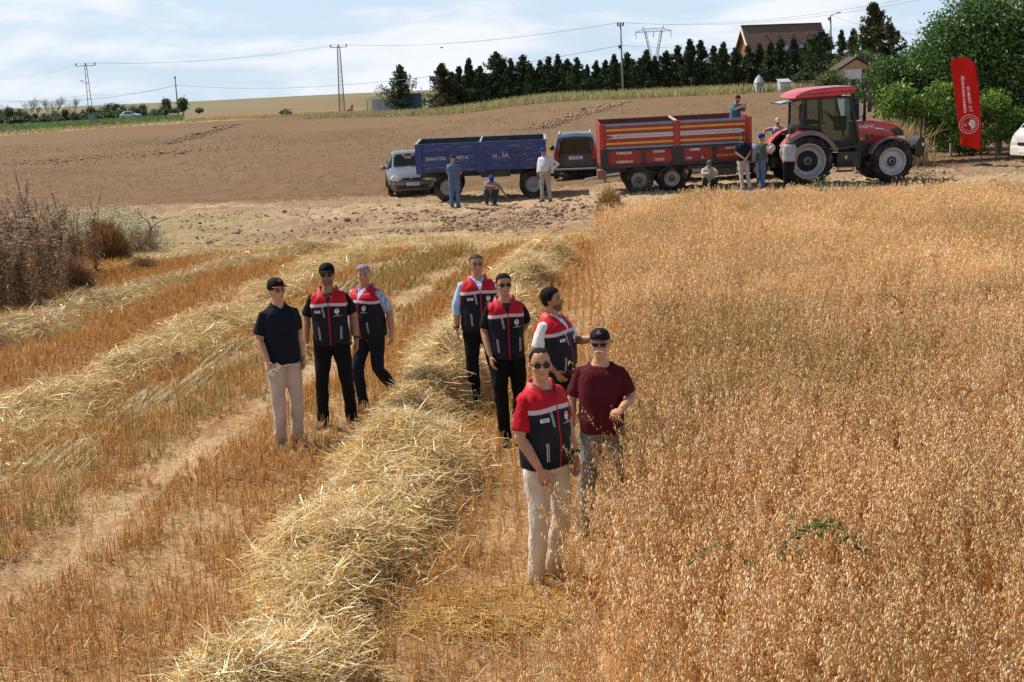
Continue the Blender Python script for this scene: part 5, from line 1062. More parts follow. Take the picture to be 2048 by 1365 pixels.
MPV = [(0,.72,.34,.80,.5,.80,.62,.55,.70,.72),(.15,.80,.25,.85,.5,.84,.78,.62,.86,.88),(.75,.82,.22,.86,.55,.85,1.0,.70,1.07,1.10),(1.1,.82,.22,.86,.55,.85,1.06,.72,1.18,1.22),(1.75,.82,.22,.87,.6,.86,1.10,.70,1.66,1.74),(2.6,.82,.22,.87,.6,.86,1.11,.71,1.74,1.82),(3.8,.82,.22,.87,.6,.86,1.11,.70,1.72,1.79),(4.12,.80,.28,.86,.6,.85,1.08,.68,1.62,1.68),(4.2,.72,.40,.80,.6,.78,1.0,.6,1.5,1.55)]
VAN = [(0,.74,.34,.82,.5,.84,.72,.60,.86,.88),(.10,.80,.28,.86,.55,.87,.95,.74,1.10,1.13),(.30,.84,.25,.88,.55,.88,1.05,.80,1.22,1.25),(.95,.84,.25,.88,.6,.88,1.10,.74,1.88,1.95),(2.6,.84,.25,.88,.6,.88,1.12,.74,1.94,2.02),(4.4,.84,.25,.88,.6,.88,1.12,.74,1.92,1.99),(4.5,.80,.4,.84,.6,.84,1.1,.70,1.8,1.9)]
def mpv(loc, rz, label, col, name, rear=False, front=True, plate='22 HP 442', lower=None, rot=None, st=None, rows=None):
    root = empty('parked_van', loc, rz, label, 'van', rot=rot); pt = paint(name, col); body = car_body(st or MPV, pt, root, rows or {3:('top','side'),4:('side',),5:('side',)})
    for y in (.80, 3.45):
        for s_ in (-1, 1):
            t = MB(); t.lathe([(.19,-.09),(.29,-.10),(.315,-.06),(.315,.06),(.29,.10),(.19,.09)], 24, (.78*s_, y, .315), 'x'); wt = t.build('wheel', M_tyre, root); t = MB(); t.lathe([(.19,.07*s_),(.16,.08*s_),(.05,.06*s_),(.005,.09*s_)], 20, (.78*s_, y, .315), 'x'); t.build('rim', M_rimgrey, wt)
    for s_ in (-1, 1) if st is None else ():
        mb = MB(); mb.tube([(.60*s_,1.9,1.75),(.60*s_,2.1,1.82),(.60*s_,3.5,1.84),(.60*s_,3.75,1.77)], .028, 8); mb.build('roof_rail', pm('rail_silver', (.62,.63,.65), .4, .2), root)
        mb = MB(); mb.ball((.98*s_, 1.30, 1.12), (.11,.07,.11)); mb.build('mirror', M_blackp, root)
    mb = MB(); mb.box((0,2.0,.95), (1.4,.25,1.0)); mb.box((0,3.0,.9), (1.4,.25,.9)); mb.build('seats', M_int, root, .04)
    if front:
        for s_ in (-1, 1): mb = MB(); mb.prism([(.46*s_,.70),(.58*s_,.88),(.76*s_,.90),(.80*s_,.74)], 'y', -.01, .4); mb.build('headlight', M_lamp, root, .02, 2, 50)
        mb = MB(); mb.prism([(-.78,.28),(-.80,.62),(.80,.62),(.78,.28)], 'y', -.06, .35); mb.build('bumper', lower or pt, root, .04, 3, 50); mb = MB(); mb.box((0,-.02,.72), (.8,.06,.10)); mb.build('grille', M_blackp, root, .01)
        mb = MB(); mb.box((0,-.07,.46), (.52,.012,.11)); mb.build('number_plate', M_plate, root)
    if rear:
        mb = MB(); mb.prism([(-.62,1.04),(-.56,1.55),(-.45,1.62),(.45,1.62),(.56,1.55),(.62,1.04)], 'y', 4.14, 4.235); mb.build('rear_window', M_dglass, body, .02)
        mb = MB(); mb.prism([(-.70,.50),(-.70,1.02),(.70,1.02),(.70,.50)], 'y', 4.14, 4.225); td = mb.build('tailgate', pt, root, .015)
        mb = MB(); mb.box((-.02,4.238,.86), (.54,.014,.12)); pl_ = mb.build('number_plate', M_plate, td)
        text_on('plate_lettering', plate, .10, Matrix.Translation((-.02,4.247,.86)) @ Matrix.Rotation(PI, 4, 'Z') @ FACE_NEG_Y, M_ink, pl_, True, .85)
        for s_ in (-1, 1): mb = MB(); mb.prism([(.66*s_,.78),(.70*s_,1.35),(.80*s_,1.25),(.82*s_,.80)], 'y', 4.05, 4.235); mb.build('tail_light', M_redlamp, root, .01)
        mb = MB(); mb.box((0,4.20,.42), (1.62,.16,.20)); mb.build('bumper', M_blackp, root, .04, 3, 50); mb = MB(); mb.box((0,4.285,.44), (1.60,.03,.06)); mb.build('bumper_bar', pm('rail_silver', (.62,.63,.65), .4, .2), root); mb = MB(); mb.box((0,4.30,.30), (.06,.14,.06)); mb.build('tow_hook', M_dark, root)
        mb = MB(); mb.tube([(0,4.245,1.08),(.35,4.245,1.12)], .010, 5); mb.build('wiper', M_blackp, root)
    return root
def place_local(p, rz, ly, z=0):      # root position so that the point (0, ly) of the vehicle lies at p
    q = Matrix.Rotation(rz, 3, 'Z') @ Vector((0, ly, 0)); return Vector((p.x-q.x, p.y-q.y, p.z+z))
g = G(1152, 360); rz = rad(176); mpv(place_local(g, rz, 4.2), rz, 'dark grey van seen from behind, parked between the blue and red trailers', (.030,.034,.038), 'dark_grey_paint', rear=True, front=False)
g = G(1540, 352); rz = rad(82); mpv(place_local(g, rz, .35), rz, 'light grey van behind the front of the red trailer, nose towards the tractor', (.36,.39,.43), 'light_grey_paint', lower=M_blackp)
g = ground_at(2050, 45.5, 316); rz = rad(-74); mpv(place_local(g, rz, 0), rz, 'white van at the right edge of the photo beyond the red flag', (.66,.64,.60), 'white_paint', lower=pm('cream_bumper', (.62,.58,.52), .5, 0, .1), st=VAN, rows={2:('top','side'),3:('side',),4:('side',)})
# ---- cars on the road far away
for px, dist, rz, lab, col, nm in ((300, 262, rad(80), 'pale blue car on the far road at left, largest of the distant cars', (.42,.52,.60), 'pale_blue_paint'), (322, 292, rad(85), 'white distant car just right of the pale blue one', (.72,.73,.74), 'far_white_paint'), (342, 300, rad(85), 'far white car nearest to the bare wooden pole', (.70,.72,.74), 'far_white_paint')):
    g = ground_at(px, dist, 232); sedan(g+Vector((-2,0,.25)), rz, lab, col, nm, False, 'cars on the far road')

# ================= men around the trailers =================
CAPB = (.02,.05,.35)
def bg(px, py, rz, label, lift=0.0, dy=0.0, **k):
    g = G(px, py); g = Vector((g.x*(1+dy/g.y), g.y+dy, 0)); g.z = h1(g.x, g.y)+lift; return person(g, rad(rz), label, voxel=.013, badge=False, **k)
SQ = dict(pelvis=(0,.06,-.60), legR=((-.20,-.34,.50),(-.13,-.10,.085)), legL=((.20,-.34,.50),(.13,-.10,.085)))
bg(911, 416, 168, 'man in blue shirt and jeans with dark cap standing before the blue trailer, back turned', h=1.70, girth=1.06, top='shirt', top_col=(.09,.14,.22), trousers=(.10,.16,.26), cap=(.03,.033,.036), hair=(.03,-.02,-.08,.007), hair_col=(.35,.34,.33), hyaw=rad(35), hpitch=rad(10), wide=1.15, skin=(.40,.22,.14),
   R=((-.26,-.05,1.15),(-.16,-.25,1.08),(.8,-.5,0),(0,1,0)), L=((.27,-.06,1.15),(.20,-.24,1.06),(-.5,-.6,-.2),(0,1,0)))
bg(980, 410, 15, 'man in grey t-shirt and blue cap squatting beneath the blue trailer', h=1.72, top_col=(.22,.23,.235), trousers=(.05,.06,.075), cap=CAPB, hair=(.03,0,-.06,.007), lean=rad(32), hpitch=rad(18), skin=(.36,.19,.12), R=((-.22,-.32,.66),(.06,-.50,.64),(.8,-.4,-.1),(0,.3,-1)), L=((.34,-.22,.62),(.52,-.30,.36),(.4,-.2,-.9),(0,1,0)), **SQ)
bg(1092, 404, -28, 'man in white checked shirt and bright blue cap, hand on hip', h=1.78, girth=1.08, belly=.05, top='shirt', top_mat=plaid('grey_check_cloth', (.42,.44,.47), (.66,.67,.69), 13), collar=(.62,.63,.66), sleeve='long', trousers=(.34,.31,.29), belt=(.03,.025,.02), hem=.985, cap=CAPB, hair=(.03,0,-.06,.007), hair_col=(.12,.1,.09), hyaw=rad(-35), hpitch=rad(8), skin=(.40,.22,.14),
   L=((.44,.10,1.20),(.26,-.08,1.04),(-.7,-.3,-.3),(-.2,.9,0)), R=((-.27,.02,1.16),(-.26,-.05,.93),(0,-.2,-1),(1,0,0)), legR=((-.11,-.03,.50),(-.13,.02,.085)), legL=((.12,-.02,.50),(.16,.03,.085)))
P4B, A4B = bg(1417, 388, 4, 'man in beige shirt and grey cap squatting under the red trailer with a phone', h=1.72, top='shirt', top_col=(.40,.37,.33), sleeve='long', trousers=(.02,.022,.03), cap=(.10,.105,.10), hair=(.03,0,-.06,.007), lean=rad(14), hpitch=rad(24), skin=(.42,.23,.15), R=((-.27,-.20,.66),(-.06,-.42,.68),(.4,-.5,.1),(.3,.3,.9)), L=((.27,-.20,.66),(.06,-.42,.68),(-.4,-.5,.1),(-.3,.3,.9)), **SQ)
bg(1486, 380, 6, 'bearded man in dark polo and pale trousers leaning on the red trailer, hands clasped', h=1.78, top='polo', top_col=(.012,.016,.024), trousers=(.45,.38,.33), hair=(.07,.012,-.06,.009), hair_col=(.02,.015,.012), glasses='sun', beard=(.03,.02,.015), lean=rad(-6), skin=(.40,.21,.135), hyaw=rad(-10),
   R=((-.26,-.02,1.17),(-.03,-.22,.98),(.5,-.2,-.8),(.4,.8,0)), L=((.26,-.02,1.17),(.05,-.23,.98),(-.5,-.2,-.8),(-.4,.8,0)), legR=((-.09,-.10,.50),(-.08,-.20,.085)), legL=((.10,-.14,.50),(.14,-.28,.085)))
bg(1522, 378, 118, 'man in grey t-shirt, jeans and blue cap facing the tractor beside the red trailer', h=1.76, girth=1.04, top_col=(.085,.095,.095), trousers=(.11,.16,.25), cap=(.015,.04,.30), hair=(.03,0,-.06,.007), hyaw=rad(-20), hpitch=rad(5), wide=1.1, skin=(.40,.21,.13), R=((-.26,-.06,1.16),(-.14,-.30,1.08),(.3,-.9,.1),(.9,.2,0)), L=((.27,-.08,1.16),(.20,-.32,1.16),(-.2,-.9,.2),(-.9,.1,0)))
bg(1577, 380, -4, 'man in light grey polo and dark trousers standing against the tractor wheel', h=1.72, girth=1.05, belly=.03, top='polo', top_col=(.36,.36,.39), collar=(.05,.05,.06), trousers=(.012,.012,.013), cap=(.36,.32,.25), hair=(.03,0,-.06,.007), hair_col=(.3,.3,.3), moustache=(.4,.38,.36), skin=(.42,.22,.14), L=((.26,.03,1.16),(.27,-.03,.93),(0,-.2,-1),(-1,0,0)), R=((-.27,.06,1.17),(-.22,-.02,.95),(.2,-.2,-1),(1,0,0)))
bg(1555, 364, -2, 'man in pale lilac t-shirt and cream cap, arms spread, up on the drawbar behind', lift=.42, h=1.74, top_col=(.42,.39,.44), trousers=(.07,.12,.22), cap=(.50,.47,.38), hair=(.03,0,-.06,.007), hpitch=rad(6), skin=(.42,.22,.14), R=((-.44,-.02,1.36),(-.50,-.16,1.12),(-.1,-.3,-1),(1,0,0)), L=((.43,.02,1.30),(.66,-.06,1.14),(.6,-.2,-.4),(0,.3,-1)), legR=((-.05,-.34,.72),(-.06,-.25,.32)), legL=((.12,-.02,.50),(.12,.03,.085)))
tr = RT.matrix_world if False else Matrix.Translation(RT.location) @ RT.rotation_euler.to_matrix().to_4x4()
pt_ = tr @ Vector((4.52, .85, 1.30)); person(pt_, rad(28), 'man in teal shirt inside the red trailer, hand at his mouth', 1.76, 1.02, voxel=.013, badge=False, top_col=(.07,.19,.26), trousers=(.03,.035,.05), hair=(.07,.01,-.06,.010), hair_col=(.02,.016,.013), beard=(.04,.025,.02), hpitch=rad(16), lean=rad(10), skin=(.42,.22,.145),
   R=((-.24,-.24,1.24),(.05,-.40,1.36),(.6,-.2,.7),(.2,1,.1)), L=((.26,-.20,1.20),(.10,-.42,1.30),(-.3,-.6,.4),(-.3,.8,0)))
# hat held by the man facing the tractor, phone held by the squatting man
g = G(1522, 378); c_ = AT(1542, 297, g.y-.25); hr = empty('sun_hat', c_, 0, 'cream cloth hat held up beside the blue capped man near the tractor', 'hat'); hc = pm('cream_cloth', (.58,.54,.42), .85, 0, .1, 8, .3)
mb = MB(); mb.lathe([(.155,.02),(.15,.0),(.11,.015),(.10,-.06),(.07,-.10),(.004,-.105)], 22, (0,0,0), 'y'); ho_ = mb.build('hat_body', hc, hr); ho_.rotation_euler = (rad(10), rad(20), rad(15))
M4 = Matrix.Translation(P4B.location) @ Matrix.Rotation(P4B.rotation_euler.z, 4, 'Z') @ Matrix.Scale(P4B.scale.x, 4)
mb = MB(); mb.box((0,0,0), (.075,.012,.15)); po = mb.build('phone', M_blackp, None, .003); po.location = M4 @ Vector((0,-.50,.72)); po.rotation_euler = (rad(50),0,0); tag(po, 'dark phone in the hands of the squatting man under the red trailer', 'phone')
# ================= trees, poles, house and the things along the far hedge =================
def leaf_cards(C, size, cols, elong=1.6, up=None, flat=.0):
    """one small folded leaf (or leaf spray) at each point C"""
    n = len(C); d = RNG.standard_normal((n, 3)); d[:, 2] *= (1-flat)
    if up is not None: d = d*.55+up
    d /= np.linalg.norm(d, axis=1, keepdims=True)+1e-9; r_ = RNG.standard_normal((n, 3)); s_ = np.cross(d, r_); s_ /= np.linalg.norm(s_, axis=1, keepdims=True)+1e-9
    nn = np.cross(d, s_); L_ = (size*U(.6, 1.35, n))[:, None]; W_ = L_/elong
    V = np.stack([C-d*L_*.5, C+s_*W_*.5+nn*W_*.12, C+d*L_*.5, C-s_*W_*.5+nn*W_*.12], 1); q = np.arange(n*4).reshape(n, 4)
    return V.reshape(-1, 3), q, np.repeat(pick(cols, n, .14), 4, 0)
M_leaf = leafmat('tree_leaf', .30, .45, spec=.4); M_needle = leafmat('conifer_needle', .10, .7, spec=.2); M_twig = leafmat('dry_twig', .08, .8, spec=.1)
M_bark = pm('bark', (.13,.10,.075), .9, 0, .3, 8, .5, 20)
def trunk_mesh(name, pts, rs, mat, parent, limbs=()):
    mb = MB(); mb.tube(pts, rs, 8)
    for lp, lr in limbs: mb.tube(lp, lr, 6)
    return mb.build(name, mat, parent)
# ---- conifers of the hedge
CON = [(.036,.070,.028),(.052,.088,.034),(.028,.054,.024),(.065,.098,.036),(.080,.090,.034)]
def conifer_crown(seed, h, rbase, n, brown=0.0, ragged=.25):
    rg = np.random.default_rng(seed); nb = 110; zb = np.sort(rg.uniform(.02, .96, nb)); ab = rg.uniform(0, 2*PI, nb); lb = (1-zb)**.8*rbase*(1+ragged*rg.standard_normal(nb)).clip(.4, 1.7)+.12
    own = rg.integers(0, nb, n); t = rg.uniform(.05, 1, n)**.7; rr = lb[own]*t; z = zb[own]*h+rr*rg.uniform(.35, .75, n)+rg.standard_normal(n)*.12; a = ab[own]+rg.standard_normal(n)*.22*(1.3-t)
    x, y = rr*np.cos(a), rr*np.sin(a); k = n//7; x[:k] = rg.standard_normal(k)*.10; y[:k] = rg.standard_normal(k)*.10; z[:k] = rg.uniform(.3, 1.03, k)*h
    C = np.stack([x, y, z], -1); upv = np.stack([np.cos(a)*.35, np.sin(a)*.35, 0*a+.75], -1); upv[:k] = (0, 0, 1)
    cols = CON+([(.10,.075,.03)]*3 if brown else []); return leaf_cards(C, .34, cols, 3.0, upv)
CROWNS = []
for k, (h_, r0, br, rag) in enumerate(((7.0,1.5,0,.3),(7.4,1.25,0,.25),(6.6,1.9,0,.35),(6.8,1.7,1,.35),(7.2,1.1,0,.3))):
    rt = empty('conifer_tree', (0,0,0)); v, q, c = conifer_crown(40+k, h_, r0*1.05, 6000, br, rag); fastmesh('crown', v, q, c, M_needle, rt)
    trunk_mesh('trunk', [(0,0,-.3),(.02,0,h_*.5),(0,.02,h_*.97)], [.13,.08,.02], M_bark, rt); CROWNS.append((rt, h_))
used = [False]*5
def conifer(px, ytop, dist, kind, label, group, wide=1.4):
    rt, h_ = CROWNS[kind]; g = ground_at(px, dist, 200); tip = AT(px, ytop, dist); h = tip.z-g.z
    o = rt if not used[kind] else copy_tree(rt); used[kind] = True; s = h/h_/1.02
    o.location = g; o.rotation_euler = (0, 0, U(0, 6.28)); o.scale = (s*wide*U(.95,1.2), s*wide*U(.95,1.2), s); tag(o, label, 'tree', group)
HEDGE = [(887,128,3),(921,134,0),(941,118,1),(963,133,0),(996,105,2),(1011,126,1),(1024,118,0),(1049,111,2),(1064,128,1),(1083,121,4),(1100,114,0),(1119,110,1),(1137,119,2),(1156,116,0),(1176,130,4),(1195,122,1),(1213,121,0),(1231,110,1),(1256,106,2),(1268,120,4),(1282,117,0),(1294,101,1),(1311,113,4),(1334,103,2),(1357,92,0),(1382,80,1),(1403,82,4),(1428,93,0),(1447,86,1),(1471,97,2),(1496,92,0),(1518,88,1),(1541,86,4),(1561,80,0),(1588,78,1),(1612,88,2)]
for i, (px, yt, kd) in enumerate(HEDGE):
    conifer(px, yt, 158-4*sstep(1200,1600,px)+U(-2.5,2.5), kd, 'dark green conifer in the long hedge row behind the fallow field', 'conifers in the long hedge row')
for px in range(905, 1640, 17):      # low dense conifers that close the hedge
    conifer(px+U(-5,5), 148-.035*(px-900)+U(-7,8), 160+U(-2,3), int(U(0,5)), 'dark green conifer in the long hedge row behind the fallow field', 'conifers in the long hedge row', 2.0)
conifer(803, 131, 196, 2, 'lone dark conifer standing behind the blue container', None, 1.15)
conifer(1641, 62, 140, 2, 'broad dense conifer at the right end of the roofed house', None, 1.5)
conifer(1745, 8, 120, 3, 'tallest conifer with drooping brownish tips above the small white shed', None, 1.05)
conifer(1778, 50, 118, 3, 'shorter brownish conifer beside the tallest one above the shed', None, 1.5)
conifer(1704, 60, 126, 1, 'slim conifer left of the tallest one above the shed', None, 1.0)
conifer(1682, 62, 150, 4, 'thin pointed conifer between the house roof and the shed', None, 1.0)
# ---- broad-leaved trees and shrubs
def blob_points(blobs, n, shell=.55, seed=0):
    w_ = np.array([b[1][0]*b[1][1]*b[1][2] for b in blobs])**.75; own = RNG.choice(len(blobs), n, p=w_/w_.sum()); c = np.array([b[0] for b in blobs])[own]; r_ = np.array([b[1] for b in blobs])[own]
    # leaves gather in twigs so that gaps stay open between them
    nt = max(30, n//26); tw = RNG.standard_normal((nt, 3)); tw /= np.linalg.norm(tw, axis=1, keepdims=True); tw *= (U(0, 1, nt)**shell)[:, None]
    p = tw[RNG.integers(0, nt, n)]; return c+p*r_*1.0+RNG.standard_normal((n, 3))*np.minimum(r_*.19, .42)
WAL = [(.075,.15,.028),(.10,.19,.036),(.055,.115,.022),(.13,.23,.05),(.045,.095,.02)]
VINE = [(.15,.26,.04),(.20,.32,.05),(.11,.20,.03),(.07,.14,.025),(.25,.37,.06)]
def broadleaf(name, base, blobs, n, size, cols, label, cat='tree', group=None, trunk=None, limbs=(), bark=M_bark, elong=1.7):
    rt = empty(name, base, 0, label, cat, group); v, q, c = leaf_cards(blob_points(blobs, n), size, cols, elong); fastmesh('crown' if cat == 'tree' else 'foliage', v, q, c, M_leaf, rt)
    if trunk: trunk_mesh('trunk', trunk[0], trunk[1], bark, rt, limbs)
    return rt
def loc(g, px, py, d): p = AT(px, py, d); return (p.x-g.x, p.y-g.y, p.z-g.z)
pale = pm('whitewashed_bark', (.42,.38,.33), .9, 0, .25, 6, .3, 20)
D = 51.0; g = ground_at(1998, D, 290); B = lambda px, py, r_, dd=0: (loc(g, px, py, D+dd), r_)
broadleaf('walnut_tree', g, [B(1960,60,(1.7,1.8,1.3)),B(1925,100,(1.5,1.7,1.2)),B(1890,60,(.9,1.2,.8)),B(2010,40,(1.5,1.8,1.3)),B(2050,110,(1.6,2,1.5)),B(1990,130,(1.6,2,1.2)),B(1870,110,(1.1,1.4,.8)),B(2080,40,(1.6,2,1.5)),B(1955,15,(1.1,1.2,.7)),B(1995,225,(1.4,1.2,.9)),B(1925,225,(1.2,1.2,.9)),B(1960,180,(1.4,1.5,1.0)),B(2050,250,(1.2,1.2,.9)),B(2040,190,(1.3,1.6,1.0))], 34000, .17, WAL, 'large walnut tree with pale trunk behind the red flag', trunk=([(0,0,-.2),(.02,0,1.2),(-.05,.05,2.4),(-.3,.1,3.6),(-.5,.1,4.8)], [.14,.12,.11,.08,.03]), limbs=[([(0,0,1.9),(.5,0,2.9),(1.0,.2,4.2)], [.08,.06,.02]), ([(0,0,1.7),(-.9,.2,2.8),(-1.7,.1,3.6)], [.08,.05,.02])], bark=pale, elong=2.2)
D = 55.0; g = ground_at(1825, D, 290)
broadleaf('walnut_tree', g, [B(1880,140,(1.5,1.6,.9)),B(1830,150,(1.3,1.6,.9)),B(1800,175,(.9,1.2,.7)),B(1770,140,(.8,1.2,.6)),B(1905,185,(1.4,1.4,.8)),B(1850,190,(1.4,1.4,.8)),B(1855,105,(.7,.9,.5)),B(1765,190,(.7,.9,.5)),B(1880,235,(1.2,1.0,.9)),B(1835,240,(1.1,1.0,.8))], 22000, .16, WAL, 'smaller leafy walnut tree between tractor roof and red flag', trunk=([(0,0,-.2),(.02,0,1.1),(.2,.05,2.2),(.5,.1,3.2)], [.12,.10,.08,.03]), limbs=[([(0,0,1.3),(-.5,0,2.2),(-1.0,.1,2.9)], [.07,.05,.02])], bark=pale, elong=2.2)
D = 48.5; g = ground_at(1850, D, 290)
broadleaf('grape_vine', g, [B(1830,215,(1.0,.8,.5)),B(1872,240,(.7,.8,.35)),B(1795,190,(.6,.8,.5)),B(1885,190,(.6,.8,.55)),B(1850,262,(.9,.6,.35)),B(1905,255,(.7,.6,.5)),B(1775,225,(.5,.5,.3)),B(1812,262,(.4,.4,.7)),B(1880,270,(.4,.4,.5))], 6500, .15, VINE, 'bright green grape vine spreading behind the tractor bonnet', 'vine', None, ([(-.2,0,-.1),(-.1,.05,.9),(.1,0,1.6)], [.04,.035,.02]))
g = ground_at(1990, D, 290)
broadleaf('grape_vine', g, [B(1985,205,(.7,.8,.5)),B(2030,232,(.8,.8,.35)),B(1940,215,(.5,.6,.35)),B(2010,265,(1.0,.6,.4)),B(1950,280,(.7,.5,.35)),B(2050,270,(.8,.6,.4))], 6000, .14, VINE, 'green grape vine spreading right of the red flag', 'vine', None, ([(.1,0,-.1),(0,.05,.9),(.1,0,1.7)], [.05,.045,.03]), bark=pale)
g = ground_at(1905, 50, 290); broadleaf('shrub', g, [B(1910,290,(.8,.6,.35),2),B(1880,285,(.5,.5,.35),2),B(1945,300,(.6,.5,.25),2)], 2600, .10, WAL+[(.10,.14,.04)], 'low dark green undergrowth at the foot of the vines', 'shrub')
for px, d_, lab in ((1822, 51, 'pale concrete vineyard post behind the tractor bonnet'), (1902, 50, 'thin pale vineyard post just left of the red flag')):
    g = ground_at(px, d_, 290); mb = MB(); mb.box((0,0,.75), (.09,.09,1.8), 0, None, .9); o = mb.build('vineyard_post', pale, None, .01); o.location = g; tag(o, lab, 'post')
D = 74.0; g = ground_at(1662, D, 200); broadleaf('shrub', g, [B(1662,160,(.85,.9,.6)),B(1648,168,(.5,.7,.45)),B(1680,168,(.6,.7,.5))], 4200, .13, [(.12,.17,.04),(.16,.21,.055),(.09,.13,.03)], 'yellow green rounded shrub left of the small white shed', 'shrub', elong=2.4)
D = 82.0; g = ground_at(1712, D, 200); broadleaf('shrub', g, [B(1705,124,(1.2,.9,.45)),B(1730,118,(.9,.9,.45)),B(1680,130,(.7,.8,.4))], 3400, .16, [(.10,.14,.04),(.07,.11,.03),(.13,.18,.05)], 'green shrub rising behind the roof of the small shed', 'shrub')
D = 66.0; g = ground_at(1745, D, 200); broadleaf('shrub', g, [B(1740,170,(.7,.8,.5)),B(1775,168,(.8,.8,.6)),B(1760,200,(.7,.6,.5)),B(1725,190,(.4,.5,.4))], 5000, .13, [(.05,.085,.025),(.07,.11,.03),(.09,.13,.045)], 'grey green bushes right of the shed, above the tractor mirror', 'shrub')
# tall dry stems standing between tractor and vines
g = ground_at(1790, 47, 280); n = 900; v, q, c = blades(n, g.x+RNG.standard_normal(n)*.55, g.y+RNG.standard_normal(n)*.4, .8, 1.9, np.full(n, .02), [(.45,.31,.16),(.52,.40,.22),(.36,.24,.12)], .25); o = fastmesh('dry_maize', v, q, c, M_twig); tag(o, 'tall dry yellow brown stems between the tractor cab and the vines', 'dry plants', kind='stuff')
# ---- distant trees on the left
FAR_HAZED = [(.085,.125,.055),(.105,.145,.065),(.07,.10,.05)]  # leaf greens lightened, distance haze put into the colour
protos = []
for k, bl in enumerate(([((0,0,2.0),(1.9,1.9,1.5)),((1.2,0,1.4),(1.4,1.4,1.1)),((-1.1,.2,1.2),(1.3,1.3,1.0))], [((0,0,3.0),(1.5,1.5,1.6)),((.5,0,1.9),(1.2,1.2,1.0))], [((0,0,1.3),(2.4,1.6,1.0)),((1.6,0,1.0),(1.6,1.2,.8)),((-1.8,0,.9),(1.5,1.2,.7))])):
    rt = empty('broadleaf_tree', (0,0,0)); v, q, c = leaf_cards(blob_points(bl, 2200, .5), .40, FAR_HAZED, 1.5); fastmesh('crown', v, q, c, M_leaf, rt); trunk_mesh('trunk', [(0,0,-.3),(.05,0,1.2),(0,0,2.4)], [.16,.12,.05], M_bark, rt); protos.append([rt, False])
def far_tree(px, dist, kind, s, label, group=None, lift=0.0, ref=235):
    g = ground_at(px, dist, ref); o = protos[kind][0] if not protos[kind][1] else copy_tree(protos[kind][0]); protos[kind][1] = True
    o.location = g+Vector((0,0,lift)); o.rotation_euler = (0,0,U(0,6)); o.scale = (s*U(.9,1.2),)*2+(s*U(.9,1.1),); tag(o, label, 'tree', group)
for i, px in enumerate(range(2, 330, 9)):
    k = (0,2,1,2,0,2)[i % 6]; far_tree(px+U(-3,3), 285+U(-14,25), k, U(.55,.82)*(1.15 if px < 60 or 165 < px < 275 else .85), 'small green tree in the far tree line at left', 'trees in the far tree line')
far_tree(335, 305, 1, .75, 'green tree just left of the bare wooden pole on the horizon', lift=1.0); far_tree(349, 312, 2, .6, 'low green tree right at the foot of the bare wooden pole', lift=.8)
far_tree(368, 330, 1, .95, 'round crowned lone tree right of the bare wooden pole', lift=.4); far_tree(400, 345, 2, .75, 'small flat topped lone tree on the bare skyline', lift=.6); far_tree(571, 222, 2, .62, 'low green bush at the foot of the wheat hill', lift=-.3); far_tree(700, 240, 2, .25, 'tiny green bush right of the steel lattice pole')
bare = None
for px, s in ((58,1.0),(3,.9),(72,.7),(100,.95),(112,1.0),(148,.95)):
    g = ground_at(px, 300, 235)
    if bare is None:
        o = bare = empty('bare_tree', g); mb = MB(); mb.tube([(0,0,-.3),(.1,0,1.5)], [.13,.09], 6); rr = random.Random(5)
        def br(p, d, L_, r_, k):
            e = p+d*L_; mb.tube([p, (p+e)/2+Vector((rr.uniform(-.1,.1),rr.uniform(-.1,.1),0)), e], [r_, r_*.8, r_*.5], 4, cap=False)
            if k: 
                for _ in range(4): br(p.lerp(e, rr.uniform(.5,1)), (d+Vector((rr.uniform(-.6,.6), rr.uniform(-.6,.6), rr.uniform(-.1,.4)))).normalized(), L_*rr.uniform(.55,.8), r_*.6, k-1)
        for q_ in range(5): br(Vector((.1,0,.9+.15*q_)), Vector((rr.uniform(-.6,.6), rr.uniform(-.6,.6), 1)).normalized(), 2.2, .055, 3)
        mb.build('branches', pm('bare_bark', (.30,.26,.24), .9), o)
    else: o = copy_tree(bare)
    o.location = g; o.scale = (s,)*3; o.rotation_euler = (0,0,U(0,6)); tag(o, 'leafless grey tree in the far tree line', 'tree', 'bare trees in the far tree line')
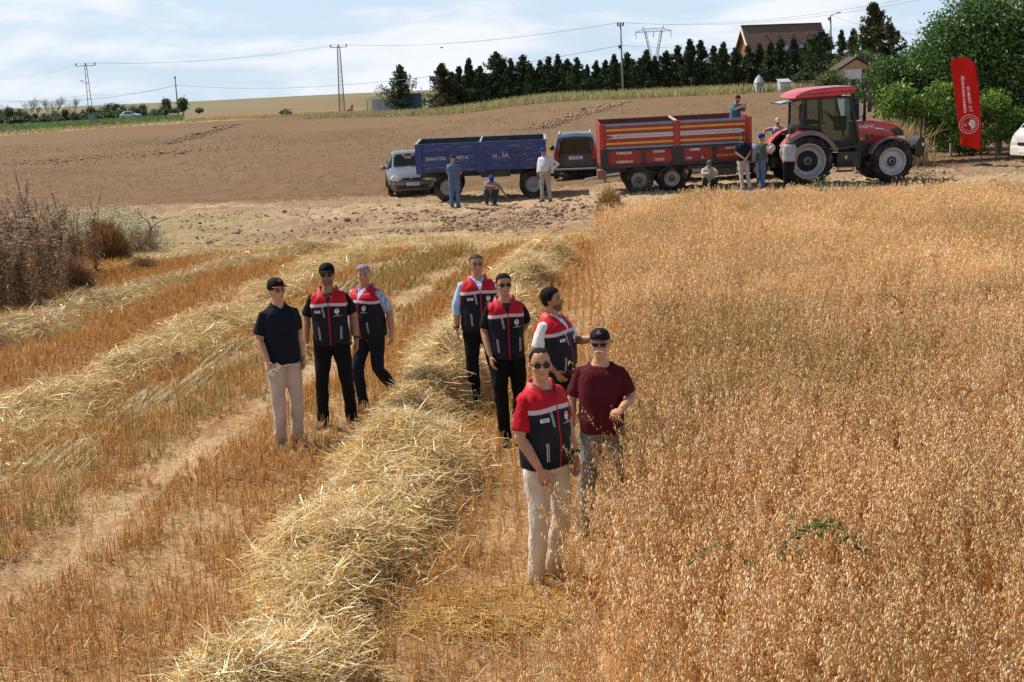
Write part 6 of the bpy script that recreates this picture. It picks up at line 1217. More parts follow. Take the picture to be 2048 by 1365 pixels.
# ---- poles and wires
steel = pm('pole_steel', (.16,.145,.14), .6, .3, .15, 4); wood = pm('pole_wood', (.17,.125,.10), .85, 0, .2, 4); dark = pm('insulator', (.05,.045,.045), .4); conc = pm('pole_concrete', (.30,.28,.26), .85, 0, .15, 3)
TOPS = {}
def base_top(px0, py0, px1, py1, dist):
    g = ground_at(px1, dist, py1); t = AT(px0, py0, dist); return g, Vector((g.x+(t.x-g.x), g.y, t.z))
def lattice_pole(px0, py0, px1, py1, dist, w0, w1, label, arm, n, ladder=False):
    g, t = base_top(px0, py0, px1, py1, dist); r_ = empty('power_pole', g, 0, label, 'power pole'); T = t-g; mb = MB(); N_ = n
    corners = [(-1,-1),(1,-1),(1,1),(-1,1)] if not ladder else [(-1,0),(1,0)]
    def P(c, k): f = k/N_; w_ = w0+(w1-w0)*f; return T*f+Vector((c[0]*w_/2, c[1]*w_/2, 0))
    for c in corners: mb.bar(P(c,0)-Vector((0,0,.3)), P(c,N_), .09 if ladder else .07)
    for k in range(N_):
        for i in range(len(corners)):
            j = (i+1) % len(corners); a, b = corners[i], corners[j]
            if ladder:
                if i == 0: mb.bar(P(a,k+.5), P(b,k+.5), .07)
            else: mb.bar(P(a,k), P(b,k+1), .045); mb.bar(P(a,k+1), P(b,k+1), .04)
    mb.build('mast', steel, r_); mb = MB(); mb.bar(T+Vector((-arm,0,-.1)), T+Vector((arm,0,-.1)), .10); cr_ = mb.build('crossarm', steel, r_)
    for x in (-arm, 0, arm): mb = MB(); mb.tube([T+Vector((x,0,-.05)), T+Vector((x,0,.18)), T+Vector((x,0,.42))], [.07,.13,.10], 8); mb.build('insulator', dark, cr_)
    return r_, g, T
r1, g1, T1 = lattice_pole(677, 94, 684, 221, 226, 1.0, .45, 'steel lattice power pole at the edge of the wheat hill', 1.4, 16)
r2, g2, T2 = lattice_pole(171, 131, 184, 248, 225, .85, .32, 'leaning ladder shaped power pole with lamp in front of the far trees', 1.7, 8, True)
mb = MB(); mb.bar(T2*.70, T2*.70+Vector((-.9,0,.35)), .07); mb.box(T2*.70+Vector((-1.0,0,.40)), (.5,.2,.14)); mb.build('lamp', conc, r2); mb = MB(); mb.box((.05,0,.9), (1.0,.6,1.6)); mb.build('base', conc, r2)
def plain_pole(px0, py0, px1, py1, dist, label, mat, r0=.15):
    g, t = base_top(px0, py0, px1, py1, dist); r_ = empty('power_pole', g, 0, label, 'power pole'); T = t-g; mb = MB(); mb.tube([Vector((0,0,-.3)), T*.5, T], [r0, r0*.85, r0*.65], 8); mb.build('mast', mat, r_); return r_, g, T
r3, g3, T3 = plain_pole(350, 156, 357, 231, 262, 'bare wooden pole standing on the far left horizon', wood)
mb = MB(); mb.tube([T3*.98, T3+Vector((0,0,.25))], [.2,.16], 8); mb.bar(T3*.8+Vector((-.1,0,0)), T3*.8+Vector((.25,0,0)), .12); mb.build('insulator', dark, r3)
r4, g4, T4 = plain_pole(1241, 52, 1246, 190, 152, 'tall slim power pole with three insulators before the hedge', conc, .14)
mb = MB(); mb.bar(T4+Vector((-.38,0,0)), T4+Vector((.38,0,0)), .10); cr_ = mb.build('crossarm', steel, r4)
for x in (-.33, 0, .33): mb = MB(); mb.tube([T4+Vector((x,0,.02)), T4+Vector((x,0,.2)), T4+Vector((x,0,.42))], [.07,.12,.09], 8); mb.build('insulator', dark, cr_)
mb = MB(); mb.box(T4*.70+Vector((-.2,0,0)), (.3,.3,.4)); mb.build('switch_box', dark, r4)
r5, g5, T5 = plain_pole(1661, 32, 1664, 120, 172, 'street lamp pole rising behind the right end of the house roof', steel, .16)
mb = MB(); mb.bar(T5, T5+Vector((.9,0,.3)), .09); mb.box(T5+Vector((1.1,0,.36)), (.55,.25,.14)); mb.box(T5+Vector((-.2,0,-.4)), (.3,.3,.4)); mb.build('lamp_head', conc, r5)
# far transmission tower
def pylon():
    d = 560; g = ground_at(1308, d, 130); t = AT(1307, 62, d); r_ = empty('transmission_tower', g, rad(-14), 'far lattice transmission tower above the hedge', 'pylon'); hh = t.z-g.z; st = pm('tower_steel', (.32,.32,.33), .6, .3); mb = MB(); r0 = .10
    for s_ in (-1, 1):
        for y in (-.6, .6):
            mb.bar((s_*2.2, y*3, 0), (s_*1.4, y, hh*.45), r0*2); mb.bar((s_*1.4, y, hh*.45), (s_*4.0, y, hh), r0*2)
            mb.bar((s_*1.4, y, hh*.45), (-s_*.0, y, hh*.40), r0*1.5)
        for k in range(7):
            f, f2 = k/7, (k+1)/7; xa = 1.4+2.6*f; xb = 1.4+2.6*f2; za, zb = hh*(.45+.55*f), hh*(.45+.55*f2); w_ = .9
            mb.bar((s_*(xa-w_*(1-f*.3)), -.6, za), (s_*xb, -.6, zb), r0*1.3); mb.bar((s_*xa, .6, za), (s_*(xb-w_), .6, zb), r0*1.3)
        mb.bar((s_*.5, -.6, hh*.45), (s_*3.1, -.6, hh), r0*1.6)
        mb.bar((s_*4.0, 0, hh), (s_*4.4, 0, hh*1.09), r0*1.6); mb.bar((s_*4.9, 0, hh), (s_*4.4, 0, hh*1.09), r0*1.6)
    for k in range(6): mb.bar((-2.2+.13*k, -1.5+.15*k, hh*.07*k), (2.2-.13*k, -1.5+.15*k, hh*.07*(k+1)), r0*1.3)
    mb.bar((-8,0,hh*.985),(8,0,hh*.985), r0*2.2); mb.bar((-8,0,hh*.985),(-4.4,0,hh*1.04), r0*1.8); mb.bar((8,0,hh*.985),(4.4,0,hh*1.04), r0*1.8); mb.bar((-4.4,0,hh*1.04),(4.4,0,hh*1.04), r0*2)
    for k in range(14): x = -8+16*k/14; mb.bar((x,0,hh*.985),(x+.57,0,hh*1.03 if abs(x) < 5 else hh*1.0), r0*1.2)
    mb.build('lattice', st, r_); mb = MB()
    for x in (-7.8, 0, 7.8): mb.bar((x,0,hh*.98),(x,0,hh*.86), .22)
    mb.build('insulator', dark, r_)
pylon()
def wire(name, pts, sag, label, r_=.018):
    P = []; 
    for a, b in zip(pts[:-1], pts[1:]):
        for k in range(16): f = k/16; P.append(a.lerp(b, f)-Vector((0,0,sag*4*f*(1-f))))
    P.append(pts[-1]); mb = MB(); mb.tube(P, r_, 4, cap=False); o = mb.build(name, pm('cable', (.18,.18,.19), .5)); tag(o, label, 'power line', 'power lines across the sky')
t1, t2, t3, t4, t5 = g1+T1, g2+T2, g3+T3, g4+T4, g5+T5
for k, x in enumerate((-.3, .3)): wire('power_line', [AT(-150, 160+6*k, 230), t2+Vector((x*4,0,.4)), t1+Vector((x*3.5,0,.4)), t4+Vector((x,0,.4)), AT(1850, -10+8*k, 120), AT(2200, -90, 100)], 1.1, 'thin power line strung over the tops of the poles', .014)
wire('power_line', [AT(-120, 188, 250), g3+T3*.82, g4+T4*.72+Vector((-.15,0,0))], 2.4, 'thicker low cable from the tall slim pole to the bare wooden pole', .028)
wire('power_line', [AT(-120, 206, 240), g2+T2*.50, g3+T3*.80], .6, 'low cable from the leaning pole to the bare wooden pole', .018)
wire('power_line', [t5+Vector((.2,0,0)), AT(2100, 60, 120)], 1.5, 'cable leaving the street lamp pole to the right', .022)
wire('power_line', [g4+T4*.72, AT(1660, 78, 250)], 1.0, 'cable passing behind the hedge tops in front of the house', .016)
# ---- house with the big tiled roof
def house():
    d = 182; g = ground_at(1482, d, 150); apex = AT(1482, 52, d); HR = apex.z-g.z; r_ = empty('house', g+Vector((0,0,0)), rad(13), 'house with steep brown tiled roof and white gable boards behind the hedge', 'house')
    Ln, hw, ze = 12.6, 5.2, HR-7.0
    m, nt, p = _nt('roof_tiles'); N = nt.nodes; L = nt.links; tc = N.new('ShaderNodeTexCoord'); wv = N.new('ShaderNodeTexWave'); wv.bands_direction = 'Z'; wv.inputs['Scale'].default_value = .9; wv.inputs['Distortion'].default_value = .4; wv.inputs['Detail'].default_value = 2; L.new(tc.outputs['Object'], wv.inputs['Vector'])
    nz = N.new('ShaderNodeTexNoise'); nz.inputs['Scale'].default_value = 3; L.new(tc.outputs['Object'], nz.inputs['Vector']); ad = N.new('ShaderNodeMath'); ad.operation = 'MULTIPLY'; L.new(wv.outputs['Fac'], ad.inputs[0]); L.new(nz.outputs['Fac'], ad.inputs[1])
    mx = N.new('ShaderNodeMix'); mx.data_type = 'RGBA'; mx.inputs[6].default_value = (.12,.062,.042,1); mx.inputs[7].default_value = (.29,.165,.115,1); L.new(ad.outputs[0], mx.inputs[0]); L.new(mx.outputs[2], p.inputs['Base Color']); p.inputs['Roughness'].default_value = .8
    wall = pm('wood_wall', (.26,.10,.05), .8, 0, .2, 2); trim = pm('white_board', (.72,.69,.60), .6); 
    mb = MB(); mb.prism([(-hw*.80,0),(hw*.80,0),(hw*.80,ze+.6),(0,HR-.35),(-hw*.80,ze+.6)], 'x', .5, Ln-.5); mb.build('wall', wall, r_)
    mb = MB()
    for s_ in (-1, 1): mb.prism([(0,HR),(s_*hw,ze),(s_*hw,ze-.25),(0,HR-.28)], 'x', 0, Ln)
    rf = mb.build('roof', m, r_); mb = MB(); mb.bar((0,0,HR+.02),(Ln,0,HR+.02), .3, .12); mb.build('ridge_cap', pm('ridge_dark', (.05,.045,.045), .7), rf)
    for x in (-.02, Ln+.02):
        for s_ in (-1, 1): mb = MB(); mb.prism([(0,HR+.05),(s_*hw,ze+.05),(s_*hw,ze-.55),(0,HR-.62)], 'x', x-.06, x+.06); mb.build('gable_board', trim, r_)
    for k, x in enumerate((3.9, 5.9, 8.2, 10.6)):
        f = .52; y, z = -hw*f, HR-(HR-ze)*f; sl = math.atan2(HR-ze, hw); q = Matrix.Rotation(-sl+0, 3, 'X'); q = Matrix.Rotation(sl, 3, 'X')
        mb = MB(); mb.box((x, y-.06, z+.06), (.95, 1.5, .14), 0, q); w_ = mb.build('skylight', pm('skylight_frame', (.10,.085,.08), .6), rf); mb = MB(); mb.box((x, y-.13, z+.10), (.75, 1.25, .03), 0, q); mb.build('pane', pm('skylight_glass', (.22,.27,.32), .12, 0, .05), w_)
        f = .22; mb = MB(); mb.box((x-.6, -hw*f-.05, HR-(HR-ze)*f+.08), (.35,.3,.2)); mb.build('roof_vent', pm('ridge_tile', (.22,.12,.09), .8), rf)
    mb = MB(); mb.box((.46,-1.2,ze+1.1), (.08,1.6,1.5)); mb.build('window', M_dglass, r_)
house()
def shed():
    d = 78; g = ground_at(1700, d, 190); r_ = empty('shed', g, rad(6), 'small white walled shed with brown gable roof beside the shrubs', 'shed'); p1 = AT(1690, 140, d); zt = p1.z-g.z
    white = pm('white_wall', (.66,.66,.64), .8, 0, .1, 2); 
    mb = MB(); mb.box((.2,.6,zt/2-.2), (1.1,1.2,zt+.4)); mb.build('wall', white, r_); mb = MB(); mb.box((.32,-.005,zt*.45), (.55,.03,zt*.75)); mb.build('door', pm('opening_shade', (.02,.02,.02), .9), r_)  # flat near-black panel, the opening's shaded inside put into its colour
    mb = MB(); mb.prism([(-.6,zt),(.45,zt+.62),(1.6,zt)], 'y', .20, 1.6); mb.build('gable', pm('orange_wall', (.50,.30,.17), .8, 0, .15, 2), r_)
    for a, b in (((-.8,zt-.06),(.45,zt+.68)), ((.45,zt+.68),(1.8,zt-.1))): mb = MB(); mb.prism([a, b, (b[0], b[1]+.10), (a[0], a[1]+.10)], 'y', .08, 1.7); mb.build('roof', pm('shed_roof', (.055,.033,.026), .8), r_)
shed()
# ---- small things by the hedge
g = ground_at(1518, 138, 180); t = AT(1518, 150, 138); hh = t.z-g.z; r_ = empty('garden_kiosk', g, rad(10), 'small grey pointed wooden kiosk in front of the hedge', 'kiosk'); gw = pm('grey_wood', (.42,.42,.42), .8, 0, .2, 3)
mb = MB(); mb.box((0,0,hh*.28), (.9,.9,hh*.56)); kb = mb.build('body', gw, r_); mb = MB(); mb.lathe([(.62,hh*.55),(.42,hh*.8),(.05,hh)], 6, (0,0,0), 'z'); mb.build('pointed_roof', gw, r_); mb = MB()
for k in range(4): mb.box((0,-.46,hh*(.10+.13*k)), (.7,.03,.06))
mb.build('slats', pm('slat_dark', (.10,.10,.10), .8), kb)
g = ground_at(1567, 138, 180); t = AT(1567, 160, 138); hh = t.z-g.z; r_ = empty('grey_hutch', g, rad(10), 'small grey box shaped hutch with slanted lid near the kiosk', 'hutch')
mb = MB(); mb.prism([(-.55,.1),(-.55,hh*.75),(.35,hh),(.35,.1)], 'x', -.6, .65); mb.build('body', pm('pale_sheet', (.50,.52,.54), .5, 0, .1), r_, .02); mb = MB(); mb.prism([(-.62,hh*.76),(.40,hh*1.03),(.40,hh*1.09),(-.62,hh*.82)], 'x', -.68, .72); mb.build('lid', gw, r_)
def yard():
    d = 196; corr = pm('sheet_grey', (.45,.47,.50), .5, .2, .1, 3); blue = pm('container_blue', (.035,.075,.17), .6, 0, .2, 2, dirt=(.08,.08,.12), dscale=1)
    g = ground_at(800, d, 218); t = AT(802, 188, d); hh = t.z-g.z; x1 = AT(842, 188, d).x-g.x; r_ = empty('shipping_container', g, rad(2), 'dark blue metal container beside the lone conifer', 'container')
    mb = MB(); mb.box((x1/2,1.2,hh/2), (x1,2.4,hh)); b_ = mb.build('body', blue, r_); mb = MB()
    for k in range(14): mb.box((x1*(k+.5)/14, -.02, hh/2), (.10,.08,hh*.92))
    for x in (.04, x1*.68, x1-.04): mb.box((x,-.03,hh/2), (.12,.1,hh))
    mb.build('ribs', blue, b_)
    g = ground_at(745, d, 222); t = AT(745, 200, d); hh = t.z-g.z; x1 = AT(800, 200, d).x-g.x; r_ = empty('sheet_fence', g, rad(1), 'pale corrugated sheet fence left of the blue container', 'fence'); n = 40; mb = MB(); top = [hh*(1+.12*math.sin(2.2*x1*k/n)*(k > 12)+.18*(k/n)**2) for k in range(n+1)]
    mb.rings([[(x1*k/n, .04*(k % 2), -.2) for k in range(n+1)], [(x1*k/n, .04*(k % 2), top[k]) for k in range(n+1)], [(x1*k/n, .04*(k % 2)+.03, top[k]) for k in range(n+1)], [(x1*k/n, .04*(k % 2)+.03, -.2) for k in range(n+1)]], 0, False, False, closed=False); mb.build('sheet', corr, r_)
    g = ground_at(735, 192, 222); r_ = empty('wire_fence', g, 0, 'thin dark posts of a wire fence around the container yard', 'fence')
    for px in (735, 757, 780, 762, 850):
        p = ground_at(px, 192, 220)-g; mb = MB(); mb.bar(p, p+Vector((0,0,2.35)), .08); mb.build('post', steel, r_)
    mb = MB(); x1 = ground_at(850, 192, 220).x-g.x
    for z in (.5, 1.0, 1.5, 2.0, 2.3): mb.bar((0,0,z),(x1,0,z+.15), .018)
    mb.build('wires', steel, r_)
    g = ground_at(866, 178, 214); r_ = empty('farm_machine', g, rad(20), 'yellow and white machine half hidden at the left end of the hedge', 'machine'); mb = MB(); mb.box((-.5,0,1.0), (.8,.8,1.2)); mb.build('cabin', pm('cream_panel', (.55,.52,.42), .6), r_, .05); mb = MB(); mb.bar((0,0,1.2),(1.2,0,.3), .22); mb.bar((-.3,0,.5),(.9,0,.5), .3); mb.build('arm', pm('machine_yellow', (.60,.48,.06), .5), r_); mb = MB(); mb.box((0,0,.25), (1.8,.7,.5)); mb.build('tracks', M_dark, r_, .1)
    g = ground_at(703, 232, 216); r_ = empty('stump_post', g, 0, 'short dark stump between the lattice pole and the wire fence', 'post'); mb = MB(); mb.tube([(0,0,-.2),(.05,0,.7),(.0,0,1.35)], [.22,.2,.24], 7); mb.ball((.2,0,1.3), (.25,.2,.2)); mb.build('stump', wood, r_)
yard()
# bird in the sky
p = AT(883, 96, 150); r_ = empty('bird', p, rad(30), 'small dark bird flying in the pale sky', 'bird'); mb = MB(); mb.tube([(-.22,0,0),(-.1,0,.01),(.05,0,.02),(.18,0,.03),(.24,0,.02)], [.02,.055,.07,.045,.012], 8)
for s_ in (-1, 1): mb.prism([(-.06,0),(.10,0),(.04,s_*.20),(-.08,s_*.34)], 'z', .02, .035)
mb.build('body', pm('bird_dark', (.03,.028,.027), .8), r_)

# ---- feather flag
def flag():
    D = G(1962, 333).y; Z = lambda u, v: AT(1890+u/5.46, 100+v/5.46, D); base = G(1962, 332); r_ = empty('feather_flag', base, 0, 'tall red feather flag with white emblem on a black foot', 'flag')
    red = leafmat('flag_cloth', .35, .7, (.62,.018,.012), spec=.2)
    right = [(200,82),(268,95),(318,135),(348,190),(360,290),(368,400),(377,560),(385,700),(391,860),(396,1000),(398,1105)]
    left = [(55,145),(62,160),(74,200),(88,300),(100,400),(112,530),(124,640),(140,760),(158,860),(186,950),(165,1040)]
    n = 44; m_ = 14; yy = lambda f, w_: .035*math.sin(f*9+w_*5)+.05*math.sin(w_*3.2+f*3)*(1-w_)
    def edge(e, f): k = f*(len(e)-1); i = min(int(k), len(e)-2); t = k-i; return Vector(e[i]).lerp(Vector(e[i+1]), t)
    def pt(f, w_): a, b = edge(left, f), edge(right, f); q = a.lerp(b, w_); q.y -= 42*math.sin(w_*PI)*(1-f)**3*.6; p = Z(q.x, q.y)-base; p.y += yy(f, w_); return p
    front = [[pt(i/n, j/m_)+Vector((0,-.003,0)) for j in range(m_+1)] for i in range(n+1)]; back = [[p+Vector((0,.006,0)) for p in reversed(r0)] for r0 in front]
    mb = MB(); mb.rings([a+b for a, b in zip(front, back)], 0, True, True); cl = mb.build('cloth', red, r_)
    white = pm('flag_print', (.78,.70,.70), .6, 0, .03)
    def on(u, v, off=.012):
        p = Z(u, v)-base; return Vector((p.x, p.y-off-.085, p.z))
    me_bvh = BVHTree.FromPolygons([v_.co for v_ in cl.data.vertices], [tuple(q.vertices) for q in cl.data.polygons])
    def drape(me):
        for v_ in me.vertices:
            h_ = me_bvh.ray_cast(Vector((v_.co.x, -2, v_.co.z)), Vector((0,1,0))); 
            if h_[0]: v_.co.y = h_[0].y-.006+(v_.co.y-0)*0
        return me
    sc = (Z(300,500)-Z(200,500)).x/100
    for body, u0, v0, u1, v1, size in (('T.C. TARIM VE', 283, 678, 250, 402, 37), ('ORMAN BAKANLIĞI', 222, 690, 185, 288, 37)):
        a, b = Z(u0, v0)-base, Z(u1, v1)-base; d = (b-a); d.y = 0; L_ = d.length; d.normalize(); me = text_mesh(body, size*sc*1.15, .0, 'CENTER', True)
        xs = [v_.co.x for v_ in me.vertices]; k = L_/(max(xs)-min(xs)); up = Vector((d.z, 0, -d.x)); c = (a+b)/2     # seen from the back: the lines run mirrored up the cloth
        for v_ in me.vertices: x, y = v_.co.x*k, v_.co.y; q = c+d*x+up*y; v_.co = (q.x, 0, q.z)
        drape(me); me.materials.clear(); link('lettering', me, cl, white)
    c = Z(262, 812)-base; R0 = 103*sc; mb = MB()
    def ringp(r0, r1, nn=40): mb.rings([[(c.x+r0*math.cos(2*PI*j/nn), 0, c.z+r0*math.sin(2*PI*j/nn)) for j in range(nn)], [(c.x+r1*math.cos(2*PI*j/nn), 0, c.z+r1*math.sin(2*PI*j/nn)) for j in range(nn)]], 0, False, True)
    def poly(pts): mb.add([(p[0], 0, p[1]) for p in pts], [tuple(range(len(pts)))])
    ringp(R0, R0*.955); ringp(R0*.72, R0*.69)
    for k in range(16): a = 2*PI*k/16; cx, cz = c.x+R0*.83*math.cos(a), c.z+R0*.83*math.sin(a); poly([(cx+R0*.05*(1 if j % 2 == 0 else .45)*math.cos(a+2*PI*j/10), cz+R0*.05*(1 if j % 2 == 0 else .45)*math.sin(a+2*PI*j/10)) for j in range(10)])
    pc = (c.x-R0*.36, c.z-R0*.05); out = [(pc[0]+R0*.15*math.cos(rad(a)), pc[1]+R0*.15*math.sin(rad(a))) for a in range(-235, 56, 15)]; inn = [(pc[0]+R0*.03+R0*.115*math.cos(rad(a)), pc[1]+R0*.03+R0*.115*math.sin(rad(a))) for a in range(50, -231, -15)]; poly(out+inn)
    poly([(c.x-R0*.38+R0*.06*(1 if j % 2 == 0 else .4)*math.cos(2*PI*j/10), c.z+R0*.12+R0*.06*(1 if j % 2 == 0 else .4)*math.sin(2*PI*j/10)) for j in range(10)])
    poly([(c.x-R0*.08,c.z+R0*.02),(c.x+R0*.12,c.z+R0*.50),(c.x+R0*.45,c.z+R0*.38),(c.x+R0*.62,c.z+R0*.05),(c.x+R0*.52,c.z-R0*.35),(c.x+R0*.22,c.z-R0*.55),(c.x+R0*.18,c.z-R0*.28)])
    me = mb.mesh('emblem'); drape(me); link('emblem', me, cl, white); mb = MB()
    for k in range(4): f = .1+.13*k; mb.tube([(c.x+R0*(.02+f*.6),0,c.z+R0*(.34-.1*k)),(c.x+R0*(.26+f*.3),0,c.z+R0*(.12-.1*k)),(c.x+R0*(.50),0,c.z+R0*(.02-.09*k))], R0*.014, 4)
    me = mb.mesh('emblem_lines'); drape(me); 
    for v_ in me.vertices: v_.co.y -= .003
    link('emblem_lines', me, cl, pm('flag_line', (.40,.30,.38), .6))
    pole = [Vector((0,0,.02))]+[Z(u, v)-base+Vector((0,.012,0)) for u, v in reversed([(262,92),(318,133),(352,190),(372,400),(389,700),(402,1105)])]; mb = MB(); mb.tube(pole, .016, 8); mb.build('pole', M_blackp, r_)
    mb = MB(); mb.prism([(-.36,.0),(-.34,.06),(-.1,.11),(.1,.11),(.34,.06),(.36,.0)], 'y', -.26, .26); mb.tube([(0,0,.1),(0,0,.32)], .03, 10); mb.build('foot', pm('grey_foot', (.07,.075,.08), .6, 0, .2, 5), r_, .015)
flag()

# ================= weeds at the field edges =================
DRY = [(.30,.195,.115),(.38,.25,.15),(.23,.145,.085),(.45,.31,.19)]; HEADC = [(.62,.46,.33),(.70,.55,.41),(.52,.38,.27)]
wp = []
for k in range(5):       # tall dead umbel plants
    rt = empty('dry_weed', (0,0,0)); h_ = (1.75,1.95,1.6,1.85,1.45)[k]; mb = MB(); rr = random.Random(k); heads = []
    def stem(p, d, L_, r_, lv):
        e = p+d*L_; mb.tube([p, p.lerp(e,.5)+Vector((rr.uniform(-.02,.02),rr.uniform(-.02,.02),0)), e], [r_, r_*.85, r_*.6], 5, cap=False)
        if lv == 0: heads.append(e); return
        for _ in range(rr.randint(3,4)): stem(p.lerp(e, rr.uniform(.45,1)), (d+Vector((rr.uniform(-.45,.45), rr.uniform(-.45,.45), .25))).normalized(), L_*rr.uniform(.35,.6), r_*.65, lv-1)
        heads.append(e)
    stem(Vector((0,0,-.05)), Vector((rr.uniform(-.06,.06),rr.uniform(-.06,.06),1)).normalized(), h_*.82, .013, 2)
    mb.build('stem', pm('dead_stem', (.34,.23,.14), .9, 0, .3, 8), rt); hp = np.array([tuple(h) for h in heads]); n = len(hp)*26; own = RNG.integers(0, len(hp), n); a = U(0, 6.28, n); ro = np.sqrt(U(0,1,n))*.055
    C = hp[own]+np.stack([np.cos(a)*ro, np.sin(a)*ro, .012-ro*.25+U(-.008,.008,n)], -1); v, q, c = leaf_cards(C, .026, HEADC, 1.2); fastmesh('seed_head', v, q, c, M_twig, rt)
    n = 760; z = U(.05, h_*.80, n); a = U(0, 6.28, n); ro = np.abs(RNG.standard_normal(n))*.12; C = np.stack([np.cos(a)*ro, np.sin(a)*ro, z], -1); v, q, c = leaf_cards(C, .075, DRY, 2.2); fastmesh('dead_leaves', v, q, c, M_twig, rt); wp.append([rt, False])
rr = random.Random(3); pts = []
for i in range(118):
    t = rr.random(); y = rr.uniform(21.5, 27.5); xe = -.5*y+.0; x = rr.uniform(-.475*y-.3, -8.7-(y-21.5)*.22+rr.uniform(0,.9)); pts.append((x, y))
for i, (x, y) in enumerate(pts):
    k = i % 5; o = wp[k][0] if not wp[k][1] else copy_tree(wp[k][0]); wp[k][1] = True; o.location = (x, y, h1(x, y)); s = rr.uniform(.78, 1.08)*(1.0 if x < -9.6 else .78); o.scale = (s,s,s); o.rotation_euler = (rr.uniform(-.06,.06), rr.uniform(-.06,.06), rr.uniform(0,6.28)); tag(o, 'tall dead brown weed with flat pale seed heads in the left thicket', 'weed', 'dead weeds of the left thicket')
def bush(px, py, dd, w_, h_, n, size, cols, label, name='dry_bush', mat=M_twig, fine=True, up=.5):
    g = G(px, py); r_ = empty(name, g, 0, label, 'bush'); th = U(0, 2*PI, n); cz = U(0, 1, n); rad_ = U(.0, 1, n)**.4
    ph = np.arccos(cz); d = np.stack([np.sin(ph)*np.cos(th)*w_, np.sin(ph)*np.sin(th)*w_, np.cos(ph)*h_], -1); C = d*rad_[:, None]
    if fine:      # twigs fanning out from the root
        tip = C+d*.12+RNG.standard_normal((n,3))*.04; b0 = C*U(.25,.7,n)[:, None]; P = np.stack([b0, (b0+tip)/2+RNG.standard_normal((n,3))*.02, tip], 1); P[..., 2] = np.maximum(P[..., 2], .0); R_ = np.repeat((np.full(n, size))[:, None], 3, 1); v, q, k = tubes_np(P, R_); c = np.repeat(pick(cols, n), k, 0)
    else:
        C[:, 2] = np.abs(C[:, 2]); v, q, c = leaf_cards(C+RNG.standard_normal((n,3))*.05, size, cols, 2.0)
    fastmesh('twigs' if fine else 'foliage', v, q, c, mat, r_)
    if not fine: mb = MB(); mb.tube([(0,0,-.05),(.03,0,h_*.5),(.08,.02,h_*.8)], [.03,.02,.008], 6); mb.build('stem', pm('dead_stem', (.34,.23,.14), .9), r_)
    return r_
bush(216, 524, 0, .62, 1.0, 5200, .0045, [(.34,.19,.085),(.42,.25,.12),(.28,.15,.07),(.48,.32,.17)], 'round rusty brown dead bush right of the tall weed thicket')
bush(150, 585, 0, .42, .62, 3000, .0045, [(.36,.22,.11),(.44,.29,.16),(.30,.17,.08)], 'small brown tumbleweed clump at the foot of the weed thicket')
bush(228, 498, 0, 1.5, 1.25, 7000, .06, [(.42,.43,.30),(.52,.50,.36),(.30,.33,.19),(.22,.26,.13)], 'silvery green bush with pale tufts behind the brown bush', 'silver_bush', M_leaf, False)
bush(130, 520, 0, 1.2, 1.5, 5200, .06, [(.20,.24,.10),(.28,.30,.15),(.36,.36,.22)], 'grey green bush rising among the dead weeds at left', 'silver_bush', M_leaf, False)
bush(1222, 462, 0, .45, 1.15, 1500, .006, [(.42,.24,.09),(.50,.31,.13),(.30,.26,.09)], 'orange brown weed clump at the far left corner of the oats', 'weed_clump')
bush(290, 545, 0, .35, .35, 900, .005, [(.45,.31,.18),(.36,.23,.13)], 'low tan weed in front of the dead stump')
# dead twisted stump
g = G(283, 506); r_ = empty('dead_stump', g, 0, 'twisted dead grey stump leaning at the right end of the weeds', 'stump'); mb = MB()
mb.tube([(-.28,0,0),(-.05,.02,.14),(.18,0,.34),(.30,.03,.62),(.28,0,.82),(.10,.02,1.0)], [.05,.055,.05,.04,.03,.012], 8); mb.tube([(.28,0,.6),(.5,.02,.8),(.85,.04,.92),(1.1,.03,.95)], [.03,.022,.014,.006], 6); mb.tube([(.12,0,.94),(.02,0,1.12),(-.08,.02,1.18)], [.016,.01,.004], 5); mb.tube([(.1,0,.25),(.36,-.05,.12),(.42,-.04,.0)], [.03,.028,.02], 6)
mb.build('trunk', pm('weathered_wood', (.36,.30,.26), .9, 0, .3, 10, .5, 30), r_); n = 700; C = np.stack([U(-.3,.45,n), RNG.standard_normal(n)*.15, U(0,.55,n)], -1); P = np.stack([C, C+RNG.standard_normal((n,3))*.06+np.array([0,0,.08])], 1); v, q, k = tubes_np(P, np.full((n,2), .005)); fastmesh('dead_twigs', v, q, np.repeat(pick(DRY, n), k, 0), M_twig, r_)
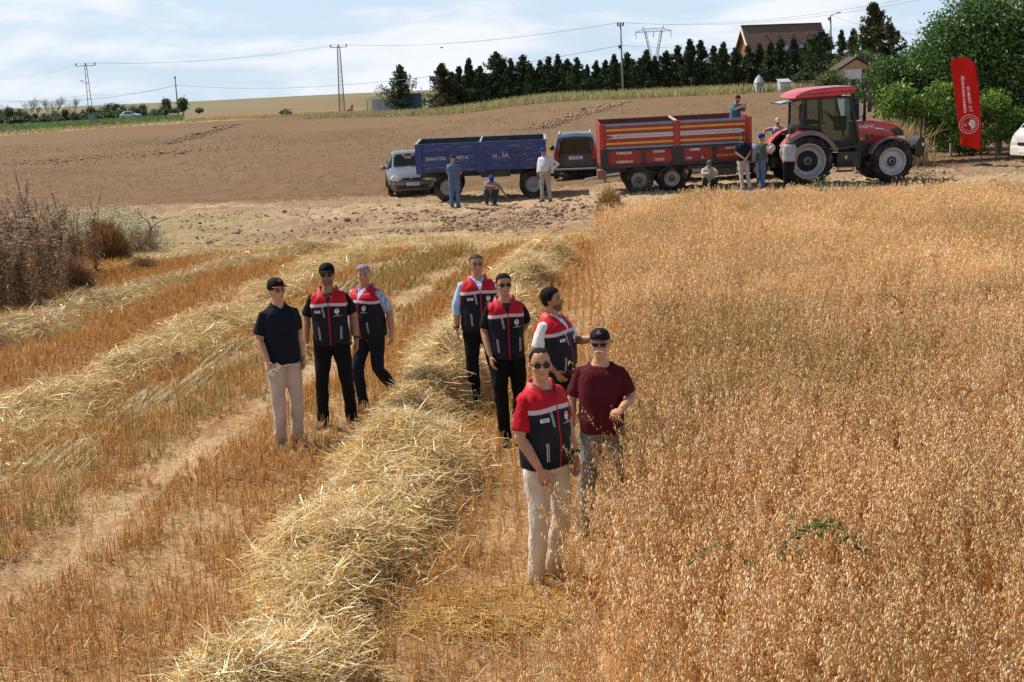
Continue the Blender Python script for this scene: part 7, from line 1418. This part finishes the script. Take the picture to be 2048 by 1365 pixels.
# green bindweed in the oats and green weeds by the tractor
def vine_weed(px, py, lift, L_, az, label, n=16, leaf=.055, tall=.35):
    g = G(px, py, lift); r_ = empty('green_weed', g, 0, label, 'weed'); mb = MB(); pts = [Vector((math.cos(az)*L_*f-.5*L_*math.cos(az), math.sin(az)*L_*f*.4, tall*math.sin(f*PI)*.5-.05)) for f in (0,.25,.5,.75,1)]; mb.tube([Vector((pts[0].x, pts[0].y, -.6))]+pts, .004, 5); mb.build('stem', pm('green_stem', (.10,.17,.04), .7), r_)
    t = U(0, 4, n); C = np.array([tuple(pts[int(a)].lerp(pts[min(int(a)+1, 4)], a % 1)) for a in t])+RNG.standard_normal((n,3))*.03; v, q, c = leaf_cards(C, leaf, [(.06,.11,.03),(.09,.14,.045),(.12,.17,.06)], 2.2); fastmesh('foliage', v, q, c, M_green, r_)
for a in ((1640,1090,.92,.55,.2,'largest green bindweed climbing through the oats, lower right',120,.040), (1435,1125,.90,.42,-.3,'small green bindweed shoot left of the largest one',40,.034), (1590,1060,.9,.2,1.4,'upright green bindweed tip beside the largest one',22,.034), (1775,610,.95,.4,.1,'faint green weed far out in the oats',18,.045), (1640,500,.95,.5,.6,'tiny green weed in the middle of the oats',16,.05)): vine_weed(*a[:5], a[5], a[6], a[7])
for px, py, w_, lab in ((1290,385,.55,'grey green weed tuft at the trailer wheels'), (1640,384,.45,'green weed tuft in front of the tractor rear wheel'), (1700,388,.5,'green weed tuft between the tractor wheels'), (1850,362,.5,'pale dry weed tuft before the tractor front wheel')):
    g = G(px, py); r_ = empty('weed_tuft', g, 0, lab, 'weed'); n = 420; C = np.stack([RNG.standard_normal(n)*w_*.5, RNG.standard_normal(n)*.2, np.abs(RNG.standard_normal(n))*.22], -1); v, q, c = leaf_cards(C, .07, [(.12,.16,.07),(.17,.21,.10),(.22,.24,.12)] if px < 1800 else [(.5,.42,.28),(.42,.33,.2)], 2.4, np.array([0,0,.8])); fastmesh('foliage', v, q, c, M_leaf, r_)
